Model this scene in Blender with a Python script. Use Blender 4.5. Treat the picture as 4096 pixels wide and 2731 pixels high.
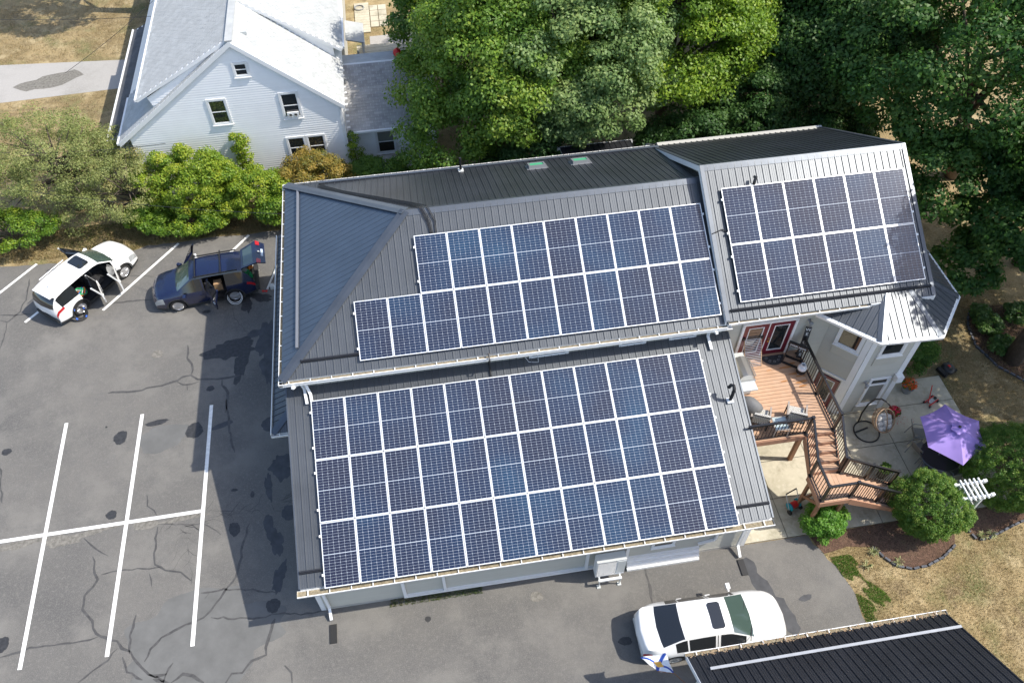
import bpy, math, random
import numpy as np
from mathutils import Vector, Matrix
SC = bpy.context.scene
for _o in list(bpy.data.objects): bpy.data.objects.remove(_o)
RND = random.Random(7)
R_ = math.radians

# ------------------------------------------------------------------ camera, light, exposure
CF = 3299.79; CC = np.array([6.08955, -10.61679, 26.04363]); CA = (0.67211, -0.14906, -0.00986)
def _rot(a, b, c):
    ca, sa, cb, sb, cc, sc = math.cos(a), math.sin(a), math.cos(b), math.sin(b), math.cos(c), math.sin(c)
    return (np.array([[cb, -sb, 0], [sb, cb, 0], [0, 0, 1]]) @ np.array([[1, 0, 0], [0, ca, -sa], [0, sa, ca]])
            @ np.array([[cc, -sc, 0], [sc, cc, 0], [0, 0, 1]]))
CR = _rot(*CA)
cam = bpy.data.cameras.new("camera"); camo = bpy.data.objects.new("camera", cam)
SC.collection.objects.link(camo); SC.camera = camo
cam.sensor_width = 36; cam.lens = CF / 4096 * 36; cam.clip_end = 2000; cam.clip_start = .1
mm = Matrix.Identity(4)
for i in range(3):
    for j in range(3): mm[i][j] = CR[i, j]
    mm[i][3] = CC[i]
camo.matrix_world = mm

SUN_AZ, SUN_EL = R_(102.05), R_(51.66)          # azimuth clockwise from +Y (the way the back of the house faces)
sdir = Vector((math.sin(SUN_AZ) * math.cos(SUN_EL), math.cos(SUN_AZ) * math.cos(SUN_EL), math.sin(SUN_EL)))
W = bpy.data.worlds.new("World"); SC.world = W; W.use_nodes = True
_n = W.node_tree.nodes; _l = W.node_tree.links
sky = _n.new("ShaderNodeTexSky"); sky.sky_type = 'NISHITA'; sky.sun_disc = False
sky.sun_elevation = SUN_EL; sky.sun_rotation = SUN_AZ; sky.air_density = 1.0; sky.dust_density = 1.6; sky.ozone_density = 1.0
_l.new(sky.outputs[0], _n["Background"].inputs[0]); _n["Background"].inputs[1].default_value = 0.15
sl = bpy.data.lights.new("sun", 'SUN'); sl.energy = 3.5; sl.angle = R_(0.55); sl.color = (1, .94, .84)
so = bpy.data.objects.new("sun", sl); SC.collection.objects.link(so)
so.rotation_euler = sdir.to_track_quat('Z', 'Y').to_euler()
SC.view_settings.view_transform = 'Standard'; SC.view_settings.look = 'None'
SC.view_settings.exposure = 0.76; SC.view_settings.gamma = 1.0; SC.view_settings.use_curve_mapping = False
SC.render.engine = 'CYCLES'

# ------------------------------------------------------------------ survey helpers: a photo point on a known plane gives its place
def ray(x, y): return CR @ np.array([(x - 2048) / CF, -(y - 1365.5) / CF, -1.])
def P(x, y, z=0.):
    d = ray(x, y); return Vector(CC + d * (z - CC[2]) / d[2])
def crop(x0, y0, s): return lambda x, y, z=0.: P(x0 + x / s, y0 + y / s, z)
PO = lambda x, y, z=0.: P(x * 4096 / 2352, y * 4096 / 2352, z)

# ------------------------------------------------------------------ materials
def _new(name):
    m = bpy.data.materials.new(name); m.use_nodes = True
    nt = m.node_tree; b = nt.nodes["Principled BSDF"]; return m, nt, b
def rgb(c): return (c[0], c[1], c[2], 1)
def mat(name, c, rough=.6, metal=0., var=.0, vs=3., c2=None, bump=0., bs=40., spec=.5, coat=0., objvar=0., trans=0., emis=None, coords='Object', det=4):
    """one surface: base colour, broken by noise towards c2 (or darker/lighter by var), fine bump"""
    m, nt, b = _new(name); N, L = nt.nodes, nt.links
    b.inputs['Roughness'].default_value = rough; b.inputs['Metallic'].default_value = metal
    b.inputs['Specular IOR Level'].default_value = spec; b.inputs['Coat Weight'].default_value = coat; b.inputs['Coat Roughness'].default_value = .06
    b.inputs['Base Color'].default_value = rgb(c)
    src = None
    if var or c2 or bump:
        tc = N.new('ShaderNodeNewGeometry')
    if var or c2:
        nz = N.new('ShaderNodeTexNoise'); nz.inputs['Scale'].default_value = vs; nz.inputs['Detail'].default_value = det; nz.inputs['Roughness'].default_value = .62
        L.new(tc.outputs['Position'], nz.inputs['Vector'])
        mx = N.new('ShaderNodeMix'); mx.data_type = 'RGBA'
        a = c if c2 else [v * (1 - var) for v in c]; d = c2 if c2 else [min(1, v * (1 + var)) for v in c]
        mx.inputs[6].default_value = rgb(a); mx.inputs[7].default_value = rgb(d)
        mr = N.new('ShaderNodeMapRange'); mr.inputs[1].default_value = .32; mr.inputs[2].default_value = .68
        L.new(nz.outputs[0], mr.inputs[0]); L.new(mr.outputs[0], mx.inputs[0]); src = mx.outputs[2]
    if objvar:
        oi = N.new('ShaderNodeObjectInfo'); hs = N.new('ShaderNodeHueSaturation')
        mr = N.new('ShaderNodeMapRange'); mr.inputs[3].default_value = 1 - objvar; mr.inputs[4].default_value = 1 + objvar
        L.new(oi.outputs['Random'], mr.inputs[0]); L.new(mr.outputs[0], hs.inputs['Value'])
        if src: L.new(src, hs.inputs['Color'])
        else: hs.inputs['Color'].default_value = rgb(c)
        src = hs.outputs[0]
    if src: L.new(src, b.inputs['Base Color'])
    if bump:
        nb = N.new('ShaderNodeTexNoise'); nb.inputs['Scale'].default_value = bs; nb.inputs['Detail'].default_value = 3
        bp = N.new('ShaderNodeBump'); bp.inputs['Strength'].default_value = bump; bp.inputs['Distance'].default_value = .02
        L.new(tc.outputs['Position'], nb.inputs['Vector']); L.new(nb.outputs[0], bp.inputs['Height']); L.new(bp.outputs[0], b.inputs['Normal'])
    if trans: b.inputs['Transmission Weight'].default_value = trans
    if emis: b.inputs['Emission Color'].default_value = rgb(emis); b.inputs['Emission Strength'].default_value = 1
    return m

def multi_ground(name, layers, rough=.9, bump=.5, bs=30):
    """ground: a base colour and further colours let in by noise masks (scale, lo, hi, colour)"""
    m, nt, b = _new(name); N, L = nt.nodes, nt.links
    g = N.new('ShaderNodeNewGeometry'); cur = None
    b.inputs['Roughness'].default_value = rough; b.inputs['Specular IOR Level'].default_value = .3
    for k, (sc, lo, hi, col) in enumerate(layers):
        if cur is None:
            r = N.new('ShaderNodeRGB'); r.outputs[0].default_value = rgb(col); cur = r.outputs[0]; continue
        mp = N.new('ShaderNodeVectorMath'); mp.operation = 'ADD'; mp.inputs[1].default_value = (k * 17.3, k * 5.1, 0)
        L.new(g.outputs['Position'], mp.inputs[0])
        nz = N.new('ShaderNodeTexNoise'); nz.inputs['Scale'].default_value = sc; nz.inputs['Detail'].default_value = 6; nz.inputs['Roughness'].default_value = .65
        L.new(mp.outputs[0], nz.inputs['Vector'])
        mr = N.new('ShaderNodeMapRange'); mr.inputs[1].default_value = lo; mr.inputs[2].default_value = hi
        mx = N.new('ShaderNodeMix'); mx.data_type = 'RGBA'; mx.inputs[7].default_value = rgb(col)
        L.new(nz.outputs[0], mr.inputs[0]); L.new(mr.outputs[0], mx.inputs[0]); L.new(cur, mx.inputs[6]); cur = mx.outputs[2]
    L.new(cur, b.inputs['Base Color'])
    nb = N.new('ShaderNodeTexNoise'); nb.inputs['Scale'].default_value = bs; nb.inputs['Detail'].default_value = 6
    bp = N.new('ShaderNodeBump'); bp.inputs['Strength'].default_value = bump; bp.inputs['Distance'].default_value = .05
    L.new(g.outputs['Position'], nb.inputs['Vector']); L.new(nb.outputs[0], bp.inputs['Height']); L.new(bp.outputs[0], b.inputs['Normal'])
    return m

def glass_mat(name, c, rough=.03, spec=.9):
    m, nt, b = _new(name); b.inputs['Base Color'].default_value = rgb(c); b.inputs['Roughness'].default_value = rough
    b.inputs['Specular IOR Level'].default_value = spec; b.inputs['Coat Weight'].default_value = .6; b.inputs['Coat Roughness'].default_value = .02
    return m
def leaf_mat(name, cols, trans=.35):
    """leaf colours carried by each leaf (attribute 'hue'), thin and partly translucent"""
    m, nt, b = _new(name); N, L = nt.nodes, nt.links
    at = N.new('ShaderNodeAttribute'); at.attribute_name = 'hue'
    cr = N.new('ShaderNodeValToRGB'); e = cr.color_ramp.elements
    e[0].color = rgb(cols[0]); e[1].color = rgb(cols[-1])
    for i, c in enumerate(cols[1:-1]): q = e.new((i + 1) / (len(cols) - 1)); q.color = rgb(c)
    L.new(at.outputs['Fac'], cr.inputs[0]); L.new(cr.outputs[0], b.inputs['Base Color'])
    b.inputs['Roughness'].default_value = .5; b.inputs['Specular IOR Level'].default_value = .35
    t = N.new('ShaderNodeBsdfTranslucent'); mx = N.new('ShaderNodeMixShader'); mx.inputs[0].default_value = trans
    hs = N.new('ShaderNodeHueSaturation'); hs.inputs['Value'].default_value = 1.55; hs.inputs['Saturation'].default_value = 1.05
    L.new(cr.outputs[0], hs.inputs['Color']); L.new(hs.outputs[0], t.inputs[0])
    L.new(b.outputs[0], mx.inputs[1]); L.new(t.outputs[0], mx.inputs[2]); L.new(mx.outputs[0], N['Material Output'].inputs[0])
    return m

M = {}
M['asphalt'] = multi_ground('asphalt', [(1, 0, 1, (.142, .136, .126)), (.22, .42, .66, (.100, .098, .095)), (.45, .48, .70, (.190, .182, .166)), (1.7, .5, .8, (.118, .115, .111)), (9, .52, .72, (.17, .163, .15)), (45, .5, .7, (.215, .205, .19))], bump=.35, bs=60)
M['tar'] = mat('tar_seal', (.068, .066, .064), .6, var=.3, vs=6)
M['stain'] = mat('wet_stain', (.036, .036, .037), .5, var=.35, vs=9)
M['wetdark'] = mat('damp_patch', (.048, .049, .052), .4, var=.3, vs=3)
M['aggregate'] = mat('worn_aggregate', (.17, .16, .14), .9, var=.35, vs=9, bump=.5, bs=60)
M['paint'] = mat('line_paint', (.78, .78, .75), .7, var=.12, vs=8)
M['lawn'] = multi_ground('dry_lawn', [(1, 0, 1, (.36, .27, .14)), (.35, .42, .62, (.20, .145, .065)), (.9, .48, .66, (.45, .36, .21)), (.45, .50, .66, (.11, .125, .042)), (1.7, .48, .66, (.15, .11, .052)), (.8, .56, .66, (.17, .125, .07)), (14, .45, .7, (.36, .28, .15))], bump=1., bs=25)
M['mulch'] = multi_ground('bark_mulch', [(1, 0, 1, (.11, .066, .045)), (1.3, .5, .7, (.17, .12, .075)), (9, .45, .6, (.17, .10, .07)), (22, .5, .65, (.06, .035, .025))], bump=1., bs=40)
M['concrete'] = multi_ground('patio_concrete', [(1, 0, 1, (.50, .46, .36)), (.6, .42, .68, (.36, .33, .245)), (1.6, .52, .75, (.27, .245, .18)), (8, .5, .8, (.56, .52, .42))], rough=.8, bump=.15, bs=50)
M['road'] = multi_ground('pale_road', [(1, 0, 1, (.36, .345, .325)), (.4, .5, .7, (.29, .28, .26)), (12, .5, .8, (.42, .4, .38))], bump=.3)
M['roof_hip'] = mat('ribbed_metal_sky_tint', (.080, .108, .150), .42, metal=.5, var=.1, vs=.7, spec=.6, bump=.04, bs=2)  # bluer copy of the roof metal; sky reflection painted into the hip slope's colour
M['roof'] = mat('ribbed_metal_charcoal', (.104, .114, .126), .40, metal=.5, var=.12, vs=.7, spec=.6, bump=.05, bs=2.5)
M['roof_trim'] = mat('roof_trim_charcoal', (.105, .12, .142), .36, metal=.5, var=.1, vs=1.5, spec=.6, bump=.08, bs=3)
M['roof_mid'] = mat('ribbed_metal_back', (.034, .038, .045), .38, var=.25, vs=.6, spec=.5)  # same roof metal, shaded copy: back slopes painted darker for lack of sheen
M['roof_black'] = mat('ribbed_metal_black', (.021, .022, .026), .38, var=.25, vs=.8, spec=.5, coat=.05)
M['white'] = mat('white_trim', (.78, .79, .79), .4, var=.03, vs=2)
M['gutter'] = mat('white_gutter', (.82, .82, .80), .35, var=.04, vs=3)
M['debris'] = mat('gutter_leaf_litter', (.17, .14, .09), .95, c2=(.34, .29, .2), vs=12, bump=1, bs=40)
M['siding'] = mat('grey_vinyl_siding', (.50, .49, .43), .55, var=.03, vs=1.5, objvar=.02)
M['siding_dk'] = mat('shadow_gap', (.30, .295, .26), .7)
M['siding_w'] = mat('white_vinyl_siding', (.87, .88, .88), .5, var=.03, vs=1.2, objvar=.02)
M['wall_core'] = mat('wall_sheathing', (.42, .41, .37), .8)
M['found'] = mat('foundation', (.40, .39, .36), .85, var=.1, vs=3)
M['shingle'] = mat('pale_shingle', (.43, .445, .445), .9, var=.10, vs=2.2, objvar=.10, bump=.5, bs=60)
M['shingle2'] = mat('grey_shingle', (.36, .355, .35), .9, var=.16, vs=1.2, objvar=.14, bump=.5, bs=60)
M['shingle_dk'] = mat('dark_porch_shingle', (.085, .09, .10), .85, var=.2, vs=2, bump=.5, bs=40)
M['glass'] = glass_mat('window_glass', (.018, .022, .024))
M['glass_lt'] = glass_mat('window_glass_blind', (.20, .21, .19), .08)
M['glass_g'] = mat('skylight_glass', (.07, .40, .20), .35, spec=.4)
M['red'] = mat('door_red', (.135, .010, .024), .35, var=.08, vs=2, coat=.2)
M['deck'] = mat('composite_deck', (.45, .275, .17), .6, c2=(.51, .33, .22), vs=2, objvar=.05, bump=.1, bs=60)
M['deckfascia'] = mat('composite_fascia', (.38, .20, .125), .6, var=.1, vs=2, objvar=.04)
M['wood'] = mat('brown_timber', (.26, .13, .07), .75, var=.15, vs=3, bump=.2, bs=30)
M['wetwood'] = mat('wet_deck_board', (.42, .19, .07), .35, var=.15, vs=3)
M['rail'] = mat('black_rail', (.012, .012, .014), .32, spec=.6)
M['black'] = mat('black_plastic', (.015, .015, .016), .5)
M['rubber'] = mat('rubber', (.018, .018, .018), .8)
M['steel'] = mat('stainless', (.55, .54, .52), .28, metal=.85)
M['bar_grey'] = mat('weathered_bar', (.30, .32, .35), .45, var=.1, vs=3)
M['alu'] = mat('aluminium', (.72, .72, .72), .35, metal=.6)
M['grey'] = mat('mid_grey', (.25, .26, .27), .5)
M['ltgrey'] = mat('light_grey_metal', (.52, .54, .53), .4, var=.03, vs=2)
M['frame'] = mat('panel_frame', (.80, .81, .81), .3, metal=.25)
M['backsheet'] = mat('panel_backsheet', (.39, .43, .49), .12, spec=.4)
M['purple'] = mat('purple_canvas', (.32, .22, .56), .75, var=.05, vs=2)
M['wicker'] = mat('wicker', (.33, .22, .14), .7, var=.2, vs=20)
M['cushion'] = mat('grey_cushion', (.50, .485, .46), .9, var=.05, vs=3)
M['gold'] = mat('brass', (.65, .42, .1), .25, metal=1)
M['teal'] = mat('teal_plastic', (.01, .26, .34), .45)
M['redp'] = mat('red_plastic', (.55, .02, .02), .45)
M['bluep'] = mat('blue_plastic', (.02, .12, .6), .5)
M['greenp'] = mat('green_hose', (.02, .35, .12), .5)
M['orangep'] = mat('orange_plastic', (.8, .25, .03), .5)
M['bark'] = mat('bark', (.11, .085, .065), .95, var=.3, vs=6, bump=.8, bs=25)
M['cardboard'] = mat('cardboard', (.42, .27, .15), .9)

def cell_mat():
    m, nt, b = _new('solar_cell'); N, L = nt.nodes, nt.links
    oi = N.new('ShaderNodeObjectInfo'); cr = N.new('ShaderNodeValToRGB'); e = cr.color_ramp.elements
    e[0].color = rgb((.019, .021, .040)); e[1].color = rgb((.018, .068, .12))
    for p_, c in ((.3, (.017, .022, .046)), (.55, (.015, .027, .062)), (.8, (.015, .043, .092))): q = e.new(p_); q.color = rgb(c)
    g = N.new('ShaderNodeNewGeometry'); nz = N.new('ShaderNodeTexNoise'); nz.inputs['Scale'].default_value = .55  # broad noise paints a soft sky sheen into the cell colour
    L.new(g.outputs['Position'], nz.inputs['Vector'])
    ad = N.new('ShaderNodeMath'); ad.operation = 'MULTIPLY_ADD'; ad.inputs[1].default_value = .38; L.new(oi.outputs['Random'], ad.inputs[0])
    sb = N.new('ShaderNodeMath'); sb.operation = 'SUBTRACT'; sb.inputs[1].default_value = .20; L.new(nz.outputs[0], sb.inputs[0]); L.new(sb.outputs[0], ad.inputs[2])
    L.new(ad.outputs[0], cr.inputs[0]); L.new(cr.outputs[0], b.inputs['Base Color'])
    b.inputs['Roughness'].default_value = .11; b.inputs['Specular IOR Level'].default_value = .42
    return m
M['cell'] = cell_mat()

# ------------------------------------------------------------------ mesh builder and scene helpers
COL = SC.collection
def tag(o, label=None, cat=None, group=None, kind=None):
    if label: o['label'] = label
    if cat: o['category'] = cat
    if group: o['group'] = group
    if kind: o['kind'] = kind
    return o
def thing(name, label, cat, loc=(0, 0, 0), rz=0., group=None):
    o = bpy.data.objects.new(name, None); COL.objects.link(o); o.location = loc; o.rotation_euler = (0, 0, rz)
    o.empty_display_size = .2
    return tag(o, label, cat, group)
def mw(o):
    m = o.matrix_basis.copy()
    while o.parent: o = o.parent; m = o.matrix_basis @ m
    return m
class MB:
    def __init__(s): s.v = []; s.f = []; s.m = []; s.k = 0
    def mi(s, k): s.k = k; return s
    def add(s, vs, fs):
        n = len(s.v); s.v += [tuple(v) for v in vs]; s.f += [tuple(n + i for i in f) for f in fs]; s.m += [s.k] * len(fs); return s
    def quad(s, a, b, c, d): return s.add([a, b, c, d], [(0, 1, 2, 3)])
    def poly(s, pts): return s.add(pts, [tuple(range(len(pts)))])
    def box(s, c, size, rz=0., mat4=None):
        x, y, z = size[0] / 2, size[1] / 2, size[2] / 2
        pts = [Vector((a, b, d)) for d in (-z, z) for b in (-y, y) for a in (-x, x)]
        if mat4 is None: mat4 = Matrix.Translation(c) @ Matrix.Rotation(rz, 4, 'Z')
        return s.add([mat4 @ p for p in pts], [(0, 2, 3, 1), (4, 5, 7, 6), (0, 1, 5, 4), (2, 6, 7, 3), (0, 4, 6, 2), (1, 3, 7, 5)])
    def bar(s, a, b, w, h=None, up=(0, 0, 1)):
        a = Vector(a); b = Vector(b); h = h or w; d = (b - a)
        L = d.length
        if L < 1e-6: return s
        d.normalize(); u = Vector(up)
        if abs(d.dot(u)) > .99: u = Vector((0, 1, 0))
        x = d.cross(u).normalized(); z = x.cross(d)
        m = Matrix((x, d, z)).transposed().to_4x4(); m.translation = (a + b) / 2
        return s.box(None, (w, L, h), mat4=m)
    def prism(s, poly, z0, z1):
        n = len(poly); vs = [(p[0], p[1], z0) for p in poly] + [(p[0], p[1], z1) for p in poly]
        return s.add(vs, [tuple(range(n - 1, -1, -1)), tuple(range(n, 2 * n))] + [(i, (i + 1) % n, n + (i + 1) % n, n + i) for i in range(n)])
    def slab(s, pts, nrm, t):
        """polygon in space thickened by t along -nrm"""
        n = len(pts); nrm = Vector(nrm).normalized(); vs = [Vector(p) for p in pts] + [Vector(p) - nrm * t for p in pts]
        return s.add(vs, [tuple(range(n)), tuple(range(2 * n - 1, n - 1, -1))] + [(i, n + i, n + (i + 1) % n, (i + 1) % n) for i in range(n)])
    def tube(s, pts, r, n=8, caps=True):
        pts = [Vector(p) for p in pts]; rs = r if isinstance(r, (list, tuple)) else [r] * len(pts)
        k = len(s.v); pv = None
        for i, p in enumerate(pts):
            d = (pts[min(i + 1, len(pts) - 1)] - pts[max(i - 1, 0)]).normalized()
            if pv is None: pv = d.orthogonal().normalized()
            pv = (pv - d * pv.dot(d)); pv = pv.normalized() if pv.length > 1e-6 else d.orthogonal().normalized()
            q = d.cross(pv)
            s.v += [tuple(p + (pv * math.cos(t) + q * math.sin(t)) * rs[i]) for t in [2 * math.pi * j / n for j in range(n)]]
        for i in range(len(pts) - 1):
            for j in range(n):
                a = k + i * n + j; b = k + i * n + (j + 1) % n
                s.f.append((a, b, b + n, a + n)); s.m.append(s.k)
        if caps:
            s.f.append(tuple(k + j for j in range(n - 1, -1, -1))); s.m.append(s.k)
            e = k + (len(pts) - 1) * n; s.f.append(tuple(e + j for j in range(n))); s.m.append(s.k)
        return s
    def lathe(s, c, prof, n=20, mat4=None):
        """profile of (r, z) turned about z"""
        k = len(s.v); c = Vector(c or (0, 0, 0))
        for r, z in prof:
            for j in range(n):
                t = 2 * math.pi * j / n; p = Vector((r * math.cos(t), r * math.sin(t), z))
                s.v.append(tuple((mat4 @ p) if mat4 else (c + p)))
        for i in range(len(prof) - 1):
            for j in range(n):
                a = k + i * n + j; b = k + i * n + (j + 1) % n
                s.f.append((a, b, b + n, a + n)); s.m.append(s.k)
        if prof[0][0] > 1e-4: s.f.append(tuple(k + j for j in range(n - 1, -1, -1))); s.m.append(s.k)
        if prof[-1][0] > 1e-4: e = k + (len(prof) - 1) * n; s.f.append(tuple(e + j for j in range(n))); s.m.append(s.k)
        return s
    def mesh(s, name, mats):
        me = bpy.data.meshes.new(name); me.from_pydata(s.v, [], s.f)
        for m in (mats if isinstance(mats, (list, tuple)) else [mats]): me.materials.append(M[m] if isinstance(m, str) else m)
        if any(s.m): me.polygons.foreach_set('material_index', s.m)
        return me
    def build(s, name, mats, parent=None, world=False, smooth=False, **kw):
        if world and parent is not None:
            inv = mw(parent).inverted(); s.v = [tuple(inv @ Vector(v)) for v in s.v]
        me = s.mesh(name, mats)
        if smooth: me.polygons.foreach_set('use_smooth', [True] * len(me.polygons))
        me.update(); o = bpy.data.objects.new(name, me); COL.objects.link(o)
        if parent is not None: o.parent = parent
        return tag(o, **kw)
def inst(name, me, parent, m4):
    o = bpy.data.objects.new(name, me); COL.objects.link(o)
    if parent is not None: o.parent = parent
    o.matrix_basis = m4; return o
def copy_tree(o, parent=None):
    c = o.copy(); COL.objects.link(c)
    if parent is not None: c.parent = parent
    for ch in list(o.children): copy_tree(ch, c)
    return c
def rangev(poly, u):
    """v interval of a convex polygon at u"""
    vs = []
    for (a, b), (c, d) in zip(poly, poly[1:] + poly[:1]):
        if abs(c - a) < 1e-9:
            if abs(u - a) < 1e-6: vs += [b, d]
            continue
        t = (u - a) / (c - a)
        if -1e-9 <= t <= 1 + 1e-9: vs.append(b + (d - b) * t)
    return (min(vs), max(vs)) if vs else None

RIB = [(0, 0), (.008, .026), (.024, .026), (.034, 0), (.088, 0), (.092, .006), (.108, .006), (.112, 0), (.150, 0), (.154, .006), (.170, .006), (.174, 0)]
def roof_sheets(parent, O, u, v, poly, mat_='roof', name='roof_sheet', ribs=RIB, pitch=.2286, per=4, flip=False):
    """ribbed metal roofing laid in sheets (each its own part) over a convex polygon given in (u, v); a smooth screw line here and there"""
    O = Vector(O); u = Vector(u).normalized(); v = Vector(v).normalized(); n = u.cross(v)
    if n.z < 0: n = -n
    us = [p[0] for p in poly]; U0, U1 = min(us), max(us); x = U0
    while x < U1 - .02:
        x1 = min(x + pitch * per, U1); prof = []
        for k in range(per):
            for a, h in ribs:
                w = x + k * pitch + a
                if w <= x1 + 1e-6: prof.append((w, h))
        prof.append((x1, 0))
        if (x1 - prof[0][0]) < .02: x = x1; continue
        mb = MB(); vv = []
        for w, h in prof:
            r = rangev(poly, min(max(w, U0 + 1e-4), U1 - 1e-4))
            vv.append((O + u * w + v * r[0] + n * (h + .002), O + u * w + v * r[1] + n * (h + .002), r))
        # screws
        for a, b in zip(vv, vv[1:]):
            if a[2][1] - a[2][0] < .003 and b[2][1] - b[2][0] < .003: continue
            mb.quad(a[0], b[0], b[1], a[1])
        if mb.f: mb.build(name, mat_, parent, world=True)
        x = x1
def roof_deck(parent, pts, t=.09, mat_='white', name='roof_deck'):
    pts = [Vector(p) for p in pts]; n = (pts[1] - pts[0]).cross(pts[2] - pts[0]).normalized()
    if n.z < 0: n = -n; pts = pts[::-1]
    return MB().slab([p - n * .004 for p in pts], n, t).build(name, mat_, parent, world=True)
def cap(parent, a, b, w=.16, h=.035, name='ridge_cap', mat_='roof_trim', side1=None, side2=None):
    """bent cap along a ridge or hip: two narrow wings following the neighbouring slopes"""
    a = Vector(a); b = Vector(b); mb = MB(); up = Vector((0, 0, h))
    for sd in (side1, side2):
        s_ = Vector(sd).normalized() * w
        mb.slab([a + up, b + up, b + up * .6 + s_, a + up * .6 + s_], (b - a).cross(s_) if (b - a).cross(s_).z > 0 else s_.cross(b - a), .012)
    return mb.build(name, mat_, parent, world=True)
def gutter(parent, pts, out, name='gutter', w=.12, d=.11, debris='debris', brackets=.62, closed=True):
    """open trough along a polyline (at lip height); out = outward direction per segment; hangers are sub-parts"""
    pts = [Vector(p) for p in pts]
    for i, (a, b) in enumerate(zip(pts, pts[1:])):
        o = Vector(out[i]).normalized(); L = (b - a).length; t = (b - a).normalized()
        sec = [(-w, .015), (-w, -d), (-.02, -d), (0, -.02), (0, 0), (-.022, .004), (-.022, -.012)]
        mb = MB()
        for (p0, p1), (q0, q1) in zip(sec, sec[1:]):
            mb.quad(a + o * p0 + Vector((0, 0, p1)), b + o * p0 + Vector((0, 0, p1)), b + o * q0 + Vector((0, 0, q1)), a + o * q0 + Vector((0, 0, q1)))
        for e in (a, b): mb.poly([e + o * x + Vector((0, 0, z)) for x, z in ((-w, .0), (-w, -d), (-.02, -d), (0, 0))])
        g = mb.build(name, 'gutter', parent, world=True)
        if debris: MB().slab([a + o * -w + Vector((0, 0, -.045)), b + o * -w + Vector((0, 0, -.045)), b + o * -.02 + Vector((0, 0, -.045)), a + o * -.02 + Vector((0, 0, -.045))], (0, 0, 1), .05).build('gutter_litter', debris, g, world=True, kind='stuff')
        if brackets:
            n = max(1, int(L / brackets)); base = MB().bar(-o * w, o * 0, .028, .012).mesh('gutter_hanger', 'gutter'); inv = mw(g).inverted()
            for k in range(n): inst('gutter_hanger', base, g, inv @ Matrix.Translation(a + t * (L * (k + .5) / n) + Vector((0, 0, .004))))
def siding(parent, p0, u, outline, pitch=.1, mat_='siding', name='clapboard', nrm=None, proud=.022, skip=None):
    """clapboards, one object each, over a convex wall outline given in (u, z)"""
    p0 = Vector(p0); u = Vector(u).normalized(); n = Vector(nrm).normalized()
    sw = [(z, x) for x, z in outline]; z0 = min(p[1] for p in outline); z1 = max(p[1] for p in outline); z = z0; cache = {}
    while z < z1 - .02:
        zt = min(z + pitch, z1); ra = rangev(sw, z + 1e-4); rb = rangev(sw, zt - 1e-4)
        if ra and rb and ra[1] - ra[0] > .03:
            segs = [(ra[0], ra[1], rb[0], rb[1])]
            if skip:
                for (sx0, sx1, sz0, sz1) in skip:
                    if z + pitch * .5 > sz0 and z + pitch * .5 < sz1:
                        ns = []
                        for a0, a1, b0, b1 in segs:
                            if a0 < sx0 < a1: ns.append((a0, sx0, b0, sx0))
                            if a0 < sx1 < a1: ns.append((sx1, a1, sx1, b1))
                            if not (a0 < sx0 < a1) and not (a0 < sx1 < a1) and not (sx0 <= a0 and sx1 >= a1): ns.append((a0, a1, b0, b1))
                        segs = ns
            for a0, a1, b0, b1 in segs:
                key = (round(a0, 3), round(a1, 3), round(b0, 3), round(b1, 3), round(zt - z, 3))
                if key not in cache:
                    h = (zt - z) * .93; mb = MB()  # board stops short; darker core in the gap stands for its shadow line
                    A, B = u * a0, u * a1; C_, D = u * b0, u * b1; Z = Vector((0, 0, h))
                    mb.quad(A + n * proud, B + n * proud, D + n * .004 + Z, C_ + n * .004 + Z)
                    mb.quad(A, B, B + n * proud, A + n * proud)
                    mb.poly([A, A + n * proud, C_ + n * .004 + Z, C_ + Z]); mb.poly([B, D + Z, D + n * .004 + Z, B + n * proud])
                    cache[key] = mb.mesh(name, mat_)
                inst(name, cache[key], parent, mw(parent).inverted() @ Matrix.Translation(p0 + Vector((0, 0, z))))
        z = zt
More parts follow.
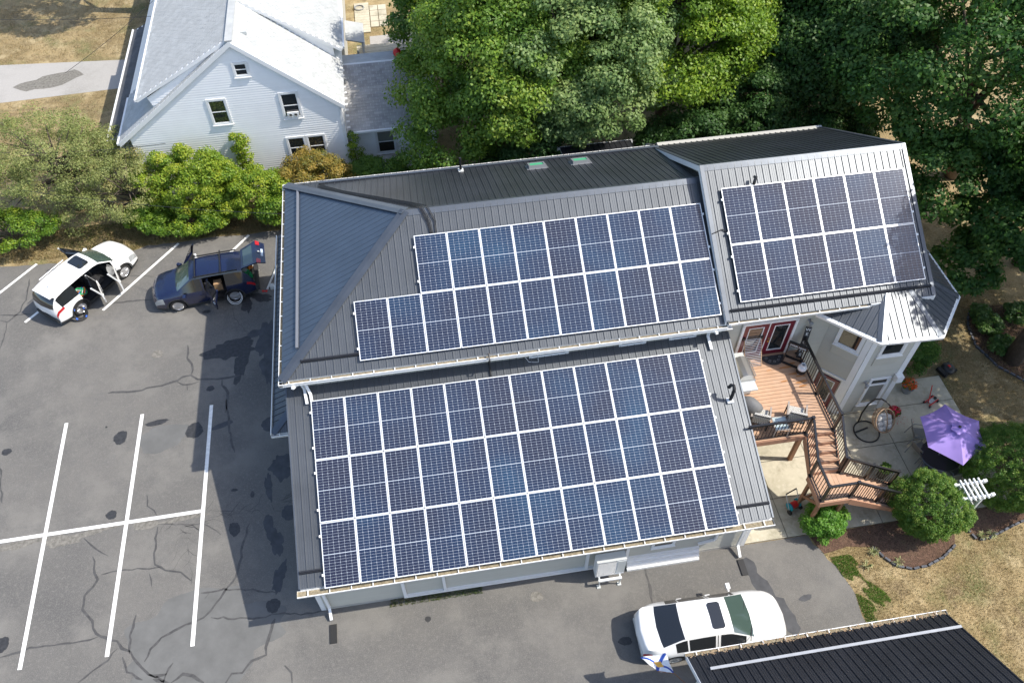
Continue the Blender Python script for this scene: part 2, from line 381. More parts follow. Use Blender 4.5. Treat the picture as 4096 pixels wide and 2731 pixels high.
def window(parent, c, u, n, w, h, kind='single', fr=.08, gl='glass', fm='white', proud=.05, sill=True, name='window'):
    """frame ring standing proud of the wall with a recessed pane; double-hung windows get a meeting rail"""
    c = Vector(c); u = Vector(u).normalized(); n = Vector(n).normalized(); Z = Vector((0, 0, 1))
    mb = MB()
    def bx(x0, x1, z0, z1, d0, d1, m_=mb):
        q = [c + u * x + Z * z for x, z in ((x0, z0), (x1, z0), (x1, z1), (x0, z1))]
        m_.slab([p + n * d1 for p in q], n, d1 - d0)
    W2, H2 = w / 2, h / 2
    bx(-W2, -W2 + fr, -H2, H2, 0, proud); bx(W2 - fr, W2, -H2, H2, 0, proud)
    bx(-W2 + fr, W2 - fr, H2 - fr, H2, 0, proud); bx(-W2 + fr, W2 - fr, -H2, -H2 + fr, 0, proud)
    f = mb.build(name, fm, parent, world=True)
    i = fr
    m2 = MB(); e = .035
    bx(-W2 + i, -W2 + i + e, -H2 + i, H2 - i, 0, proud * .7, m2); bx(W2 - i - e, W2 - i, -H2 + i, H2 - i, 0, proud * .7, m2)
    bx(-W2 + i + e, W2 - i - e, H2 - i - e, H2 - i, 0, proud * .7, m2); bx(-W2 + i + e, W2 - i - e, -H2 + i, -H2 + i + e, 0, proud * .7, m2)
    if kind == 'hung': bx(-W2 + i + e, W2 - i - e, -e / 2, e / 2, 0, proud * .8, m2)
    m2.build('window_sash', fm, f, world=True)
    if kind == 'hung': hs = [(-H2 + i + e, -e / 2), (e / 2, H2 - i - e)]
    else: hs = [(-H2 + i + e, H2 - i - e)]
    for k, (a, b) in enumerate(hs):
        m3 = MB(); bx(-W2 + i + e, W2 - i - e, a, b, 0, .024, m3); m3.build('pane', gl if not isinstance(gl, tuple) else gl[k], f, world=True)
    if sill:
        m4 = MB(); bx(-W2 - .02, W2 + .02, -H2 - .04, -H2, 0, proud + .03, m4); m4.build('window_sill', fm, f, world=True)
    return f
def PY(x, y, Y):
    d = ray(x, y); return Vector(CC + d * (Y - CC[1]) / d[1])
def PXp(x, y, X):
    d = ray(x, y); return Vector(CC + d * (X - CC[0]) / d[0])
c4 = lambda x, y: (2850 + x / 3.92, 1230 + y / 3.92)
c9 = lambda x, y: (3250 + x / 3.136, 1180 + y / 3.136)
# ================================================================== THE GROUND
SUBG = 0.
MB().poly([(-90, -60, 0), (110, -60, 0), (110, 130, 0), (-90, 130, 0)]).build('lawn', 'lawn', kind='structure')
lot = [(-30, -30), (24, -30), (24, -9), (19.3, -5.5), (18.45, -3.6), (18.5, -2.2), (18.25, -1.2), (17.8, -.35), (17.77, -.02), (15.45, -.02), (15.45, 17.9), (-1.04, 17.92), (-1.9, 17.86), (-3, 17.96), (-4.6, 17.86), (-6.0, 17.9), (-6.75, 17.62), (-8, 17.3), (-10.5, 17.45), (-12.3, 17.6), (-16, 17.3), (-30, 17.5)]
# wavy far edge
def wob(pts, amp, seg=.5, seed=1, closed=True):
    r = random.Random(seed); out = []
    for (a, b), (c, d) in zip(pts, pts[1:] + (pts[:1] if closed else [])):
        L = math.hypot(c - a, d - b); n = max(1, int(L / seg))
        for k in range(n):
            t = k / n; j = amp if 0 < k else 0
            out.append((a + (c - a) * t + r.uniform(-j, j), b + (d - b) * t + r.uniform(-j, j)))
    return out
from mathutils.geometry import tessellate_polygon
def sheet(name, pts, z, m_, parent=None, **kw):
    q = [Vector((p[0], p[1], z)) for p in pts]; fs = []
    for t in tessellate_polygon([q]):
        a, b, c = t
        if (q[b] - q[a]).cross(q[c] - q[a]).z < 0: a, c = c, a
        fs.append((a, b, c))
    return MB().add(q, fs).build(name, m_, parent, **kw)
edge = wob(lot[10:], .045, .35, 3, False) + [lot[-1]]; lotp = lot[:10] + edge
e2 = wob(lot[3:9], .05, .3, 5, False) + [lot[8]]
parking = sheet('parking_lot', lot[:3] + e2 + lot[9:10] + edge, .004, 'asphalt', kind='structure')
sheet('pale_road', [(-40, 30.2), (-15, 30.05), (-8.4, 30.4), (-6, 30.5), (-6, 33.2), (-8.4, 33.06), (-15.75, 33.7), (-40, 34.2)], .006, 'road', kind='structure')
sheet('road_patch', wob([(-14.6, 31.4), (-13.2, 32.2), (-11.6, 32.6), (-11.0, 32.0), (-12.0, 31.2), (-13.8, 30.9)], .1, .4, 9), .010, M['aggregate'], kind='structure')
# painted lines
def line(a, b, w, name='parking_line'):
    a = Vector((a[0], a[1], .011)); b = Vector((b[0], b[1], .011)); d = (b - a).normalized(); s = Vector((-d.y, d.x, 0)) * w / 2
    MB().quad(a - s, b - s, b + s, a + s).build(name, 'paint', None, kind='structure')
line((-7.95, 8.7), (-7.79, -.42), .13); line((-5.18, 8.65), (-5.19, -.44), .13); line((-2.62, 8.66), (-2.59, -.53), .13)
for a, b in ((-2.68, -5.12), (-5.26, -7.80), (-7.94, -22)): line((a, 4.18 - (a + 2.68) * -.012), (b, 4.18 - (b + 2.68) * -.012), .13)
line((-1.58, 17.82), (-4.3, 14.3), .12); line((-4.67, 17.8), (-7.43, 14.26), .12); line((-7.76, 17.3), (-10.52, 14.1), .12); line((-10.7, 17.5), (-13.6, 13.9), .12)
# sealed cracks, stains (photo points in the crops they were read from)
k2 = crop(0, 850, 1.96); k8 = crop(0, 1600, 1.386); k3 = crop(2400, 1950, 1.3868)
def tar(pts, w, zz=.0085, m_='tar', seed=0, name='tar_seam'):
    r = random.Random(seed + int(pts[0].x * 100)); q = []
    for a, b in zip(pts, pts[1:]):
        n = max(1, int((b - a).length / .18))
        for i in range(n): q.append(a.lerp(b, i / n) + Vector((r.uniform(-.035, .035), r.uniform(-.035, .035), 0)))
    q.append(pts[-1]); mb = MB(); L = []
    for i, p in enumerate(q):
        d = (q[min(i + 1, len(q) - 1)] - q[max(i - 1, 0)]).normalized(); s = Vector((-d.y, d.x, 0)) * w / 2 * r.uniform(.6, 1.25) * (.35 if i in (0, len(q) - 1) else 1)
        L.append((p - s, p + s))
    for a, b in zip(L, L[1:]):
        mb.add([Vector((v.x, v.y, zz)) for v in (a[0], b[0], b[1], a[1])], [(0, 1, 2, 3)])
    mb.build(name, m_, None, kind='structure')
for i, (ps, w) in enumerate([
    ([(845, 1412), (1000, 1408), (1110, 1395), (1200, 1365), (1260, 1362), (1330, 1335), (1390, 1322), (1430, 1290), (1500, 1272), (1545, 1305), (1700, 1308), (1790, 1300), (1890, 1275)], .12),
    ([(1475, 1040), (1468, 1140), (1500, 1190), (1510, 1240), (1500, 1272)], .12),
    ([(1395, 1325), (1430, 1345), (1500, 1350), (1560, 1325)], .11), ([(1470, 1355), (1470, 1390)], .12),
    ([(1735, 1312), (1745, 1350), (1785, 1410), (1775, 1480), (1770, 1568)], .12),
    ([(800, 725), (1000, 697), (1130, 687), (1200, 680)], .09), ([(0, 800), (70, 808), (240, 798)], .11), ([(0, 848), (60, 860), (140, 800), (200, 690), (235, 520)], .07),
    ([(60, 860), (40, 950), (0, 1070)], .06), ([(1825, 740), (1840, 830), (1900, 900), (1940, 950)], .03), ([(1000, 497), (1210, 505)], .05),
    ]): tar([k2(*p) for p in ps], w * .75, seed=i)
for i, (ps, w) in enumerate([
    ([(470, 765), (530, 830), (600, 862)], .07), ([(520, 870), (525, 960), (540, 1000), (520, 1030), (470, 1085), (455, 1160), (480, 1200), (515, 1225), (530, 1290), (590, 1318), (645, 1340), (670, 1380), (720, 1400), (790, 1480), (830, 1520), (870, 1540)], .11),
    ([(0, 1425), (130, 1385), (210, 1365), (300, 1360), (400, 1340), (490, 1335), (545, 1310)], .085), ([(870, 700), (860, 820), (855, 910), (890, 930), (950, 950), (1000, 955), (1060, 1000)], .1),
    ([(555, 965), (700, 940), (890, 925)], .06), ([(720, 1400), (725, 1300), (755, 1190)], .1), ([(800, 1450), (830, 1380), (900, 1310), (1000, 1260), (1130, 1205), (1200, 1130), (1240, 1060), (1310, 980), (1335, 870), (1355, 770), (1385, 680)], .1),
    ([(1110, 1072), (1240, 1050), (1400, 1052), (1540, 1068)], .08), ([(1130, 1100), (1160, 1070)], .06), ([(1170, 1205), (1400, 1210), (1540, 1185), (1700, 1185), (1800, 1165)], .07),
    ([(1520, 1205), (1480, 1330), (1475, 1405), (1400, 1440), (1340, 1510), (1280, 1520), (1250, 1568)], .12), ([(870, 1530), (940, 1568)], .12), ([(945, 1565), (1010, 1520), (1070, 1525), (1130, 1565)], .12),
    ([(655, 1370), (600, 1440), (520, 1500), (430, 1568)], .08), ([(680, 1420), (710, 1500), (790, 1550)], .09), ([(830, 1525), (915, 1525), (910, 1560), (850, 1545)], .12), ([(915, 1525), (960, 1455)], .09),
    ([(1250, 0), (1265, 60), (1270, 170), (1290, 250), (1303, 290)], .1), ([(0, 370), (10, 470), (12, 570)], .08), ([(815, 530), (820, 590), (860, 610), (870, 640)], .07), ([(1575, 1470), (1610, 1510), (1620, 1568)], .12),
    ([(830, 960), (840, 1035)], .06), ([(880, 690), (1000, 685), (1080, 690), (1180, 660)], .045),
    ]): tar([k8(*p) for p in ps], w * .75, seed=50 + i)
def crackle(a, b, n, seed, spread, w=.018):
    r = random.Random(seed)
    for k in range(n):
        t = r.random(); p = a.lerp(b, t) + Vector((r.uniform(-spread, spread), r.uniform(-spread, spread), 0)); d = (b - a).normalized() * r.uniform(.3, .9)
        d.rotate(Matrix.Rotation(r.uniform(-1.1, 1.1), 3, 'Z')); q = p + d
        tar([p, p.lerp(q, .5) + Vector((r.uniform(-.1, .1), r.uniform(-.1, .1), 0)), q], w * r.uniform(.6, 1.6), seed=seed + k, name='pavement_crack')
crackle(k8(1180, 640), k8(1620, 565), 26, 4, .18); crackle(k8(900, 720), k8(1150, 640), 12, 5, .2); crackle(k8(980, 760), k8(1050, 900), 10, 6, .25, .012)
tar([k3(245, 420), k3(255, 480), k3(275, 560), k3(290, 640)], .09, seed=71)
def blob(name, c, rx, ry, m_, z=.0075, seed=0, rot=0., amp=.26, n=60, stretch=None):
    r = random.Random(seed); ph = [r.uniform(0, 6.28) for _ in range(5)]; pts = []
    jag = .012 if max(rx, ry) < .45 else .05
    if max(rx, ry) < .45: amp = min(amp, .11)
    for i in range(n):
        t = 2 * math.pi * i / n; q = 1 + amp * (math.sin(2 * t + ph[0]) * .4 + math.sin(3 * t + ph[1]) * .45 + math.sin(5 * t + ph[2]) * .35 + math.sin(9 * t + ph[3]) * .3 + math.sin(14 * t + ph[4]) * .2 + r.uniform(-jag, jag))
        x, y = rx * q * math.cos(t), ry * q * math.sin(t)
        pts.append((c.x + x * math.cos(rot) - y * math.sin(rot), c.y + x * math.sin(rot) + y * math.cos(rot)))
    return sheet(name, pts, z, m_, kind='structure')
S_ = 0
for nm, fn, x, y, rx, ry, rot, m_ in [('oil_stain', k8, 668, 208, .23, .31, 0, 'stain'), ('oil_stain', k8, 870, 125, .42, .12, .1, 'stain'), ('oil_stain', k8, 1078, 168, .30, .36, 0, 'stain'), ('oil_stain', k8, 37, 287, .17, .15, 0, 'stain'),
    ('oil_stain', k8, 618, 636, .19, .17, 0, 'stain'), ('oil_stain', k8, 10, 1355, .23, .24, 0, 'stain'), ('oil_stain', k8, 1300, 715, .18, .28, .2, 'stain'), ('oil_stain', k8, 1515, 1138, .22, .25, 0, 'stain'),
    ('oil_stain', k8, 590, 150, .04, .04, 0, 'stain'), ('oil_stain', k8, 1300, 498, .12, .06, 0, 'stain'), ('oil_stain', k8, 1400, 522, .07, .13, 0, 'stain'),
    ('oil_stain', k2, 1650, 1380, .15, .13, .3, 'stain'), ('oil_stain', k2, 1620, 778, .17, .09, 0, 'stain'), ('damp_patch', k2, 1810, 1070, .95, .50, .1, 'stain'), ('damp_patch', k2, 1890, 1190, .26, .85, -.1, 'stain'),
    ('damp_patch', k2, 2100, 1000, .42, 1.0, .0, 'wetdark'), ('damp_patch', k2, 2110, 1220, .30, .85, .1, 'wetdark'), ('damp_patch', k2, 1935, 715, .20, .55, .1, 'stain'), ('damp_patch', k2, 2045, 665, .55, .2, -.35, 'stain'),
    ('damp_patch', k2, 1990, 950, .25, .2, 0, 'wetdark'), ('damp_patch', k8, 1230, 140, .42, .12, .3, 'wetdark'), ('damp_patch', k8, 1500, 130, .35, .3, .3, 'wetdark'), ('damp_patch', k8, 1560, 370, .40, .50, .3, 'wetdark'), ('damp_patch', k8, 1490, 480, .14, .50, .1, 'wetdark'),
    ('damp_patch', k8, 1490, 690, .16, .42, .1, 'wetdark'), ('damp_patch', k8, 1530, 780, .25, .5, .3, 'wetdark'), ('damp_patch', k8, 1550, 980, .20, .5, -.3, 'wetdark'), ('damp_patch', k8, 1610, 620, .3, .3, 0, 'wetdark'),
    ('worn_patch', k8, 345, 780, .58, .20, .05, 'aggregate'), ('worn_patch', k8, 805, 690, .42, .18, 0, 'aggregate'), ('worn_patch', k8, 110, 800, .85, .13, .08, 'aggregate'),
    ('worn_patch', k8, 500, 735, .9, .10, .13, 'aggregate'), ('worn_patch', k8, 1010, 655, .9, .09, .10, 'aggregate'), ('worn_patch', k2, 1235, 1110, .22, .2, 0, 'aggregate'),
    ('oil_stain', k3, 140, 850, .22, .13, 0, 'stain'), ('oil_stain', k3, 1140, 610, .22, .1, .2, 'wetdark'), ('oil_stain', crop(1000, 1300, 1.3064), 930, 1535, .1, .09, 0, 'stain')]:
    S_ += 1; blob(nm, fn(x, y), rx, ry, M[m_], .0070 + S_ * .00004, S_, rot)
blob('patched_asphalt', k8(1100, 1350), 2.6, 1.6, mat('asphalt_overlay', (.128, .128, .124), .9, var=.14, vs=1.2, bump=.3, bs=60), .0055, 77, .2, .22, 90)
blob('patched_asphalt', k8(900, 210), .95, .55, M['asphalt_overlay'] if 'asphalt_overlay' in M else bpy.data.materials['asphalt_overlay'], .0056, 78, .2, .15, 30)
mh = blob('concrete_cover', PO(1232, 1370), .21, .17, M['aggregate'], .0120, 81, 0, .1, 20)
tar([k3(800, 390), k3(850, 480), k3(900, 540), k3(960, 610), k3(1050, 720), k3(1090, 820)], .42, .0062, 'wetdark', 91, 'gravel_washout')
# patio, mulch beds
patio = MB().prism([(15.4, .0), (25.1, .0), (25.32, 5.55), (24.0, 5.5), (22.5, 6.5), (15.4, 6.5)], -.05, .0045).build('patio', 'tar', None, kind='structure')
gx_ = [15.4, 17.05, 18.85, 20.45, 22.22, 25.28]; gy_ = [0.0, 1.46, 2.92, 4.4, 5.52]
for i in range(5):
    for j in range(4):
        a, b, c, d = gx_[i] + .012, gx_[i + 1] - .012, gy_[j] + .012, gy_[j + 1] - .012
        if i == 3 and j == 3: b = 22.2
        MB().prism([(a, c), (b, c), (b, d), (a, d)], .0, .035).build('patio_slab', 'concrete', patio)
bed1 = [(17.80, -.05), (18.05, -.75), (18.9, -.62), (19.69, -.76), (19.95, -1.2), (20.24, -1.55), (20.7, -1.72), (21.24, -1.70), (21.9, -1.5), (22.5, -1.15), (22.75, -.6), (22.5, -.02)]
bed2 = [(23.1, -.02), (23.12, -.6), (23.3, -1.1), (23.7, -1.12), (24.81, -.80), (26.5, -.4), (28, 0), (28, 2.2), (25.15, 2.2), (25.1, 0)]
sheet('mulch_bed', wob(bed1, .03, .3, 2), .008, 'mulch', kind='structure'); sheet('mulch_bed', wob(bed2, .03, .3, 3), .008, 'mulch', kind='structure')
rb = [PO(2235, 705), PO(2222, 725), PO(2222, 750), PO(2240, 795), PO(2290, 842), PO(2360, 880), PO(2420, 900), PO(2420, 715), PO(2300, 700)]
sheet('mulch_bed', [(p.x, p.y) for p in rb], .008, 'mulch', kind='structure')
M['edging'] = mat('slate_edging', (.085, .09, .105), .8, var=.25, vs=6, objvar=.2, bump=.4)
def edging(pts, name, label, step=.22, size=(.19, .07, .08)):
    root = thing(name, label, 'garden edging', (pts[0][0], pts[0][1], 0)); base = MB().box((0, 0, size[2] / 2), size).mesh('edging_stone', 'edging'); r = random.Random(len(pts))
    pts = [Vector((p[0], p[1], 0)) for p in pts]
    for a, b in zip(pts, pts[1:]):
        n = max(1, int((b - a).length / step)); d = (b - a).normalized()
        for k in range(n):
            inst('edging_stone', base, root, Matrix.Translation(a.lerp(b, (k + .5) / n) - root.location + Vector((0, 0, r.uniform(-.01, .015)))) @ Matrix.Rotation(math.atan2(d.y, d.x) + r.uniform(-.1, .1), 4, 'Z'))
edging([bed1[3], bed1[4], bed1[5], bed1[6], bed1[7], bed1[8], bed1[9]], 'garden_edging', 'slate grey block edging curving round the mulch bed below the big round shrub')
edging([bed2[1], bed2[2], bed2[3], bed2[4], bed2[5], bed2[6]], 'garden_edging', 'slate grey block edging in front of the bed by the white arbour')
edging([(p.x, p.y) for p in rb[:7]], 'garden_edging', 'dark curved edging round the shaded bed at the right of the lawn')

# ================================================================== THE METAL-ROOFED HOUSE
LZ = lambda y: 2.7338 + (y + .5556) * .3659
MZ = lambda y: 5.7926 + (y - 5.1996) * .5315
MZB = lambda y: 8.0174 - (y - 9.385) * .494
RZ = lambda y: 6.0804 + (y - 5.36725) * .6076
RZB = lambda y: 8.5215 - (y - 9.385) * .6076
V = Vector
house = thing('house', 'large grey house with charcoal ribbed metal roofs carrying three solar arrays', 'house', (8, 5, 0))
RIBS = [(0, 0), (.004, .010), (.014, .010), (.018, 0), (.12, .0005)]
def roof_plane(pts, O, u, v, poly, m_='roof', nm='roof', ribs=RIB):
    d = roof_deck(house, pts, .10, 'white', nm); roof_sheets(d, O, u, v, poly, m_, ribs=ribs); return d
sx = lambda t: Vector((0, math.cos(t), math.sin(t)))
# lower shed roof
t1 = math.atan(.3659); L1 = (5.33 + .43) / math.cos(t1)
roof_plane([(1.29, -.43, LZ(-.43)), (15.68, -.43, LZ(-.43)), (15.68, 5.33, LZ(5.33)), (1.29, 5.33, LZ(5.33))], (1.29, -.43, LZ(-.43)), (1, 0, 0), sx(t1), [(0, 0), (14.39, 0), (14.39, L1), (0, L1)])
MB().bar((1.29, -.43, LZ(-.43) + .02), (1.29, 5.3, LZ(5.3) + .02), .05, .03).build('rake_trim', 'roof_trim', house, world=True)
MB().bar((15.68, -.43, LZ(-.43) + .02), (15.68, 5.3, LZ(5.3) + .02), .05, .03).build('rake_trim', 'roof_trim', house, world=True)
gutter(house, [(1.2, -.6465, 2.70), (15.7, -.6465, 2.70)], [(0, -1, 0)], w=.20)
# walls of the lower wing
def wall_box(poly, z0, z1, m_='wall_core', nm='wall'): return MB().prism(poly, z0, z1).build(nm, m_, house, world=True)
w1 = wall_box([(1.5, 0), (15.42, 0), (15.42, 5.3), (1.5, 5.3)], 0.0, 2.72)
MB().add([(1.5, 0, 2.72), (1.5, 5.3, 2.72), (1.5, 5.3, LZ(5.3) - .12), (1.5, 0, LZ(0) - .12), (15.42, 0, 2.72), (15.42, 5.3, 2.72), (15.42, 5.3, LZ(5.3) - .12), (15.42, 0, LZ(0) - .12)], [(0, 1, 2, 3), (7, 6, 5, 4), (0, 3, 7, 4), (1, 5, 6, 2)]).build('wall', 'wall_core', house, world=True)
siding(w1, (1.5, 0, .0), (1, 0, 0), [(0, .15), (13.92, .15), (13.92, 2.78), (0, 2.78)], .105, nrm=(0, -1, 0))
MB().box((8.46, -.012, .075), (13.92, .03, .15)).build('foundation', 'found', house, world=True)
siding(w1, (1.5, 0, 0), (0, 1, 0), [(0, .15), (5.3, .15), (5.3, LZ(5.3) - .12), (0, LZ(0) - .12)], .21, nrm=(-1, 0, 0))
siding(w1, (15.42, 0, 0), (0, 1, 0), [(0, .0), (5.3, .0), (5.3, LZ(5.3) - .12), (0, LZ(0) - .12)], .21, nrm=(1, 0, 0))
for x in (1.5, 15.42): MB().box((x, -.0, 1.38), (.15, .07, 2.76)).build('corner_board', 'white', house, world=True)
MB().slab([(1.29, -.45, 2.66), (15.68, -.45, 2.66), (15.68, 0, 2.66), (1.29, 0, 2.66)], (0, 0, 1), .03).build('soffit', 'white', house, world=True)
def downspout(pts, w=.085): 
    mb = MB()
    for a, b in zip(pts, pts[1:]): mb.bar(a, b, w, w * .8)
    mb.build('downspout', 'white', house, world=True)
downspout([(1.72, -.50, 2.62), (1.72, -.11, 2.35), (1.72, -.10, .30), (1.74, -.42, .10)])
downspout([(15.2, -.50, 2.62), (15.2, -.11, 2.35), (15.2, -.10, .30), (15.2, -.45, .10)])
MB().box((15.2, -.78, .03), (.20, .55, .04)).build('splash_block', 'black', house, world=True)
MB().box((1.78, -.85, .03), (.22, .60, .03)).build('splash_block', 'rubber', house, world=True)
# conduit along the foot of the wall, louvred white skirt, low window
downspout([(4.14, -.07, 2.1), (4.14, -.07, .26)], .10); downspout([(4.09, -.07, .22), (10.3, -.07, .22)], .10); downspout([(5.42, -.07, 1.5), (5.42, -.07, .22)], .09); downspout([(10.05, -.07, 2.2), (10.05, -.07, .22)], .10)
downspout([(11.35, -.08, 2.6), (11.35, -.08, .5)], .11); downspout([(14.35, -.07, 2.5), (14.3, -.07, .95)], .08); downspout([(14.3, -.07, .95), (13.75, -.07, .80)], .08)
sk = MB()
for k in range(4): sk.box((12.62, -.05 - .035 * (3 - k), .42 - 0 + k * .13 - .36), (2.45, .10 + .07 * (3 - k), .12))
sk.build('louvred_skirt', 'white', house, world=True)
window(house, (12.56, 0, 1.18), (1, 0, 0), (0, -1, 0), .78, .50, fr=.06)

# middle wing
MX0, MX1 = 1.33, 15.5
t2 = math.atan(.5315); t2b = math.atan(.494); RX0, RX1 = 5.666, 15.6
ey, eb = 5.0, 14.08; ez, ezb = MZ(ey), MZB(14.08)
Ls = (9.385 - ey) / math.cos(t2); rx = RX0 - MX0
roof_plane([(MX0, ey, ez), (RX1, ey, ez), (RX1, 9.385, 8.0174), (RX0, 9.385, 8.0174)], (MX0, ey, ez), (1, 0, 0), sx(t2), [(0, 0), (RX1 - MX0, 0), (RX1 - MX0, Ls), (rx, Ls)])
Lb = (eb - 9.385) / math.cos(t2b)
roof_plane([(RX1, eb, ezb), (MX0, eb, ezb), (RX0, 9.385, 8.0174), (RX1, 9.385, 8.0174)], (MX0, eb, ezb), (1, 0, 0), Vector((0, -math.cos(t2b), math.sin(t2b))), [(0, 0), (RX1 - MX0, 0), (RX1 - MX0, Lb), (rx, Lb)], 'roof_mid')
hz = 8.0174 - (ez + ezb) / 2; th = math.atan(hz / rx)
roof_plane([(MX0, eb, ezb), (MX0, ey, ez), (RX0, 9.385, 8.0174)], (MX0, ey, (ez + ezb) / 2), (0, 1, 0), Vector((math.cos(th), 0, math.sin(th))), [(0, 0), (eb - ey, 0), (9.385 - ey, rx / math.cos(th))], 'roof_hip', ribs=RIBS)
A_, B_, C_ = V((MX0, ey, ez)), V((MX0, eb, ezb)), V((RX0, 9.385, 8.0174))
cap(house, A_, C_, .17, name='hip_cap', side1=(-.3, .9, .3) if 0 else (-.75, .75, -.02), side2=(.75, -.75, -.02))
cap(house, B_, C_, .17, name='hip_cap', side1=(-.75, -.75, -.02), side2=(.75, .75, -.02))
cap(house, C_ + V((-.1, 0, 0)), V((15.45, 9.385, 8.0174)), .19, side1=(0, -math.cos(t2), -math.sin(t2)), side2=(0, math.cos(t2b), -math.sin(t2b)))
gutter(house, [(1.2155, 4.8895, 5.63), (15.42, 4.8895, 5.63)], [(0, -1, 0)], w=.13)
gutter(house, [(1.2155, 4.8895, 5.63), (1.2155, 14.21, 5.63)], [(-1, 0, 0)], w=.12)
gutter(house, [(1.2155, 14.21, 5.63), (15.5, 14.21, 5.63)], [(0, 1, 0)], w=.13)
wm = wall_box([(1.75, 5.33), (15.6, 5.33), (15.6, 13.8), (1.75, 13.8)], 0, 5.56)
vb = MB().box((0, 0, 0), (.116, .02, .86)).mesh('wall_board', M['siding'])
for k in range(int((15.5 - 1.8) / .12)): inst('wall_board', vb, wm, mw(wm).inverted() @ Matrix.Translation((1.85 + k * .12, 5.318, 5.16)))
siding(wm, (1.75, 5.33, 0), (0, 1, 0), [(0, .1), (8.4, .1), (8.4, 5.5), (0, 5.5)], .21, nrm=(-1, 0, 0))
MB().slab([(1.25, 4.9, 5.52), (15.6, 4.9, 5.52), (15.6, 5.33, 5.52), (1.25, 5.33, 5.52)], (0, 0, 1), .03).build('soffit', 'white', house, world=True)
MB().slab([(1.25, 5.33, 5.52), (1.75, 5.33, 5.52), (1.75, 14.1, 5.52), (1.25, 14.1, 5.52)], (0, 0, 1), .03).build('soffit', 'white', house, world=True)
for a, b in ((9.03, 10.33), (12.0, 12.9), (13.68, 14.6)): window(house, ((a + b) / 2, 5.31, 5.06), (1, 0, 0), (0, -1, 0), b - a, .42, fr=.07, gl='glass', sill=False)
downspout([(1.62, 4.82, 5.5), (1.78, 5.22, 5.25), (1.86, 5.20, LZ(5.2) + .1), (1.92, 4.7, LZ(4.7) + .10)]); downspout([(1.92, 5.2, 5.3), (2.05, 4.95, LZ(4.95) + .12), (2.08, 4.62, LZ(4.62) + .08)])
downspout([(15.05, 4.82, 5.5), (15.0, 5.22, 5.3), (14.96, 5.18, LZ(5.2) + .1), (14.98, 4.75, LZ(4.75) + .08)])
# snow bars
def snow(a, b, m_='roof_trim', w=.06): MB().bar(a, b, w * .8, .06).bar(V(a) + V((0, -.05, .0)), V(b) + V((0, -.05, 0)), .015, .07).build('snow_guard', m_, house, world=True)
zt = lambda f, y: f(y) + .05
snow((1.95, 5.46, zt(MZ, 5.46)), (3.75, 5.46, zt(MZ, 5.46)), 'roof_black'); snow((1.32, -.0, zt(LZ, 0)), (2.1, .0, zt(LZ, 0)), 'roof_black'); snow((14.6, -.0, zt(LZ, 0)), (15.66, 0, zt(LZ, 0)), 'roof_black')
snow((15.52, 5.24, zt(RZ, 5.24)), (22.3, 5.24, zt(RZ, 5.24)), 'roof_black')
snow((2.6, 13.75, zt(MZB, 13.75)), (15.5, 13.75, zt(MZB, 13.75)), 'roof_trim', .11)
slz = lambda x: (ez + ezb) / 2 + (x - MX0) * math.tan(th)
MB().bar((1.86, 5.95, slz(1.86) + .04), (1.86, 13.3, slz(1.86) + .04), .085, .07).build('snow_guard', mat('snow_bar_grey', (.16, .17, .19), .4), house, world=True)
# low hipped wing under the left eave
l0 = V((.44, 4.94, 3.0)); tl = R_(26)
roof_plane([(.44, 14.3, 3.0), (.44, 4.94, 3.0), (1.75, 6.25, 3.64), (1.75, 14.3, 3.64)], (.44, 4.94, 3.0), (0, 1, 0), V((math.cos(tl), 0, math.sin(tl))), [(0, 0), (9.36, 0), (9.36, 1.46), (1.31, 1.46)], nm='low_roof')
roof_plane([(.44, 4.94, 3.0), (1.75, 4.94, 3.0), (1.75, 6.25, 3.64)], (.44, 4.94, 3.0), (1, 0, 0), V((0, math.cos(tl), math.sin(tl))), [(0, 0), (1.31, 0), (1.31, 1.46)], nm='low_roof')
cap(house, l0, V((1.75, 6.25, 3.64)), .13, name='hip_cap', side1=(-.75, .75, 0), side2=(.75, -.75, 0))
MB().bar((.40, 4.9, 3.0), (.40, 14.3, 3.0), .03, .12).build('fascia', 'gutter', house, world=True)
gutter(house, [(.40, 4.83, 3.0), (1.5, 4.83, 3.0)], [(0, -1, 0)], w=.10, debris=None, brackets=.5)
wl = wall_box([(.85, 5.25), (1.75, 5.25), (1.75, 14.3), (.85, 14.3)], 0, 2.95); siding(wl, (.85, 5.25, 0), (0, 1, 0), [(0, .1), (9, .1), (9, 2.95), (0, 2.95)], .21, nrm=(-1, 0, 0))

# right wing
t3 = math.atan(.6076); QX0, QX1 = 15.336, 22.40; qy, qb = 4.97, 14.72
Lq = (9.385 - qy) / math.cos(t3); Lqb = (qb - 9.385) / math.cos(t3)
roof_plane([(QX0, qy, RZ(qy)), (QX1, qy, RZ(qy)), (QX1, 9.385, 8.5215), (QX0, 9.385, 8.5215)], (QX0, qy, RZ(qy)), (1, 0, 0), sx(t3), [(0, 0), (QX1 - QX0, 0), (QX1 - QX0, Lq), (0, Lq)])
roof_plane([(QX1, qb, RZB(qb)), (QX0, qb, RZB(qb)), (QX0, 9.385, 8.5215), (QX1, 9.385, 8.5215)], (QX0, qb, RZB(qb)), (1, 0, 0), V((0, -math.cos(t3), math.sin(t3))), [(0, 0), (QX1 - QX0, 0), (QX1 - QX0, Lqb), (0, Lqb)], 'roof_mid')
cap(house, V((QX0, 9.385, 8.5215)), V((QX1, 9.385, 8.5215)), .2, side1=(0, -math.cos(t3), -math.sin(t3)), side2=(0, math.cos(t3), -math.sin(t3)))
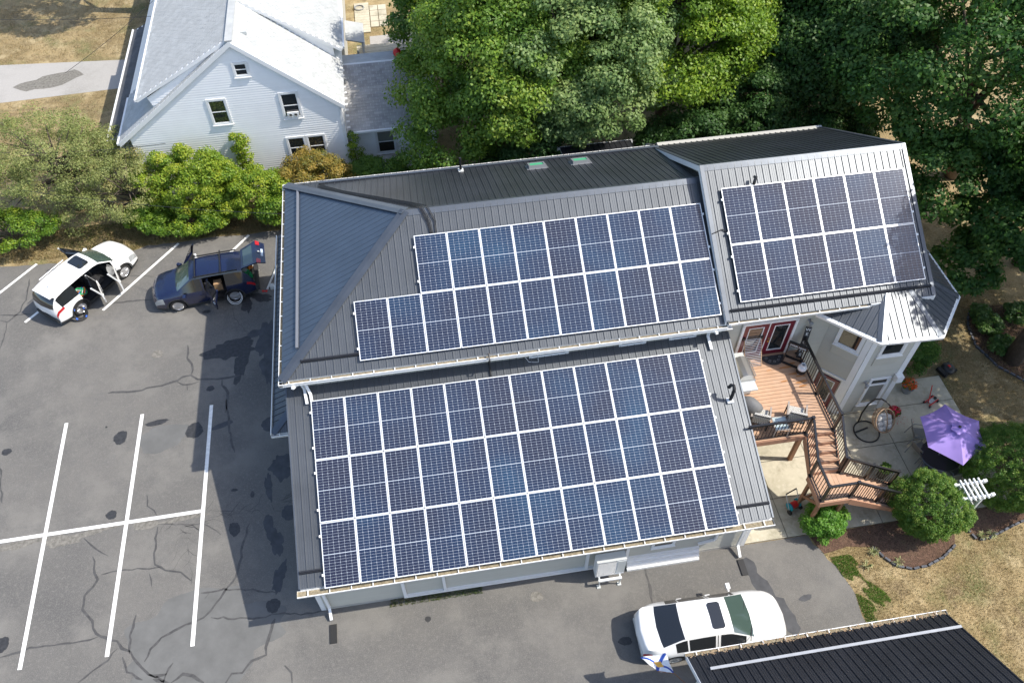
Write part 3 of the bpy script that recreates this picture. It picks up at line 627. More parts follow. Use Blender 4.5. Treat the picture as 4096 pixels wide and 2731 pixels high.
for x, s_ in ((QX0, 1), (QX1, -1)):
    for (ya, za), (yb, zb) in (((qy, RZ(qy)), (9.385, 8.5215)), ((9.385, 8.5215), (qb, RZB(qb)))):
        MB().slab([(x - s_ * .012, ya, za + .01), (x - s_ * .012, yb, zb + .01), (x - s_ * .012, yb, zb - .20), (x - s_ * .012, ya, za - .20)], (-s_, 0, 0), .03).build('rake_fascia', 'white', house, world=True)
        MB().bar((x + s_ * .05, ya, za + .03), (x + s_ * .05, yb, zb + .03), .13, .025).build('rake_trim', 'roof_trim', house, world=True)
snow((QX0 + .3, 14.3, zt(RZB, 14.3)), (QX1 - .02, 14.3, zt(RZB, 14.3)), 'bar_grey', .12)
gutter(house, [(15.42, 4.885, 5.79), (20.15, 4.885, 5.79)], [(0, -1, 0)], w=.13)
MB().slab([(20.2, 4.93, RZ(qy) - .01), (22.4, 4.93, RZ(qy) - .01), (22.4, 4.93, RZ(qy) - .20), (20.2, 4.93, RZ(qy) - .20)], (0, -1, 0), .03).build('fascia', 'white', house, world=True)
MB().slab([(15.4, 4.95, 5.66), (22.38, 4.95, 5.66), (22.38, 5.6, 5.66), (15.4, 5.6, 5.66)], (0, 0, 1), .03).build('soffit', 'white', house, world=True)
wr = wall_box([(15.62, 5.56), (22.1, 5.56), (22.1, 14.3), (15.62, 14.3)], 0, 5.65)
for x, n_ in ((15.62, -1), (22.1, 1)):
    MB().slab([(x, 5.56, 5.6), (x, 14.3, 5.45), (x, 9.385, 8.42)], (n_, 0, 0), .1).build('gable_wall', 'wall_core', house, world=True)
siding(wr, (15.62, 5.56, 0), (1, 0, 0), [(0, .1), (4.0, .1), (4.0, 5.62), (0, 5.62)], .105, nrm=(0, -1, 0), skip=[(.66, 2.62, 3.0, 4.84)])
siding(wr, (15.62, 5.56, 0), (0, 1, 0), [(0, 5.3), (8.74, 5.3), (8.7, 5.4), (3.83, 8.35), (0, 5.65)], .105, nrm=(-1, 0, 0))
siding(wr, (22.1, 5.56, 0), (0, 1, 0), [(0, .1), (8.74, .1), (8.74, 5.4), (3.83, 8.35), (0, 5.65)], .21, nrm=(1, 0, 0))

# tower with eight-sided roof
v1, v2, v3, v4_, v5 = PO(1875, 722, 5.3), PO(2025, 790, 5.3), PO(2168, 775, 5.3), PO(2205, 682, 5.3), PO(2130, 575, 5.3)
v6 = V((v3.x, 9.1, 5.3)); apex = V(((v2.x + v3.x) / 2, (v3.y + 9.1) / 2, 5.3 + .43 * (9.1 - v3.y) / 2))
print('tower', v1, v2, v3, v4_, v5, apex)
ring = [v1, v2, v3, v4_, v5, v6]
for k, (a, b) in enumerate(zip(ring, ring[1:])):
    uu = (b - a).normalized(); cn = apex - a; foot = uu * cn.dot(uu); vv = (cn - foot).normalized()
    ins = .09; a2, b2 = a + vv * ins, b + vv * ins; Lr = (cn - foot).length
    d = roof_deck(house, [a, b, apex], .08, 'white', 'tower_roof')
    roof_sheets(d, a, uu, vv, [(ins * foot.length / Lr, ins), ((b - a).length - ins * ((b - a).length - foot.length) / Lr, ins), (foot.length, Lr)], 'roof')
    nrm = uu.cross(vv); out = -vv.copy(); out.z = 0; out.normalize()
    gutter(house, [a + out * .02, b + out * .02], [out], w=.11, brackets=.45)
for k, a in enumerate(ring[1:-1]):
    i = k + 1; p_ = (ring[i - 1] - a).normalized(); q_ = (ring[i + 1] - a).normalized(); h_ = (apex - a).normalized()
    s1 = (p_ - h_ * p_.dot(h_)); s2 = (q_ - h_ * q_.dot(h_)); cap(house, a + h_ * .06, apex, .15, name='hip_cap', side1=s1, side2=s2)
T = [V((19.55, 5.55, 0)), V((20.6, 4.5, 0)), V((22.42, 4.5, 0)), V((23.0, 5.15, 0)), V((23.0, 7.4, 0)), V((22.42, 8.2, 0)), V((20.6, 8.2, 0)), V((19.55, 7.85, 0))]
wt = wall_box([(p.x, p.y) for p in T], 0, 5.24)
for (a, b), ol in zip(zip(T[:5], T[1:6]), range(5)):
    L = (b - a).length; d = (b - a).normalized(); n_ = V((d.y, -d.x, 0)); siding(wt, a, d, [(0, .04), (L, .04), (L, 5.2), (0, 5.2)], .105 if ol < 3 else .21, nrm=n_)
    if ol < 2: MB().slab([a + V((0, 0, 5.2)) + n_ * .72, b + V((0, 0, 5.2)) + n_ * .72, b + V((0, 0, 5.2)), a + V((0, 0, 5.2))], (0, 0, 1), .03).build('soffit', 'white', house, world=True)
    for p_, s_ in ((a, 1), (b, -1)):
        if (p_ - T[0]).length < .1: continue
        c_ = p_ + d * s_ * .10; MB().slab([c_ - d * .10 + n_ * .028, c_ + d * .10 + n_ * .028, c_ + d * .10 + n_ * .028 + V((0, 0, 5.2)), c_ - d * .10 + n_ * .028 + V((0, 0, 5.2))], n_, .028).build('corner_board', 'white', house, world=True)
d12 = (T[1] - T[0]).normalized(); n12 = V((d12.y, -d12.x, 0)); m12 = (T[0] + T[1]) / 2
def apron(c, u, n, w, h):
    mb = MB(); u = V(u); Z = V((0, 0, 1))
    for k, (s_, pr) in enumerate(((1, .026), (.80, .012))):
        q = [c + u * x * w / 2 * s_ + Z * z * h / 2 * (s_ - .08 * k) + n * (.02 + pr * (1 - k) + .022 * k) for x, z in ((-1, -1), (1, -1), (1, 1), (-1, 1))]
        mb.slab(q, n, .03)
    mb.build('apron_panel', 'siding', house, world=True)
wc = m12 + d12 * .06
window(house, wc + V((0, 0, 4.02)), d12, n12, .90, 1.05, fr=.09, proud=.06); apron(wc + V((0, 0, 3.22)), d12, n12, .86, .40)
window(house, V((21.48, 4.5, 3.95)), V((1, 0, 0)), V((0, -1, 0)), .92, 1.05, fr=.09, proud=.06); apron(V((21.45, 4.5, 3.15)), V((1, 0, 0)), V((0, -1, 0)), .90, .40)
window(house, V((21.68, 4.5, 1.27)), V((1, 0, 0)), V((0, -1, 0)), .80, 1.66, kind='single', fr=.08, gl='glass_lt', proud=.06)
MB().box((21.68, 4.455, 1.72), (.70, .05, .05)).build('window_sash', 'white', house, world=True)
MB().slab([V((21.37, 4.47, 1.76)), V((21.99, 4.47, 1.76)), V((21.99, 4.47, 2.0)), V((21.37, 4.47, 2.0))], (0, -1, 0), .01).build('pane', 'glass', house, world=True)
apron(V((21.68, 4.5, .22)), V((1, 0, 0)), V((0, -1, 0)), .86, .34)
MB().box((22.28, 4.36, 2.10), (.26, .22, .30)).build('utility_box', 'white', house, world=True)
def wall_lamp(c, n, u):
    c = V(c); n = V(n); l = MB().lathe(c + n * .01, [(.05, -.04), (.06, 0), (.05, .04)], 12).bar(c, c + n * .16 + V((0, 0, .06)), .025).lathe(c + n * .16 + V((0, 0, -.16)), [(.035, 0), (.05, .02), (.07, .16), (.08, .18), (.02, .24)], 6)
    g = l.build('wall_lamp', 'grey', house, world=True); MB().lathe(c + n * .16 + V((0, 0, -.13)), [(.032, 0), (.048, .12)], 8).build('lamp_glass', 'ltgrey', g, world=True)
wall_lamp(PY(*c4(1520, 190), 5.54), (0, -1, 0), (1, 0, 0)); wall_lamp((21.12, 4.48, 1.95), (0, -1, 0), (1, 0, 0))

# upper double door on the deck
D0 = 3.0
def door_leaf(root, c, u, n, w, h, hinge='door_leaf', gx=.16, gz0=.22, gz1=.16):
    u = V(u); n = V(n); Z = V((0, 0, 1)); c = V(c)
    def bx(mb, x0, x1, z0, z1, a, b): mb.slab([c + u * x0 + Z * z0 + n * b, c + u * x1 + Z * z0 + n * b, c + u * x1 + Z * z1 + n * b, c + u * x0 + Z * z1 + n * b], n, b - a)
    mb = MB(); W2 = w / 2; bx(mb, -W2, -W2 + gx, 0, h, 0, .045); bx(mb, W2 - gx, W2, 0, h, 0, .045); bx(mb, -W2 + gx, W2 - gx, 0, gz0, 0, .045); bx(mb, -W2 + gx, W2 - gx, h - gz1, h, 0, .045)
    l = mb.build(hinge, 'red', root, world=True)
    mb = MB(); e = .03; x0, x1, z0, z1 = -W2 + gx, W2 - gx, gz0, h - gz1
    bx(mb, x0, x0 + e, z0, z1, 0, .055); bx(mb, x1 - e, x1, z0, z1, 0, .055); bx(mb, x0 + e, x1 - e, z0, z0 + e, 0, .055); bx(mb, x0 + e, x1 - e, z1 - e, z1, 0, .055); mb.build('glazing_bead', 'white', l, world=True)
    mb = MB(); bx(mb, x0 + e, x1 - e, z0 + e, z1 - e, 0, .03); mb.build('pane', 'glass', l, world=True); return l
for cx in (16.84, 17.74):
    l = door_leaf(house, (cx, 5.545, D0 + .03), (1, 0, 0), (0, -1, 0), .86, 1.74, 'door')
    if cx > 17: MB().lathe((17.38, 5.44, D0 + .86), [(.0, -.03), (.03, -.02), (.035, 0), (.03, .02), (0, .03)], 10).lathe((17.38, 5.46, D0 + .98), [(0, -.025), (.025, 0), (0, .025)], 8).build('door_knob', 'gold', l, world=True)
tr = MB()
for x in (16.36, 18.22): tr.box((x, 5.51, D0 + .9), (.09, .07, 1.8))
tr.box((17.29, 5.51, D0 + 1.83), (1.95, .07, .09)).box((17.29, 5.52, D0 + .9), (.035, .05, 1.75)); tr.build('door_frame', 'white', house, world=True)
# lower red door in the slanted tower face
lc = m12 + d12 * .02
door_leaf(house, lc + n12 * .02 + d12 * -.02, d12, n12, .80, 1.80, 'door', .14, .45, .12)
mb = MB()
for s_ in (-1, 1): mb.slab([lc + d12 * (s_ * .47 + a) + V((0, 0, z)) + n12 * .05 for a, z in ((-.05, 0), (.05, 0), (.05, 1.9), (-.05, 1.9))], n12, .05)
mb.slab([lc + d12 * a + V((0, 0, z)) + n12 * .05 for a, z in ((-.52, 1.9), (.52, 1.9), (.52, 2.0), (-.52, 2.0))], n12, .05).build('door_frame', 'white', house, world=True)
# roof pieces
def curb(x, y, w=.62, h=.50):
    z = MZB(y); t = V((0, math.cos(t2b), -math.sin(t2b))); n_ = V((0, math.sin(t2b), math.cos(t2b))); c = V((x, y, z)); u = V((1, 0, 0))
    f = MB(); q = lambda a, b, e: c + u * a + t * b + n_ * e
    for a0, a1, b0, b1 in ((-w / 2, -w / 2 + .06, -h / 2, h / 2), (w / 2 - .06, w / 2, -h / 2, h / 2), (-w / 2 + .06, w / 2 - .06, -h / 2, -h / 2 + .06), (-w / 2 + .06, w / 2 - .06, h / 2 - .06, h / 2)):
        f.slab([q(a0, b0, .14), q(a1, b0, .14), q(a1, b1, .14), q(a0, b1, .14)], n_, .14)
    f.slab([q(-w / 2 - .08, -h / 2 - .08, .028), q(w / 2 + .08, -h / 2 - .08, .028), q(w / 2 + .08, h / 2 + .08, .028), q(-w / 2 - .08, h / 2 + .08, .028)], n_, .02)
    s = f.build('skylight', mat('skylight_frame', (.19, .20, .21), .45) if 'skylight_frame' not in bpy.data.materials else bpy.data.materials['skylight_frame'], house, world=True)
    MB().slab([q(-w / 2 + .05, -h / 2 + .05, .12), q(w / 2 - .05, -h / 2 + .05, .12), q(w / 2 - .05, h / 2 - .05, .12), q(-w / 2 + .05, h / 2 - .05, .12)], n_, .02).build('pane', 'glass_g', s, world=True)
curb(10.58, 12.8); curb(12.21, 12.8)
def boot(c, m_='white'): return MB().box(c, (.20, .20, .05)).lathe(V(c) + V((0, 0, .02)), [(.09, 0), (.06, .05)], 12).build('pipe_flashing', m_, house, world=True)
b_ = boot((7.84, 13.4, MZB(13.4) + .03), 'ltgrey'); MB().tube([(7.84, 13.4, MZB(13.4)), (7.84, 13.4, MZB(13.4) + .62)], .045, 10).build('vent_pipe', 'black', house, world=True)
boot((15.2, 3.12, LZ(3.12) + .04)); MB().tube([(15.2, 3.12, LZ(3.12)), (15.22, 3.12, 4.5), (15.23, 3.14, 4.72), (15.22, 3.22, 4.80), (15.16, 3.28, 4.76), (15.12, 3.30, 4.62)], .055, 12).build('vent_pipe', 'black', house, world=True)
vb_ = P(3045, 693, 8.0); vb_ = V((16.98, 8.62, RZ(8.62))); boot(vb_ + V((0, 0, .04))); MB().tube([vb_, vb_ + V((0, 0, .26)), vb_ + V((.05, .07, .36)), vb_ + V((.02, .14, .32))], .05, 10).build('vent_pipe', 'black', house, world=True)
# conduits over the ridge
def mpt(x, y): return V((x, y, (MZ(y) if y < 9.385 else MZB(y))))
for k in range(6):
    o = k * .040; gp = .08 if k > 3 else 0
    pts = [(2.62 + o, 14.15), (2.60 + o, 13.2)]
    path = [mpt(2.62 + o, 14.15) + V((0, 0, .05)), mpt(2.62 + o, 13.2 + o * .3) + V((0, 0, .06))]
    for tt in (.25, .5, .75, .97): path.append(V((2.62, 12.95, 0)).lerp(V((5.95, 9.75, 0)), tt) + V((o * .75, o * .75, 0)) + V((0, 0, MZB(12.95 + (9.75 - 12.95) * tt + o * .75) + .055)))
    path += [V((6.12 + o + gp, 9.40, 8.12)), V((6.32 + o + gp, 8.95, MZ(8.95) + .07)), V((6.45 + (o + gp) * .3, 8.2, MZ(8.2) + .05)), V((6.47 + (o + gp) * .15, 7.75, MZ(7.75) + .04))]
    MB().tube(path, .011, 6).build('conduit', 'black', house, world=True)
MB().tube([(15.35, 7.4, RZ(7.4) + .06), (15.7, 7.5, RZ(7.5) + .05), (16.0, 7.3, RZ(7.3) + .05)], .018, 6).build('conduit', 'black', house, world=True)
MB().tube([(7.7, 5.0, 5.75), (7.7, 4.8, 5.68), (7.7, 4.82, 5.5), (7.72, 5.22, 5.35), (7.72, 5.2, 4.95), (7.72, 4.9, LZ(4.9) + .06), (7.74, 4.55, LZ(4.55) + .06)], .028, 6).build('conduit', 'black', house, world=True)
MB().tube([(8.9, 5.3, 4.92), (9.0, 5.15, 4.84), (9.3, 5.1, 4.83), (9.32, 5.28, 5.0)], .01, 5).build('cable', 'white', house, world=True)
# small porch roof at the back
pz = 4.3
pb = roof_deck(house, [(12.2, 15.3, pz + .2), (15.2, 15.3, pz + .2), (15.2, 16.3, pz), (12.2, 16.3, pz)][::-1], .08, 'white', 'porch_roof'); roof_sheets(pb, (12.2, 16.3, pz), (1, 0, 0), (0, -1, .2), [(0, 0), (3.0, 0), (3.0, 2.2), (0, 2.2)], 'roof_black')
gutter(house, [(12.1, 16.35, pz), (15.3, 16.35, pz)], [(0, 1, 0)], w=.12, debris=None)
wall_box([(12.4, 13.8), (15.1, 13.8), (15.1, 16.0), (12.4, 16.0)], 0, pz - .05)

# ================================================================== SOLAR PANELS
def panel_meshes():
    w, h, f, th_ = 1.030, 1.877, .022, .035
    fr = MB()
    for a in ((f / 2, h / 2, f, h), (w - f / 2, h / 2, f, h), (w / 2, f / 2, w - 2 * f, f), (w / 2, h - f / 2, w - 2 * f, f)): fr.box((a[0], a[1], -th_ / 2), (a[2], a[3], th_))
    bs = MB().box((w / 2, h / 2, -.009), (w - 2 * f, h - 2 * f, .006))
    ce = MB(); mg = .010; gap = .0062; iw = w - 2 * f - 2 * mg; ih = (h - 2 * f - 2 * mg - .024) / 2
    cw = (iw - 5 * gap) / 6; ch = (ih - 10 * gap) / 11; c = .011
    for half in range(2):
        y0 = f + mg + half * (ih + .024)
        for i in range(6):
            for j in range(11):
                x = f + mg + i * (cw + gap); y = y0 + j * (ch + gap); z = -.0035
                if j % 2 == 0: q = [(x + c, y), (x + cw - c, y), (x + cw, y + c), (x + cw, y + ch), (x, y + ch), (x, y + c)]
                else: q = [(x, y), (x + cw, y), (x + cw, y + ch - c), (x + cw - c, y + ch), (x + c, y + ch), (x, y + ch - c)]
                ce.poly([(a, b, z) for a, b in q])
    jb = MB().box((w / 2, h / 2, -.03), (.3, .08, .03))
    return fr.mesh('frame', 'frame'), bs.mesh('backsheet', 'backsheet'), ce.mesh('solar_cells', 'cell'), jb.mesh('junction_box', 'black')
FR_, BS_, CE_, JB_ = panel_meshes()
ORD = ['first', 'second', 'third', 'fourth', 'fifth', 'sixth', 'seventh', 'eighth', 'ninth', 'tenth', 'eleventh', 'twelfth']
def solar(x0, y0, z0, t, i, j, label, group):
    v_ = V((0, math.cos(t), math.sin(t))); o = thing('solar_panel', label, 'solar panel', V((x0 + i * 1.045, y0, z0)) + v_ * (j * 1.8919), 0, group)
    o.rotation_euler = (t, 0, 0)
    for nm, me in (('frame', FR_), ('backsheet', BS_), ('solar_cells', CE_), ('junction_box', JB_)): inst(nm, me, o, Matrix.Identity(4))
    return o
def rails(x0, y0, z0, t, cols, j, i0=0):
    v_ = V((0, math.cos(t), math.sin(t))); n_ = V((0, -math.sin(t), math.cos(t)))
    for fz in (.38, 1.5):
        b = V((x0 + i0 * 1.045, y0, z0)) + v_ * (j * 1.8919 + fz) - n_ * .055; e = b + V((cols * 1.045 - .015, 0, 0))
        r_ = MB().bar(b - V((.05, 0, 0)), e + V((.05, 0, 0)), .04, .04, up=n_).build('mounting_rail', 'alu', house, world=True)
        for q in (b - V((.025, 0, 0)), e + V((.025, 0, 0))): MB().bar(q - v_ * .035 + n_ * .03, q + v_ * .035 + n_ * .03, .05, .07, up=n_).build('rail_clamp', 'gutter', r_, world=True)
        for k in range(int(cols * 1.045 / .9)): MB().box(b + V((.3 + k * .9, 0, -.05)), (.05, .06, .06)).build('rail_foot', 'alu', r_, world=True)
rows = {3: ['bottom', 'middle', 'top'], 2: ['lower', 'upper']}
for j in range(3):
    for i in range(12): solar(2.02974, -.55555, 2.87224, .35068, i, j, f'{ORD[i]} solar panel from the left in the {rows[3][j]} row of the lowest roof array', 'solar panels on the lower shed roof')
    rails(2.02974, -.55555, 2.87224, .35068, 12, j)
for j in range(2):
    for i in range(2 if j else 0, 11): solar(3.75514, 5.19961, 5.9398, .48857, i, j, f'{ORD[i - (2 if j else 0)]} solar panel from the left in the {rows[2][j]} row of the middle roof array', 'solar panels on the middle roof')
    rails(3.75514, 5.19961, 5.9398, .48857, 9 if j else 11, j, 2 if j else 0)
for j in range(2):
    for i in range(6): solar(15.86141, 5.36725, 6.23252, .54597, i, j, f'{ORD[i]} solar panel from the left in the {rows[2][j]} row of the right roof array', 'solar panels on the right roof')
    rails(15.86141, 5.36725, 6.23252, .54597, 6, j)
# ================================================================== VEHICLES
def lerp_tab(tab, x):
    if x <= tab[0][0]: return tab[0][1]
    for (a, b), (c, d) in zip(tab, tab[1:]):
        if x <= c:
            t = (x - a) / (c - a); return b + (d - b) * t
    return tab[-1][1]
def smooth_tab(tab, x, k=.06): return (lerp_tab(tab, x - k) + 2 * lerp_tab(tab, x) + lerp_tab(tab, x + k)) / 4
def carpaint(name, c, metal=0.):
    m = mat(name, c, .22, metal=metal, spec=.6, coat=.9); return m
M['paint_white'] = carpaint('pearl_white_paint', (.80, .80, .79)); M['paint_navy'] = carpaint('navy_paint', (.005, .010, .042))
M['windscreen'] = glass_mat('green_windscreen', (.050, .078, .068), .06); M['tint'] = glass_mat('tinted_glass', (.012, .013, .014), .03)
M['lamp_red'] = mat('tail_lamp', (.42, .008, .012), .15, spec=.7, coat=.8); M['lamp_clear'] = mat('head_lamp', (.42, .44, .45), .08, metal=.3, coat=1)
M['interior'] = mat('dark_interior', (.022, .022, .024), .8, var=.3, vs=8); M['alloy'] = mat('alloy_wheel', (.55, .55, .56), .3, metal=.7)
M['cladding'] = mat('plastic_cladding', (.03, .031, .033), .65)
M['plate'] = mat('number_plate', (.5, .6, .7), .5)
def car(name, label, loc, rz, sp, paint, sc=.925):
    root = thing(name, label, 'car', loc, rz); root.scale = (sc, sc, sc)
    L, W_ = sp['L'], sp['W'] / 2; xs = set([-L / 2, L / 2]); n = int(L / .055)
    for i in range(n + 1): xs.add(-L / 2 + L * i / n)
    for k in (.01, .03, .07, .13): xs.add(L / 2 - k); xs.add(-L / 2 + k)
    for d in sp['doors']: xs |= {d[0], d[1]}
    xs = sorted(xs); ra = sp['ra']
    def half_w(x, fac=1.):
        e = max(0, (abs(x) - (L / 2 - sp.get('round', .55))) / sp.get('round', .55)); return W_ * fac * (1 - sp.get('taper', .20) * e ** 2.4)
    def sect(x):
        belt = smooth_tab(sp['belt'], x); top = max(smooth_tab(sp['top'], x, .05), belt + .012); wr = smooth_tab(sp['wr'], x)
        w = half_w(x); zb = .21; arch = False
        for xw in sp['wheels']:
            if abs(x - xw) < ra: zb = max(zb, sp['rw'] + math.sqrt(ra * ra - (x - xw) ** 2) * 1.0); arch = True
        zb = min(zb, belt - .14); s1 = max(.34, zb + .02); m_ = max(.34 + (belt - .34) * .45, s1 + .02); sh = max(belt - .11, m_ + .02); h = top - belt; wr = min(wr, w * .97)
        return [(w * .955, zb), (w * .985, s1), (w, m_), (w * .99, sh), (w * .945, belt), (w * .945 + (wr - w * .945) * .86, belt + h * .84), (wr, belt + h * .95), (wr * .72, top), (0, top + .018)]
    S = [sect(x) for x in xs]; doors = {}
    parts = {}
    BOW = sp.get('bow', .20); WM = W_
    def bw(v): u_ = max(-1, min(1, v[0] / (L / 2))); return (v[0] + BOW * u_ * (1 - (v[1] / WM) ** 2 - .45), v[1], v[2])
    def put(key, vs):
        mb = parts.setdefault(key, MB()); mb.add([bw(v) for v in vs], [(0, 1, 2, 3)])
    rg = sp['rear_glass']; wg = sp['windscreen']; sg = sp['side_glass']; gone = sp.get('gone', lambda x, k: False)
    for i in range(len(xs) - 1):
        x0, x1 = xs[i], xs[i + 1]; xm = (x0 + x1) / 2
        for sd in (1, -1):
            for k in range(8):
                if gone(xm, k): continue
                a, b, c, d = S[i][k], S[i + 1][k], S[i + 1][k + 1], S[i][k + 1]
                vs = [(x0, a[0] * sd, a[1]), (x1, b[0] * sd, b[1]), (x1, c[0] * sd, c[1]), (x0, d[0] * sd, d[1])]
                if sd > 0: vs = vs[::-1]
                key = 'body'; dr = None
                for q, dd in enumerate(sp['doors']):
                    if dd[0] - 1e-6 <= xm <= dd[1] + 1e-6 and 1 <= k <= 4: dr = q
                if k == 0 and sp.get('clad'): key = 'cladding'
                if k == 4 and sg[0] < xm < sg[1] and S[i][8][1] - S[i][4][1] > .16: key = 'side_glass'
                if k >= 6 and wg[0] < xm < wg[1]: key = 'windscreen'
                if k >= 6 and rg[0] < xm < rg[1]: key = 'rear_glass'
                if k in (2, 3) and xm > sp['hl'] and not dr: key = 'head'
                if k in sp.get('tlk', (3,)) and xm < sp['tl']: key = 'tail'
                if dr is not None:
                    st = 'window' if (k == 4 and xm > sp['doors'][dr][0] + .07 and xm < sp['doors'][dr][1] - .05 and key == 'side_glass') else 'skin'
                    doors.setdefault((dr, sd), []).append((st, vs)); continue
                put((key, (sd if xm > -.9 else sd * 2) if key == 'side_glass' else sd if key in ('head', 'tail') else 0), vs)
    for e, x in ((0, xs[0]), (-1, xs[-1])):
        s = S[e]; pts = [bw((x, y, z)) for y, z in s] + [bw((x, -y, z)) for y, z in s[-2::-1]]
        if not (e == 0 and sp.get('open_rear')):
            parts[('body', 0)].poly(pts if e == -1 else pts[::-1])
        else:
            lo = [p_ for p_ in pts if p_[2] < .62]; parts[('body', 0)].poly(lo[::-1])
    nm = {'body': ('body', paint), 'cladding': ('sill_cladding', 'cladding'), 'windscreen': ('windscreen', 'windscreen'), 'rear_glass': ('rear_window', sp.get('rgm', 'tint')), 'side_glass': ('side_window', 'tint'), 'head': ('headlight', 'lamp_clear'), 'tail': ('tail_light', 'lamp_red')}
    body = None
    for (key, sd), mb in parts.items():
        n_, m_ = nm[key]; o = mb.build(n_, m_, root); weld(o)
        if key == 'body': body = o
    # doors, hinged at their front edge
    for (dr, sd), fl in doors.items():
        x0, x1, ang = bw((sp['doors'][dr][0], WM, 0))[0], bw((sp['doors'][dr][1], WM, 0))[0], sp['doors'][dr][2 if sd > 0 else 3]
        hy = half_w(x1) * .97 * sd
        for st in ('skin', 'window'):
            mb = MB(); T_ = .06 if st == 'skin' else .012
            q = [[bw(v) for v in vs] for s_, vs in fl if s_ == st]
            if not q: continue
            vv = {}; cnt = {}
            for vs in q:
                ids = [tuple(round(c, 4) for c in v) for v in vs]
                for a, b in zip(ids, ids[1:] + ids[:1]): cnt[(a, b)] = cnt.get((a, b), 0) + 1
                mb.add([(v[0] - x1, v[1] - hy, v[2]) for v in vs], [(0, 1, 2, 3)])
                if ang: mb.mi(1).add([(v[0] - x1, v[1] - hy - sd * T_, v[2]) for v in vs], [(3, 2, 1, 0)]).mi(0)
            if ang:
                for (a, b), c in cnt.items():
                    if (b, a) not in cnt:
                        mb.add([(a[0] - x1, a[1] - hy, a[2]), (b[0] - x1, b[1] - hy, b[2]), (b[0] - x1, b[1] - hy - sd * T_, b[2]), (a[0] - x1, a[1] - hy - sd * T_, a[2])], [(3, 2, 1, 0)])
            if st == 'skin':
                D_ = mb.build('door', [paint, 'interior'], root); D_.location = (x1, hy, 0); D_.rotation_euler = (0, 0, -sd * R_(ang)); weld(D_, False if ang else True)
                MB().box((-(x1 - x0) + .16, sd * .028, .80), (.17, .03, .03)).build('door_handle', paint if not ang else 'ltgrey', D_)
                if dr == 0 and 'mirror' in sp:
                    MB().box((-.12, sd * .16, .98), (.13, .20, .13)).bar((-.12, sd * .0, .93), (-.12, sd * .1, .95), .05).build('mirror', paint, D_)
            else: mb.build('window', ['tint', 'tint'], D_)
    # wheels
    for xw in sp['wheels']:
        for sd in (1, -1):
            xq = xw; xw = bw((xw, WM, 0))[0]; r = sp['rw']; m4 = Matrix.Translation((xw, sd * (W_ - .125), r)) @ Matrix.Rotation(-sd * math.pi / 2, 4, 'X')
            w_ = MB().lathe(None, [(r * .60, -.11), (r * .93, -.11), (r, -.07), (r, .07), (r * .95, .105), (r * .68, .11), (r * .66, .08), (r * .3, .05), (0, .05)], 30, m4).build('wheel', 'rubber', root, smooth=False)
            rm = MB().lathe(None, [(r * .60, .085), (r * .66, .112), (r * .69, .112), (r * .69, .09)], 30, m4).lathe(None, [(0, .10), (r * .14, .105), (r * .17, .08)], 12, m4)
            for k in range(sp.get('spokes', 5)):
                a = 2 * math.pi * k / sp.get('spokes', 5)
                for o_ in ((-.09, .09) if sp.get('spokes', 5) <= 6 else (0,)): rm.bar(m4 @ V((r * .1 * math.cos(a), r * .1 * math.sin(a), .092)), m4 @ V((r * .66 * math.cos(a + o_), r * .66 * math.sin(a + o_), .098)), .035, .02, up=m4.to_3x3() @ V((0, 0, 1)))
            rm.build('rim', sp.get('rim', 'alloy'), w_)
            if sp.get('clad'):
                a_ = MB(); R1, R2 = ra, ra + .055; N_ = 16; y = sd * (W_ + .004)
                for k in range(N_):
                    t0, t1 = math.pi * k / N_, math.pi * (k + 1) / N_
                    q = [(xw + R1 * math.cos(t0), y, r + R1 * math.sin(t0)), (xw + R2 * math.cos(t0), y, r + R2 * math.sin(t0)), (xw + R2 * math.cos(t1), y, r + R2 * math.sin(t1)), (xw + R1 * math.cos(t1), y, r + R1 * math.sin(t1))]
                    a_.slab(q, (0, sd, 0), .05)
                a_.build('arch_trim', 'cladding', root)
            xw = xq
    # cabin
    cb = MB().box((-.15, 0, .33), (L * .62, W_ * 1.8, .10)).box((sp['wheels'][1] - .42, 0, .72), (.25, W_ * 1.75, .36)); cb.box((0, 0, .45), (1.5, .22, .22))
    cb.build('cabin_floor', 'interior', root)
    for x, ys in ((.12, (.38, -.38)), (-.85, (.38, -.38))):
        for y in ys:
            MB().box((x, y, .56), (.52, .50, .16)).box((x - .28, y, .86), (.16, .48, .62)).box((x - .32, y, 1.20), (.10, .26, .16)).build('seat', sp.get('seatm', 'interior'), root)
    MB().tube([(sp['wheels'][1] - .72 + .10 * math.sin(t), .38 + .18 * math.cos(t), .92 + .15 * math.sin(t)) for t in [2 * math.pi * k / 14 for k in range(15)]], .016, 6).build('steering_wheel', 'black', root)
    return root, S, xs, half_w
def weld(o, smooth=True):
    import bmesh
    bm = bmesh.new(); bm.from_mesh(o.data); bmesh.ops.remove_doubles(bm, verts=bm.verts, dist=.0006)
    if smooth:
        for f in bm.faces: f.smooth = True
        for e in bm.edges:
            if len(e.link_faces) == 2 and e.calc_face_angle(0) > R_(38): e.smooth = False
    bm.to_mesh(o.data); bm.free()

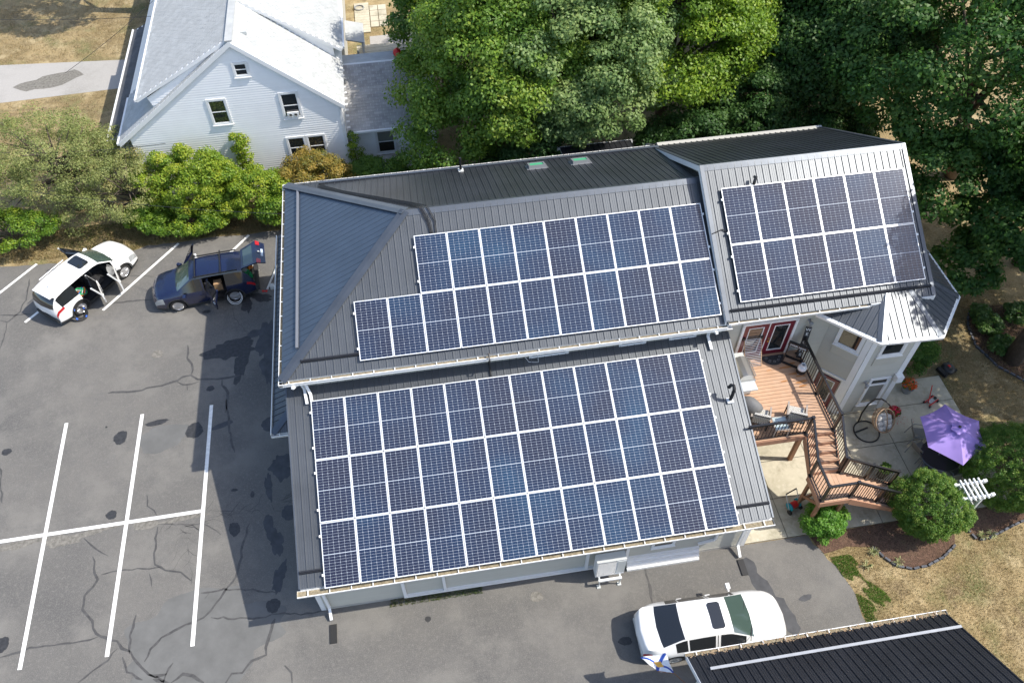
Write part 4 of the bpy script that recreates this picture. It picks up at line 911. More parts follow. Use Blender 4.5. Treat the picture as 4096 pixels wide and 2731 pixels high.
sedan = dict(L=4.88, W=1.84, wheels=(-1.44, 1.385), rw=.335, ra=.39, round=.80, taper=.24,
    belt=[(-2.44, .62), (-2.40, .80), (-2.1, .92), (-1.0, .95), (.9, .90), (1.6, .84), (2.2, .72), (2.40, .60), (2.44, .48)],
    top=[(-2.44, .66), (-2.41, .95), (-2.30, 1.07), (-1.85, 1.10), (-1.10, 1.385), (-.5, 1.43), (.1, 1.425), (.45, 1.37), (1.22, 1.02), (1.7, .96), (2.15, .86), (2.38, .70), (2.44, .52)],
    wr=[(-2.44, .60), (-2.2, .74), (-1.9, .70), (-1.2, .60), (-.4, .585), (.4, .575), (1.0, .68), (1.3, .74), (1.9, .72), (2.3, .62), (2.44, .5)],
    windscreen=(.50, 1.20), rear_glass=(-1.83, -1.12), side_glass=(-1.45, .95), doors=[(-.02, 1.02, 0, 0), (-1.05, -.05, 0, 0)], hl=2.02, tl=-2.20, mirror=1, spokes=9, rim='grey')
s_, *_r = car('parked_car', 'white sedan with dark sunroof parked nose right between the house and the garage roof', (13.40, -2.60, 0), R_(-1.0), sedan, 'paint_white')
def roofglass(root, x0, x1, w, z, m_='tint', nm='sunroof'): MB().prism([(x0 + .06, -w), (x1 - .06, -w), (x1, -w + .06), (x1, w - .06), (x1 - .06, w), (x0 + .06, w), (x0, w - .06), (x0, -w + .06)], z - .03, z + .006).build(nm, m_, root)
roofglass(s_, -.16, .26, .44, 1.445)
for y in (.45, -.38): MB().bar((1.24, y, 1.035), (1.02, y - .50, 1.13), .022, .012).build('wiper', 'black', s_)
MB().box((-2.44, 0, .45), (.06, 1.2, .16)).build('rear_bumper', 'paint_white', s_); MB().box((-2.455, 0, .66), (.02, .5, .13)).build('number_plate', 'plate', s_)
MB().box((2.43, 0, .38), (.05, 1.1, .16)).build('grille', 'black', s_)

suv = dict(L=4.57, W=1.845, wheels=(-1.30, 1.36), rw=.355, ra=.42, round=.70, taper=.18, clad=1,
    belt=[(-2.285, .62), (-2.25, .90), (-1.9, 1.06), (-.6, 1.04), (.9, .99), (1.55, .93), (2.05, .83), (2.26, .68), (2.285, .5)],
    top=[(-2.285, .66), (-2.25, 1.02), (-2.12, 1.32), (-1.88, 1.56), (-1.4, 1.64), (-.4, 1.67), (.2, 1.64), (.5, 1.58), (1.22, 1.13), (1.7, 1.06), (2.1, .94), (2.26, .76), (2.285, .54)],
    wr=[(-2.285, .66), (-2.1, .66), (-1.8, .62), (-1.2, .62), (-.2, .62), (.45, .60), (1.0, .70), (1.3, .74), (1.9, .72), (2.2, .60), (2.285, .5)],
    windscreen=(.52, 1.20), rear_glass=(-2.20, -1.90), side_glass=(-1.95, .98), doors=[(-.02, 1.00, 62, 60), (-1.02, -.05, 0, 62)], hl=1.86, tl=-1.90, tlk=(3,), mirror=1, spokes=10)
c_ = P(520, 1115, .8)
hd = math.atan2(16.1 - 14.22, -6.68 + 8.20); mid = V((-7.44, 15.16, 0)) + V((-math.sin(hd), math.cos(hd), 0)) * .79 - V((math.cos(hd), math.sin(hd), 0)) * .03
w_, *_r = car('parked_car', 'white crossover with three doors open standing beside the shrubs', mid, hd, suv, 'paint_white')
roofglass(w_, -.22, .30, .42, 1.690)
for y in (.66, -.66): MB().bar((-1.55, y, 1.655), (-.2, y, 1.70), .03, .03).build('roof_rail', 'paint_white', w_)
MB().box((-1.55, 0, 1.69), (.16, .05, .06)).build('roof_fin', 'paint_white', w_); MB().box((-2.30, 0, .40), (.08, 1.35, .20)).build('rear_bumper', 'cladding', w_)
MB().box((-2.275, 0, .86), (.02, .5, .13)).build('number_plate', 'plate', w_); MB().box((-1.98, 0, 1.56), (.20, 1.1, .04)).build('spoiler', 'paint_white', w_)
for y in (.42, -.42): MB().bar((1.25, y, 1.14), (1.02, y - .48, 1.25), .022, .012).build('wiper', 'black', w_)
ds = MB().box((.86, -.05, 1.14), (.26, .30, .012)).build('paper', mat('teal_paper', (.05, .55, .50), .8), w_)
# tangle of hoses on the rear seat seen through the open rear door
for k, (m_, r_) in enumerate((('greenp', .24), ('bluep', .20), ('orangep', .22), ('ltgrey', .17), ('greenp', .19))):
    o = MB().tube([(-.78 + r_ * math.cos(t) * 1.0, -.60 + r_ * .7 * math.sin(t), .78 + .10 * math.sin(t * 2 + k) + k * .03) for t in [2 * math.pi * j / 18 for j in range(19)]], .028, 6).build('hose_coil', m_, None, smooth=True)
    o.matrix_basis = w_.matrix_basis.copy(); tag(o, ['bright green hose loop uppermost on the rear seat of the white crossover', 'blue hose loop among the hoses in the open rear door of the white crossover', 'orange hose loop lying in the rear seat tangle of the white crossover', 'smallest pale grey hose loop in the rear seat tangle', 'lower green hose loop under the others in the white crossover'][k], 'hose', 'hoses on the rear seat of the white car')

vw = dict(L=4.43, W=1.81, wheels=(-1.27, 1.335), rw=.345, ra=.40, round=.70, taper=.19, clad=1, open_rear=1,
    belt=[(-2.215, .62), (-2.18, .82), (-1.9, 1.03), (-.6, 1.02), (.8, .98), (1.5, .95), (2.0, .86), (2.19, .70), (2.215, .5)],
    top=[(-2.215, .66), (-2.17, .92), (-2.06, 1.28), (-1.86, 1.58), (-1.5, 1.65), (-.4, 1.68), (.2, 1.66), (.42, 1.60), (1.10, 1.12), (1.6, 1.05), (2.0, .94), (2.19, .78), (2.215, .54)],
    wr=[(-2.215, .66), (-2.0, .64), (-1.8, .62), (-.2, .62), (.42, .60), (.95, .70), (1.2, .74), (1.9, .72), (2.15, .60), (2.215, .5)],
    windscreen=(.44, 1.08), rear_glass=(-9, -8), side_glass=(-1.75, .90), doors=[(-.05, .98, 0, 62), (-1.02, -.08, 62, 0)], hl=1.80, tl=-1.93, tlk=(3,), mirror=1, spokes=6,
    gone=lambda x, k: x < -1.80 and k >= 5)
hd2 = math.atan2(13.72 - 13.95, -4.34 + 1.94); mid2 = V((-3.14, 13.84, 0)) + V((-math.sin(hd2), math.cos(hd2), 0)) * -.77 * -1
mid2 = V((-3.11, 13.84 + .77, 0))
n_, *_r = car('parked_car', 'navy blue hatchback suv with tailgate raised and doors open near the house', mid2, hd2, vw, 'paint_navy')
for x in (.15, -.95): MB().bar((x, -.72, 1.74), (x, .72, 1.74), .05, .03).bar((x, -.66, 1.66), (x, -.66, 1.76), .05).bar((x, .66, 1.66), (x, .66, 1.76), .05).build('roof_bar', 'black', n_)
for y in (.64, -.64): MB().bar((-1.65, y, 1.68), (.25, y, 1.70), .035, .045).build('roof_rail', 'black', n_)
for y in (.40, -.40): MB().bar((1.15, y, 1.13), (.92, y - .45, 1.26), .022, .012).build('wiper', 'black', n_)
# raised tailgate
tg = MB(); h0 = V((-1.84, 0, 1.66)); dg = V((-.92, 0, .38)).normalized(); up_ = V((.38, 0, .92)).normalized()
def tq(a, y, e=0): return h0 + dg * a + V((0, y, 0)) + up_ * e
tg.slab([tq(0, -.60), tq(.10, -.61), tq(.10, .61), tq(0, .60)], up_, .05)
for s_1 in (-1, 1): tg.slab([tq(.10, s_1 * .52), tq(.10, s_1 * .61), tq(.60, s_1 * .68), tq(.60, s_1 * .58)][::s_1], up_, .05)
tg.slab([tq(.60, -.68), tq(.78, -.70), tq(.78, .70), tq(.60, .68)], up_, .06); e1 = (V((-.55, 0, -.30))).normalized()
q2 = tq(.78, 0); tg.slab([q2 + V((0, -.70, 0)), q2 + e1 * .42 + V((0, -.62, 0)), q2 + e1 * .42 + V((0, .62, 0)), q2 + V((0, .70, 0))], V((-.48, 0, .88)), .05)
T_ = tg.build('tailgate', 'paint_navy', n_)
MB().slab([tq(.10, -.53, -.01), tq(.60, -.59, -.01), tq(.60, .59, -.01), tq(.10, .53, -.01)], up_, .015).build('rear_window', 'windscreen', T_)
for s_1 in (-1, 1): MB().slab([q2 + V((-.02, s_1 * .44, .012)), q2 + e1 * .2 + V((0, s_1 * .44, .012)), q2 + e1 * .2 + V((0, s_1 * .67, .012)), q2 + V((-.02, s_1 * .70, .012))], V((-.48, 0, .88)), .02).build('tail_light', 'lamp_red', T_)
MB().lathe(None, [(.045, .008), (.052, .008), (.052, .0), ], 20, Matrix.Translation(q2 + e1 * .13 + V((-.01, 0, .02))) @ V((-.48, 0, .88)).to_track_quat('Z', 'Y').to_matrix().to_4x4()).build('badge', 'ltgrey', T_)
MB().slab([q2 + e1 * .24 + V((0, -.22, .01)), q2 + e1 * .34 + V((0, -.22, .01)), q2 + e1 * .34 + V((0, .22, .01)), q2 + e1 * .24 + V((0, .22, .01))], V((-.48, 0, .88)), .01).build('number_plate', 'plate', T_)
for s_1 in (-1, 1): MB().bar((-2.0, s_1 * .62, 1.15), tq(.52, s_1 * .62, -.05), .02).build('gas_strut', 'black', n_)
MB().box((-2.26, 0, .46), (.16, 1.5, .26)).build('rear_bumper', 'cladding', n_); MB().box((-1.6, 0, .62), (1.0, 1.2, .05)).build('boot_floor', 'interior', n_)
def incar(o, root, label, cat, group=None): o.matrix_basis = root.matrix_basis.copy(); return tag(o, label, cat, group)
incar(MB().box((-.62, .48, .80), (.34, .30, .42)).build('cardboard_box', 'cardboard', None), n_, 'brown cardboard box on the rear seat behind the open door of the navy suv', 'box')
for k, (p_, s_1, m_) in enumerate((((-1.75, -.1, .80), (.35, .3, .25), 'ltgrey'), ((-1.95, .15, .78), (.28, .35, .22), 'greenp'), ((-2.0, -.35, .80), (.22, .25, .2), 'orangep'), ((-1.7, .42, .80), (.4, .25, .3), 'white'))):
    incar(MB().box(p_, s_1, .4 * k).build('luggage', m_, None), n_, ['grey crate in the middle of the open boot', 'green bag at the boot edge of the navy suv', 'orange bag at the boot edge nearest the tailgate strut', 'white bundle deep in the open boot'][k], 'luggage', 'things loaded in the open boot')
# coils, pole, plates on the ground
def coil(c, r, m_, label, n=4, tilt=.9, rz=0, w=.012, extra=None):
    root = thing('pipe_coil', label, 'coil', c)
    for k in range(n):
        rr = r * (1 - .06 * k); m4 = Matrix.Rotation(rz, 4, 'Z') @ Matrix.Translation((0, .02 * k, r)) @ Matrix.Rotation(tilt, 4, 'X')
        MB().tube([m4 @ V((rr * math.cos(t), rr * math.sin(t), .01 * math.sin(3 * t + k))) for t in [2 * math.pi * j / 28 for j in range(29)]], w, 6, caps=False).build('loop', m_ if k % 2 == 0 or not extra else extra, root, smooth=True)
    return root
cc = P(580 + 895 / 2.489, 930 + 645 / 2.489, .3); coil((cc.x, cc.y, 0), .30, 'white', 'white pipe coil leaning on the rear wheel of the navy suv', 4, 1.0, 0, .013, 'black')
cc = P(120 + 480 / 2.357, 940 + 745 / 2.357, .25); r1 = coil((cc.x, cc.y, 0), .28, 'black', 'black pipe coil tied with blue tape by the white crossover rear wheel', 5, 1.0, .7, .014)
m5 = Matrix.Rotation(.7, 4, 'Z') @ Matrix.Translation((0, .03, .28)) @ Matrix.Rotation(1.0, 4, 'X')
for a in (.4, 2.0, 3.6, 5.2): MB().box(None, (.06, .08, .06), mat4=m5 @ Matrix.Translation((.26 * math.cos(a), .26 * math.sin(a), 0)) @ Matrix.Rotation(a, 4, 'Z')).build('tape_wrap', 'bluep', r1)
a = P(580 + 1220 / 2.489, 930 + 572 / 2.489, 0); b = P(580 + 1318 / 2.489, 930 + 340 / 2.489, .05); b2 = a + (b - a) * 1.6
tag(MB().tube([a + V((0, 0, .05)), b2 + V((0, 0, .06))], .045, 10).build('pipe', 'ltgrey', None), 'grey pipe lying on the asphalt next to the left eave', 'pipe')
c = P(580 + 1195 / 2.489, 930 + 588 / 2.489, 0); tag(MB().tube([c + V((-.12, .05, .03)), c + V((0, 0, .04)), c + V((.10, -.05, .03))], .025, 6).tube([c + V((-.10, -.02, .03)), c + V((.12, .04, .03))], .018, 6).build('hand_tool', 'redp', None), 'small red hand tool on the asphalt beside the pipe end', 'tool')
c = P(580 + 1270 / 2.489, 930 + 548 / 2.489, 0); tag(MB().box(c + V((0, 0, .06)), (.20, .22, .12), .3).box(c + V((0, 0, .14)), (.12, .2, .04), .3).build('tool_box', 'ltgrey', None), 'small grey box next to the pipe under the eave', 'box')
a = P(580 + 1010 / 2.489, 930 + 300 / 2.489, .9); b = P(580 + 1105 / 2.489, 930 + 390 / 2.489, .05)
tag(MB().slab([a, b + V((-.12, -.10, 0)), b + V((.16, .05, 0)), a + V((.1, .12, 0))], (.5, 0, .8), .03).build('metal_sheet', 'ltgrey', None), 'pale sheet metal piece leaning behind the navy suv bumper', 'sheet')
c = P(580 + 475 / 2.489, 930 + 240 / 2.489, .45); tag(MB().box(c + V((0, 0, -.2)), (.30, .26, .42), .2).build('appliance_box', 'white', None), 'white box standing by the far front door of the navy suv', 'box')
# ================================================================== VEGETATION
M['maple'] = leaf_mat('maple_leaves', [(.065, .140, .025), (.105, .200, .030), (.170, .275, .034), (.28, .34, .045)])
M['maple_y'] = leaf_mat('yellowing_maple_leaves', [(.100, .190, .022), (.170, .280, .028), (.28, .38, .036), (.44, .44, .05)])
M['maple_g'] = leaf_mat('grey_green_maple_leaves', [(.080, .150, .045), (.135, .220, .070), (.21, .30, .10), (.30, .37, .13)])
M['dark_leaf'] = leaf_mat('dark_green_leaves', [(.036, .090, .024), (.055, .125, .030), (.082, .160, .038), (.15, .23, .06)], .38)
M['oak'] = leaf_mat('oak_leaves', [(.035, .100, .022), (.055, .135, .028), (.090, .180, .036), (.16, .24, .05)], .38)
M['lime_leaf'] = leaf_mat('bright_shrub_leaves', [(.08, .17, .02), (.15, .25, .025), (.26, .34, .03), (.42, .42, .05)])
M['rust_leaf'] = leaf_mat('rusty_shrub_leaves', [(.09, .13, .03), (.22, .20, .045), (.36, .25, .05), (.44, .34, .09)])
M['olive_leaf'] = leaf_mat('olive_sparse_leaves', [(.15, .19, .06), (.22, .26, .085), (.29, .31, .11), (.34, .28, .12)])
M['hedge_leaf'] = leaf_mat('clipped_shrub_leaves', [(.04, .105, .018), (.075, .165, .024), (.13, .235, .035), (.26, .32, .06)])
M['fresh_leaf'] = leaf_mat('fresh_green_leaves', [(.06, .17, .02), (.10, .24, .03), (.15, .31, .04), (.22, .36, .06)])
M['grass_blade'] = leaf_mat('grass_blades', [(.30, .22, .10), (.36, .28, .14), (.17, .17, .06), (.08, .14, .03)], .15)
M['flower'] = leaf_mat('petals', [(.5, .01, .06), (.6, .02, .05), (.7, .04, .02), (.75, .15, .02)], .1)
def leaf_mesh(name, pts, nrm, size, hue, m_, aspect=.62, seed=0):
    """pts, nrm (n,3); size, hue (n,): one folded lozenge leaf each, as a mesh with a per-face hue"""
    n = len(pts); rg = np.random.default_rng(seed)
    t = rg.normal(size=(n, 3)); nrm = nrm / np.linalg.norm(nrm, axis=1, keepdims=True)
    t -= nrm * np.sum(t * nrm, 1, keepdims=True); t /= np.linalg.norm(t, axis=1, keepdims=True); b = np.cross(nrm, t)
    s = size[:, None]; L = t * s * .5; B = b * s * .5 * aspect
    v = np.empty((n, 4, 3)); v[:, 0] = pts - L; v[:, 1] = pts + B - nrm * s * .07 + L * .15; v[:, 2] = pts + L; v[:, 3] = pts - B - nrm * s * .07 + L * .15
    me = bpy.data.meshes.new(name); me.vertices.add(4 * n); me.vertices.foreach_set('co', v.ravel())
    me.loops.add(4 * n); me.polygons.add(n); me.loops.foreach_set('vertex_index', np.arange(4 * n, dtype=np.int32))
    me.polygons.foreach_set('loop_start', np.arange(0, 4 * n, 4, dtype=np.int32)); me.polygons.foreach_set('loop_total', np.full(n, 4, dtype=np.int32))
    at = me.attributes.new('hue', 'FLOAT', 'FACE'); at.data.foreach_set('value', np.clip(hue, 0, 1).astype(np.float32))
    me.materials.append(M[m_]); me.update(); return me
def unit(rg, n):
    d = rg.normal(size=(n, 3)); return d / np.linalg.norm(d, axis=1, keepdims=True)
def crown_points(rg, c, rad, nclump, per, clr, low=-.35, inner=.12, flat=.6, lump=.16):
    """leaves gathered in clumps whose centres lie on a lumpy ellipsoid"""
    c = np.array(c, float); rad = np.array(rad, float)
    d = unit(rg, nclump * 4); d = d[d[:, 2] > low][:nclump]; nclump = len(d)
    f = rg.normal(size=(6, 3)); ph = rg.uniform(0, 6.28, 6); lu = sum(np.sin(d @ (f[k] * 2.2) + ph[k]) for k in range(6)) / 6
    rr = rg.uniform(.80, 1.0, nclump) * (1 + lump * lu * 2); k = rg.random(nclump) < inner; rr[k] *= rg.uniform(.5, .85, k.sum())
    cc = c + d * rad * rr[:, None]; hv = rg.normal(0, .13, nclump)
    cr = clr * rg.uniform(.65, 1.25, nclump)
    n = nclump * per; idx = np.repeat(np.arange(nclump), per); e = unit(rg, n)
    out = d[idx] * .45 + np.array([0, 0, .45]); e = e + out * rg.uniform(.2, 1., (n, 1)); e /= np.linalg.norm(e, axis=1, keepdims=True)
    off = e * cr[idx][:, None] * rg.uniform(.55, 1.05, (n, 1)); off[:, 2] *= flat
    p = cc[idx] + off; nr = e * .75 + np.array([0, 0, .35]) + rg.normal(0, .42, (n, 3))
    hue = .42 + hv[idx] + rg.normal(0, .14, n) + .10 * (e[:, 2])
    return p, nr, hue, cc
def limbs(root, base, top, tips, r0, m_='bark', nm='trunk', n=8):
    base = V(base); top = V(top); rg = random.Random(int(base.x * 10))
    mb = MB().tube([base, base.lerp(top, .33) + V((rg.uniform(-.1, .1), rg.uniform(-.1, .1), 0)), base.lerp(top, .66), top], [r0 * 1.25, r0, r0 * .85, r0 * .6], n)
    for t_ in tips:
        t_ = V(t_); s_ = base.lerp(top, rg.uniform(.45, .95)); m_1 = s_.lerp(t_, .5) + V((0, 0, (t_ - s_).length * .08))
        mb.tube([s_, m_1, t_], [r0 * .42, r0 * .26, r0 * .07], 6)
    return mb.build(nm, m_, root, world=True, smooth=True)
def tree(name, label, cat, c, rad, m_, leaf=.16, nclump=130, per=260, clr=.75, trunk=.22, seed=1, group=None, base=None, low=-.35, hue=0., lump=.16, tips=12, extra=None, inner=.12, flat=.6, bark='bark'):
    rg = np.random.default_rng(seed); base = base or (c[0], c[1], 0); root = thing(name, label, cat, base, 0, group)
    p, nr, h, cc = crown_points(rg, c, rad, nclump, per, clr, low, inner, flat, lump)
    if extra:
        for e_ in extra:
            a = crown_points(rg, *e_[:5]); p = np.vstack([p, a[0]]); nr = np.vstack([nr, a[1]]); h = np.concatenate([h, a[2] + (e_[5] if len(e_) > 5 else 0)]); cc = np.vstack([cc, a[3]])
    p[:, 2] = np.maximum(p[:, 2], .05)
    me = leaf_mesh('crown', p - np.array(base), nr, leaf * rg.uniform(.65, 1.25, len(p)), h + hue, m_, seed=seed)
    o = bpy.data.objects.new('crown', me); COL.objects.link(o); o.parent = root
    sel = cc[rg.permutation(len(cc))[:tips]]
    limbs(root, base, (c[0], c[1], c[2] + rad[2] * .2), [tuple(q) for q in sel], trunk, bark); return root
TB = 'trees crowding the back of the yard'
tree('maple_tree', 'leafy green and yellow maple with the left-most big crown behind the middle roof', 'tree', (10.3, 20.2, 5.6), (3.9, 4.0, 4.6), 'maple', .155, 215, 380, .85, .25, 11, TB, hue=.12,
     extra=[((8.0, 18.7, 3.4), (1.9, 1.9, 2.6), 40, 260, .7, -.12)])
tree('maple_tree', 'grey-green maple crown in the middle, right behind the two skylights', 'tree', (13.4, 19.0, 6.0), (3.6, 3.2, 4.2), 'maple_g', .155, 200, 380, .85, .25, 12, TB, hue=.08)
tree('maple_tree', 'bright yellow-green maple crown at the top behind the grey-green one', 'tree', (11.8, 24.0, 7.4), (4.4, 3.6, 4.2), 'maple_y', .16, 190, 340, .9, .28, 13, TB)
tree('maple_tree', 'wide bright green maple crown behind the junction of the middle and right roofs', 'tree', (18.2, 21.2, 6.4), (4.5, 3.9, 5.2), 'maple_y', .155, 280, 380, .85, .28, 14, TB, hue=-.07)
tree('maple_tree', 'dark narrow maple at the far left edge of the back row of trees', 'tree', (8.3, 25.8, 4.8), (2.3, 2.6, 3.9), 'maple', .17, 90, 260, .75, .2, 15, TB, hue=-.18)
tree('broadleaf_tree', 'tall green tree at the top edge behind the bright maple', 'tree', (17.0, 29.0, 7.4), (4.4, 3.6, 4.6), 'maple', .19, 120, 260, .95, .3, 16, TB)
tree('broadleaf_tree', 'dark blue-green tree just behind the right roof ridge', 'tree', (24.0, 20.4, 5.2), (3.2, 3.0, 4.0), 'dark_leaf', .18, 130, 260, .85, .28, 17, TB)
tree('broadleaf_tree', 'dark tree in the top right with tan ground showing past its left side', 'tree', (25.0, 26.0, 6.0), (4.4, 4.0, 4.8), 'dark_leaf', .20, 130, 260, .95, .3, 18, TB, hue=.04)
tree('broadleaf_tree', 'far dark tree filling the top right corner behind the oak', 'tree', (31.0, 23.5, 7.5), (4.4, 4.5, 5.2), 'oak', .20, 120, 260, .95, .3, 19, TB, hue=.08)
tree('oak_tree', 'big oak on the right whose boughs hang over the dark shed', 'tree', (28.9, 15.6, 6.8), (4.0, 4.4, 4.4), 'oak', .19, 200, 300, .9, .3, 20, TB, base=(31.5, 16.5, 0),
     extra=[((27.3, 11.8, 4.4), (2.4, 2.0, 1.9), 70, 230, .6, -.1), ((28.8, 9.3, 3.8), (2.3, 1.7, 1.5), 60, 220, .55, -.1), ((27.0, 8.9, 2.6), (1.2, 1.2, .8), 22, 160, .5, -.15)])
tree('oak_tree', 'shaded oak bough tree low at the right edge above the lawn', 'tree', (31.5, 10.6, 4.6), (2.4, 3.3, 3.2), 'oak', .18, 90, 230, .75, .22, 21, TB, hue=-.12)
tree('broadleaf_tree', 'dark tree between the right roof ridge and the top edge', 'tree', (22.8, 26.0, 6.4), (4.0, 3.6, 4.6), 'dark_leaf', .19, 150, 270, .9, .28, 22, TB, hue=.06)
tree('broadleaf_tree', 'dark green tree right of the far end of the right roof', 'tree', (26.0, 20.0, 5.6), (3.7, 3.4, 4.2), 'dark_leaf', .18, 150, 270, .85, .28, 23, TB, hue=.05)
tree('broadleaf_tree', 'farthest dark tree at the top edge above the right roof', 'tree', (23.4, 31.0, 6.0), (3.6, 3.4, 4.2), 'dark_leaf', .20, 100, 250, .9, .28, 24, TB)
tree('broadleaf_tree', 'dark tree at the top edge nearest the corner', 'tree', (30.5, 29.5, 6.6), (4.6, 3.6, 4.6), 'oak', .20, 120, 250, .95, .28, 25, TB)
tree('oak_tree', 'tall oak outside the right edge whose crown shades the tower roof', 'tree', (28.5, 5.8, 11.2), (2.7, 2.9, 2.3), 'oak', .22, 130, 260, .75, .3, 26, None, hue=.05, inner=.3)
tree('oak_tree', 'spreading oak outside the right edge that shades the patio', 'tree', (32.0, 1.8, 8.0), (4.7, 3.9, 2.5), 'oak', .22, 130, 200, .85, .3, 44, None, hue=.05, inner=.3)
tree('oak_tree', 'oak outside the right edge that dapples the shaded lawn', 'tree', (34.2, 9.0, 8.0), (4.4, 4.2, 2.6), 'oak', .22, 90, 180, .85, .3, 45, None, hue=.05, inner=.3)
tree('broadleaf_tree', 'tree standing behind the white house beyond the top edge', 'tree', (-7.6, 38.0, 9.0), (3.2, 3.2, 2.6), 'maple', .22, 80, 180, .85, .3, 46, None, inner=.3)
tree('young_tree', 'low dark understorey directly behind the skylight roof', 'tree', (11.4, 16.6, 2.0), (3.6, 1.2, 2.2), 'dark_leaf', .15, 90, 240, .6, .08, 27, TB, hue=-.1, low=-.1)
tree('young_tree', 'low dark understorey behind the right roof, by its back eave', 'tree', (19.5, 17.3, 2.2), (4.0, 1.4, 2.4), 'dark_leaf', .15, 100, 240, .6, .08, 28, TB, hue=-.1, low=-.1)
tree('young_tree', 'low dark growth right of the right roof next to the shed', 'tree', (24.9, 17.2, 2.0), (2.2, 1.3, 2.0), 'dark_leaf', .15, 60, 240, .6, .08, 29, TB, hue=-.1, low=-.1)
tree('young_tree', 'dark growth filling the gap at the right foot of the wide bright maple', 'tree', (21.6, 18.4, 3.0), (2.4, 1.7, 2.6), 'dark_leaf', .15, 90, 250, .6, .08, 47, TB, hue=-.05, low=-.2)
# left side: loose tree and shrub belt
tree('apple_tree', 'sparse olive-leaved tree with bare grey branches at the left edge', 'tree', (-9.4, 20.9, 2.5), (3.4, 2.7, 2.4), 'olive_leaf', .085, 270, 150, .48, .16, 31, None, tips=46, low=-.7, inner=.45, flat=.5, lump=.2)
tree('apple_tree', 'thinner olive tree beside the dark porch roof, left of the white house', 'tree', (-6.4, 19.6, 1.9), (1.9, 1.6, 1.7), 'olive_leaf', .08, 80, 130, .40, .10, 32, None, tips=24, low=-.5, inner=.3, flat=.5, hue=.05)
SH = 'shrubs along the parking lot edge'
tree('shrub', 'big yellow-green shrub against the white gable wall', 'shrub', (-3.6, 19.2, 1.7), (2.0, 1.15, 1.95), 'lime_leaf', .10, 150, 240, .40, .06, 33, SH, low=-.2, hue=.03)
tree('shrub', 'green shrub low in front of the yellow-green one by the navy car', 'shrub', (-4.0, 18.35, .7), (2.1, .6, .75), 'lime_leaf', .10, 70, 230, .35, .05, 34, SH, low=-.1, hue=-.22)
tree('shrub', 'right-hand yellow-green shrub next to the corner of the metal roof', 'shrub', (-.9, 18.8, 1.2), (1.7, 1.0, 1.35), 'lime_leaf', .10, 110, 240, .38, .06, 35, SH, low=-.2)
tree('shrub', 'dark green shrub between the car park and the left house corner', 'shrub', (.5, 18.2, .9), (1.3, .8, 1.05), 'lime_leaf', .10, 60, 230, .35, .05, 36, SH, hue=-.25, low=-.1)
tree('shrub', 'rust and gold shrub under the paired ground-floor windows', 'shrub', (1.6, 19.3, 1.45), (1.75, .85, 1.4), 'rust_leaf', .09, 90, 240, .38, .05, 37, SH, low=-.2, hue=.0)
tree('shrub', 'dark shrub under the annex window of the white house', 'shrub', (4.5, 19.6, .9), (1.7, .8, 1.1), 'maple', .09, 80, 230, .38, .05, 38, SH, low=-.1, hue=-.22)
tree('shrub', 'green and orange shrub at the far left corner of the lot', 'shrub', (-11.6, 18.6, .9), (2.0, .9, 1.2), 'lime_leaf', .10, 70, 230, .36, .05, 39, SH, hue=-.15, low=-.1)
0 and tree('shrub', 'green shrub between the white crossover and the sparse tree', 'shrub', (-9.7, 18.9, .5), (1.4, .6, .6), 'lime_leaf', .09, 40, 190, .32, .04, 40, SH, hue=-.25, low=-.1)
tree('shrub', 'green shrub beneath the thin olive tree behind the parking line end', 'shrub', (-5.9, 18.85, .7), (.9, .5, .8), 'lime_leaf', .10, 40, 220, .34, .05, 41, SH, hue=-.18, low=-.1)
tree('climbing_vine', 'lime green vine climbing the white gable wall', 'vine', (-1.35, 20.45, 2.6), (.30, .16, 1.3), 'lime_leaf', .10, 40, 60, .22, .03, 42, None, tips=3, low=-1, hue=.12)
tree('climbing_vine', 'green vine on the corner where the annex meets the white house', 'vine', (3.55, 20.8, 1.4), (.30, .2, 1.2), 'lime_leaf', .09, 35, 60, .22, .03, 43, None, tips=3, low=-1, hue=-.1)
# garden shrubs on the right
g1 = P(2800 + 840 / 1.6505, 1200 + 1440 / 1.6505, .75)
tree('shrub', 'bright lime shrub at the foot of the deck stairs', 'shrub', (g1.x, g1.y, .62), (.66, .58, .58), 'fresh_leaf', .085, 70, 190, .24, .03, 51, None, low=-.5, hue=.05)
g2 = P(2800 + 1500 / 1.6505, 1200 + 1385 / 1.6505, 1.05)
tree('round_shrub', 'big clipped round shrub beside the white arbour, on the stair side', 'shrub', (g2.x, g2.y + .05, 1.22), (1.24, 1.18, 1.20), 'hedge_leaf', .05, 1100, 60, .12, .05, 52, None, low=-.85, lump=.15, flat=1., inner=.03, hue=.10)
g3 = P(2800 + 2000 / 1.6505, 1200 + 1180 / 1.6505, 1.4)
tree('round_shrub', 'largest clipped shrub on the right edge behind the white arbour', 'shrub', (g3.x + .65, g3.y + .35, 1.45), (1.75, 1.65, 1.55), 'hedge_leaf', .05, 1700, 60, .13, .05, 53, None, low=-.85, lump=.16, flat=1., inner=.03, hue=.06)
g4 = P(3620, 1430, .6); tree('shrub', 'dark green hedge shrub right of the tower wall', 'shrub', (24.3, 6.3, .75), (1.0, .75, .85), 'hedge_leaf', .07, 110, 150, .25, .04, 54, None, hue=-.18, low=-.4)
for i, (x, y, r) in enumerate(((2270, 745, .5), (2300, 790, .38), (2340, 720, .6), (2250, 720, .3))):
    q = PO(x, y, .2); tree('garden_plant', ['strappy green plant nearest the curved edging of the shaded bed', 'small dark plant low in the shaded bed', 'largest dark plant at the right edge of the shaded bed', 'small plant in the upper corner of the shaded bed'][i], 'plant', (q.x, q.y, .18), (r, r, .28), 'dark_leaf', .16, 22, 60, .24, .02, 60 + i, 'plants in the shaded bed', tips=2, low=0, hue=.2)
